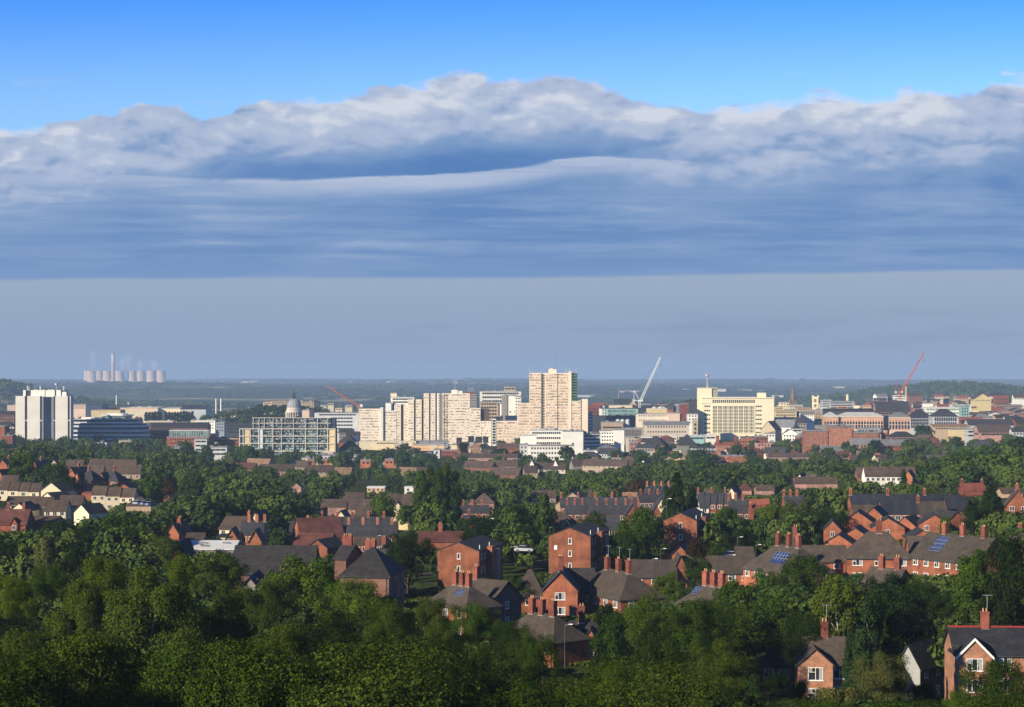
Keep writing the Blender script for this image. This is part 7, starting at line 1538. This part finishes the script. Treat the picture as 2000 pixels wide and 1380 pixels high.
# ================================================================== lamps, cars, fences, hedge
def lamp(px, yt, D, label, double=False, h=None):
    X = WX(px, D); zg = G(X, D); hh = max(5, WZ(yt, D)-zg); o = empty('street_lamp', (X, D, zg), rng.uniform(-.5, .5))
    MB().bar((0,0,-.5), (0,0,hh*.35), .06, 0, 8).bar((0,0,hh*.35), (0,0,hh), .04, 0, 8).build('post', mat('dull green post', (.09,.11,.10), .05, 1), o)
    for s in ((-1, 1) if double else (1,)):
        MB().bar((0,0,hh-.05), (s*.9,0,hh+.1), .035, 0, 6).build('arm', METAL, o)
        MB().box(s*.9-.3, s*.9+.3, -.10, .10, hh+.04, hh+.17).build('lamp_head', BARGE, o)
    tag(o, label, 'street lamp', 'street lamps'); return o
for a in [(825,1137,350,'street lamp in front of the brick hall fence'),(1103,1219,284,'tall street lamp left of the lone orange gable'),(955,1012,452,'tall dark lamp post behind the nearest red flats'),(1302,973,432,'tall lamp post at the left of the farthest red flats'),(1290,1071,386,'street lamp in front of the big tree by the middle flats'),(1440,1048,405,'street lamp in trees right of the farthest flats'),(1476,1063,400,'street lamp beside the solar-panelled house'),
          (735,1050,520,'lamp post left of the orange terrace'),(584,1040,530,'lamp post by the chapel-like hall'),(920,957,650,'thin mast right of the poplars'),(1417,956,620,'lamp post by the lone cream gable'),(1710,895,760,'thin green mast above the long white house row'),(1800,1027,452,'lamp post in the modern brick cluster'),(1274,1090,380,'street lamp above the low brown roof')]:
    lamp(*a)
for px, l in ((1350,'left'),(1396,'right')): lamp(px,930,850,'double-headed street lamp in the park, '+l+' of two',True)
def car(px, y, D, col, label, rot=20):
    X = WX(px, D); o = empty('parked_car', (X, D, max(G(X, D), WZ(y, D))), R(rot)); b = MB()
    pr = [(-2.1,.35),(-2.15,.7),(-1.9,.9),(-1.2,.98),(1.3,.95),(2.0,.82),(2.15,.6),(2.1,.35)]
    n = len(pr); b.poly([(x,-.85,z) for x,z in reversed(pr)]).poly([(x,.85,z) for x,z in pr])
    for i in range(n): p, q = pr[i], pr[(i+1)%n]; b.quad((p[0],-.85,p[1]),(p[0],.85,p[1]),(q[0],.85,q[1]),(q[0],-.85,q[1]))
    b.build('body', mat('car paint '+col, dict(white=(.7,.7,.7),blue=(.03,.08,.22),silver=(.4,.42,.44),red=(.4,.03,.03),black=(.02,.02,.02))[col], .02, 1, rough=.3, spec=.5), o)
    c = MB(); P = [(-1.5,.96),(-1.0,1.42),(.5,1.45),(1.2,.96)]
    c.poly([(x,-.75,z) for x,z in reversed(P)]).poly([(x,.75,z) for x,z in P])
    for i in range(4): p, q = P[i], P[(i+1)%4]; c.quad((p[0],-.75,p[1]),(p[0],.75,p[1]),(q[0],.75,q[1]),(q[0],-.75,q[1]))
    c.build('windows', GLASS, o); MB().box(-.95,.45,-.74,.74,1.43,1.5).build('car_roof', MATS['car paint '+col], o)
    for wx in (-1.3, 1.35):
        for wy in (-.78, .78):
            w = MB(); w.bar((wx, wy-.1, .33), (wx, wy+.1, .33), .33, 0, 14); w.build('wheel', DKMET, o)
    tag(o, label, 'car', 'parked cars')
for a in [(1012,1073,424,'white','white car glimpsed between the nearest and middle red flats',10),(1024,1077,420,'silver','silver car glimpsed under dark trees between the red flats',-15),(1002,1070,432,'white','second white car farther back between the red flats',5),(1428,1089,402,'white','white car behind the low brick range',15),(1190,1082,408,'blue','blue car against the shaded side of the middle flats',60)]:
    car(*a)
for i in range(6): car(268+i*5,984+.6*i,622,'blue' if i%2 else 'silver',['silver car at the left end of the bluish car row by the hipped roof','blue car second in the row by the hipped roof','silver car third in the row by the hipped roof','blue car fourth in the row by the hipped roof','silver car fifth in the row by the hipped roof','blue car at the right end of the row by the hipped roof'][i],80)
def fence(px0, px1, D0, D1, h, label, m, name='wooden_fence'):
    A = Vector((WX(px0, D0), D0, 0)); Bv = Vector((WX(px1, D1), D1, 0)); L = (Bv-A).length; n = max(2, int(L/2.4)); o = empty(name, (A.x, A.y, G(A.x, A.y)), math.atan2(Bv.y-A.y, Bv.x-A.x))
    for i in range(n):
        p = A.lerp(Bv, i/n); z = G(p.x, p.y)-o.location.z; u = L*i/n; MB().box(u, u+.12, -.06, .06, z-.3, z+h+.1).build('post', m, o)
        b = MB(); b.box(u+.12, u+L/n, -.03, .03, z, z+h*.12)
        for k in range(int((L/n-.12)/.14)): b.box(u+.13+k*.14, u+.13+k*.14+.12, -.025+(.012 if k%2 else 0), .025, z+h*.12, z+h)
        b.build('panel', m, o)
    tag(o, label, 'fence')
fence(725,806,334,340,1.8,'pale weathered board fence right of the dark hipped hall',mat('weathered boards', (.22,.20,.16), .2, 1)); fence(1812,1868,222,196,1.7,'dark wooden fence running down between the lower brick houses',mat('dark boards', (.06,.045,.03), .2, 1))
def hedge(px0, px1, D, h, label, tone='mid'):
    r_ = np.random.default_rng(int(px0)); x0, x1 = WX(px0, D), WX(px1, D); n = 14000; P = np.empty((n, 3)); P[:, 0] = r_.uniform(x0, x1, n); P[:, 1] = D+r_.uniform(-1, 1, n)
    bump = 1+.15*np.sin(P[:, 0]*1.7)+.1*np.sin(P[:, 0]*4.1); P[:, 2] = r_.random(n)**.5*h*bump; c = (x0+x1)/2; z = np.array([G(float(a), D) for a in np.linspace(x0, x1, 20)]); zz = np.interp(P[:, 0], np.linspace(x0, x1, 20), z); P[:, 2] += zz-zz.mean(); P[:, 0] -= c; P[:, 1] -= D
    N_ = np.stack([r_.normal(0,.3,n), -np.ones(n)*.6, np.ones(n)*.7], 1); me = leaf_mesh('hedge', P, N_, np.full(n, .12), LEAF, seed=3); o = link('hedge', me, None, (c, D, float(zz.mean()))); b = GREEN[tone]; o.color = (*b, 1); tag(o, label, 'hedge')
hedge(1028,1160,330,1.6,'clipped green hedge below the big orange gable house','bright'); hedge(1034,1070,338,2.4,'short block of dark hedge left of the orange gable ground window','mid')
def meadow():
    n = 60000; r_ = np.random.default_rng(5); px = r_.uniform(720, 1175, n); D = r_.uniform(285, 385, n); X = (px-1000)*D/F; gx = np.array([[G((p-1000)*d/F, d) for p in np.linspace(720, 1175, 24)] for d in np.linspace(285, 385, 12)])
    from math import floor
    u = (px-720)/455*23; v = (D-285)/100*11; i = np.minimum(u.astype(int), 22); j = np.minimum(v.astype(int), 10); fu, fv = u-i, v-j
    z = gx[j, i]*(1-fu)*(1-fv)+gx[j, i+1]*fu*(1-fv)+gx[j+1, i]*(1-fu)*fv+gx[j+1, i+1]*fu*fv
    P = np.stack([X, D, z+.15+r_.random(n)*.35], 1); N_ = np.stack([r_.normal(0,.5,n), r_.normal(-.4,.5,n), np.ones(n)*.5], 1)
    o = link('tall_grass', leaf_mesh('grass', P, N_, np.full(n, .26), LEAF, seed=9)); o.color = (.062, .085, .020, 1); tag(o, kind='stuff')
meadow()
# ================================================================== labels: every one singles out its thing
LANDM = [(85,800,'the pale tower block'),(210,835,'the blue-banded office'),(320,805,'the long cream shed'),(365,855,'the orange brick office'),(560,860,'the balconied apartments'),(575,790,'the grey dome'),(660,825,'the white office slab'),(780,830,'the left stepped flats'),(905,830,'the middle stepped flats'),(1080,800,'the tallest flats'),(1110,870,'the white complex'),(1270,830,'the beige stepped block'),(1435,810,'the big cream office'),
 (1550,790,'the church spire'),(1690,825,'the arched brick building'),(1640,860,'the orange brick flats'),(1850,815,'the slate-roofed halls'),(1375,885,'the mansard flats'),(1530,875,'the long brick arcade'),(855,970,'the tall poplars'),(895,1105,'the nearest red flats'),(1112,1080,'the middle red flats'),(1330,1050,'the farthest red flats'),(1092,1160,'the big orange gable'),(1210,1140,'the three-chimney hipped house'),(1500,1100,'the solar-panelled hip roof'),
 (1725,1075,'the pyramid roof'),(1850,1085,'the long right-hand house'),(1725,1025,'the modern brick cluster'),(1770,980,'the upper right slate terraces'),(1740,925,'the long white house row'),(1603,1310,'the left lower brick house'),(1915,1300,'the right lower brick house'),(1150,1250,'the lone orange gable'),(1370,1140,'the blue-panelled chimneys'),(510,1095,'the big dark hall'),(705,1110,'the dark hipped hall'),(395,1065,'the long white roof'),(635,1040,'the chapel-like hall'),
 (725,1045,'the orange terrace'),(680,990,'the wide brown roofs'),(450,1030,'the cream hipped house'),(220,970,'the cream trio'),(190,935,'the twin orange gables'),(218,905,'the top stepped roofs'),(30,955,'the left edge row'),(20,1020,'the dormered house'),(100,995,'the lower left row'),(300,940,'the drooping willow'),(540,1030,'the broad dark conifer'),(590,905,'the orange courtyard flats'),(1170,990,'the central slate rows'),(1280,965,'the steep chimneyed row'),(1390,985,'the grey slate terrace'),
 (1119,975,'the tan hall'),(1595,940,'the buried brown roofs'),(1940,1000,'the tall right-hand evergreen'),(300,1200,'the huge drooping birch'),(880,1160,'the three leading chimneys'),(1725,1320,'the grey-green willow'),(1510,1290,'the red-ridged dark roof')]
ORD = ['first','second','third','fourth','fifth','sixth','seventh','eighth','ninth','tenth','eleventh','twelfth','thirteenth','fourteenth','fifteenth','sixteenth','seventeenth','eighteenth','nineteenth','twentieth']
for (o, px, py, D, kind, tone, hp) in TREES:
    if o.get('_auto') == 1:
        q = min(LANDM, key=lambda l: math.hypot((l[0]-px)*.8, (l[1]-py))); dx, dy = px-q[0], py-q[1]
        rel = ('right of' if dx > 0 else 'left of') if abs(dx) > abs(dy)*1.1 else ('below' if dy > 0 else 'beyond')
        o['label'] = '%s %s %s %s' % (TONE[tone], FORM[kind].replace('broadleaf ', '').replace(' willow-like', ''), rel, q[2])
by = {}
for o in COL.objects:
    if o.parent is None and o.get('label') and o.get('category'): by.setdefault(o['label'], []).append(o)
for lab, os_ in by.items():
    if len(os_) < 2: continue
    os_.sort(key=lambda o: o.location.x/max(o.location.y, 1)); n = len(os_)
    for i, o in enumerate(os_):
        if n == 2: s = 'left one' if i == 0 else 'right one'
        elif i == 0: s = 'leftmost'
        elif i == n-1: s = 'rightmost'
        elif i < 20 and i <= n//2: s = ORD[i]+' from left'
        else: s = (ORD[n-1-i] if n-1-i < 20 else 'twentieth')+' from right'
        if not o.get('group'): o['group'] = 'like houses in one row'
        o['label'] = lab+', '+s
seen = {}
for o in COL.objects:
    if o.parent is None and o.get('label'):
        if len(o['label'].split()) > 16: print('LONG', len(o['label'].split()), o['label'])
        if o['label'] in seen: print('DUP', o['label'])
        seen[o['label']] = 1
    for k in ('_auto',):
        if k in o: del o[k]
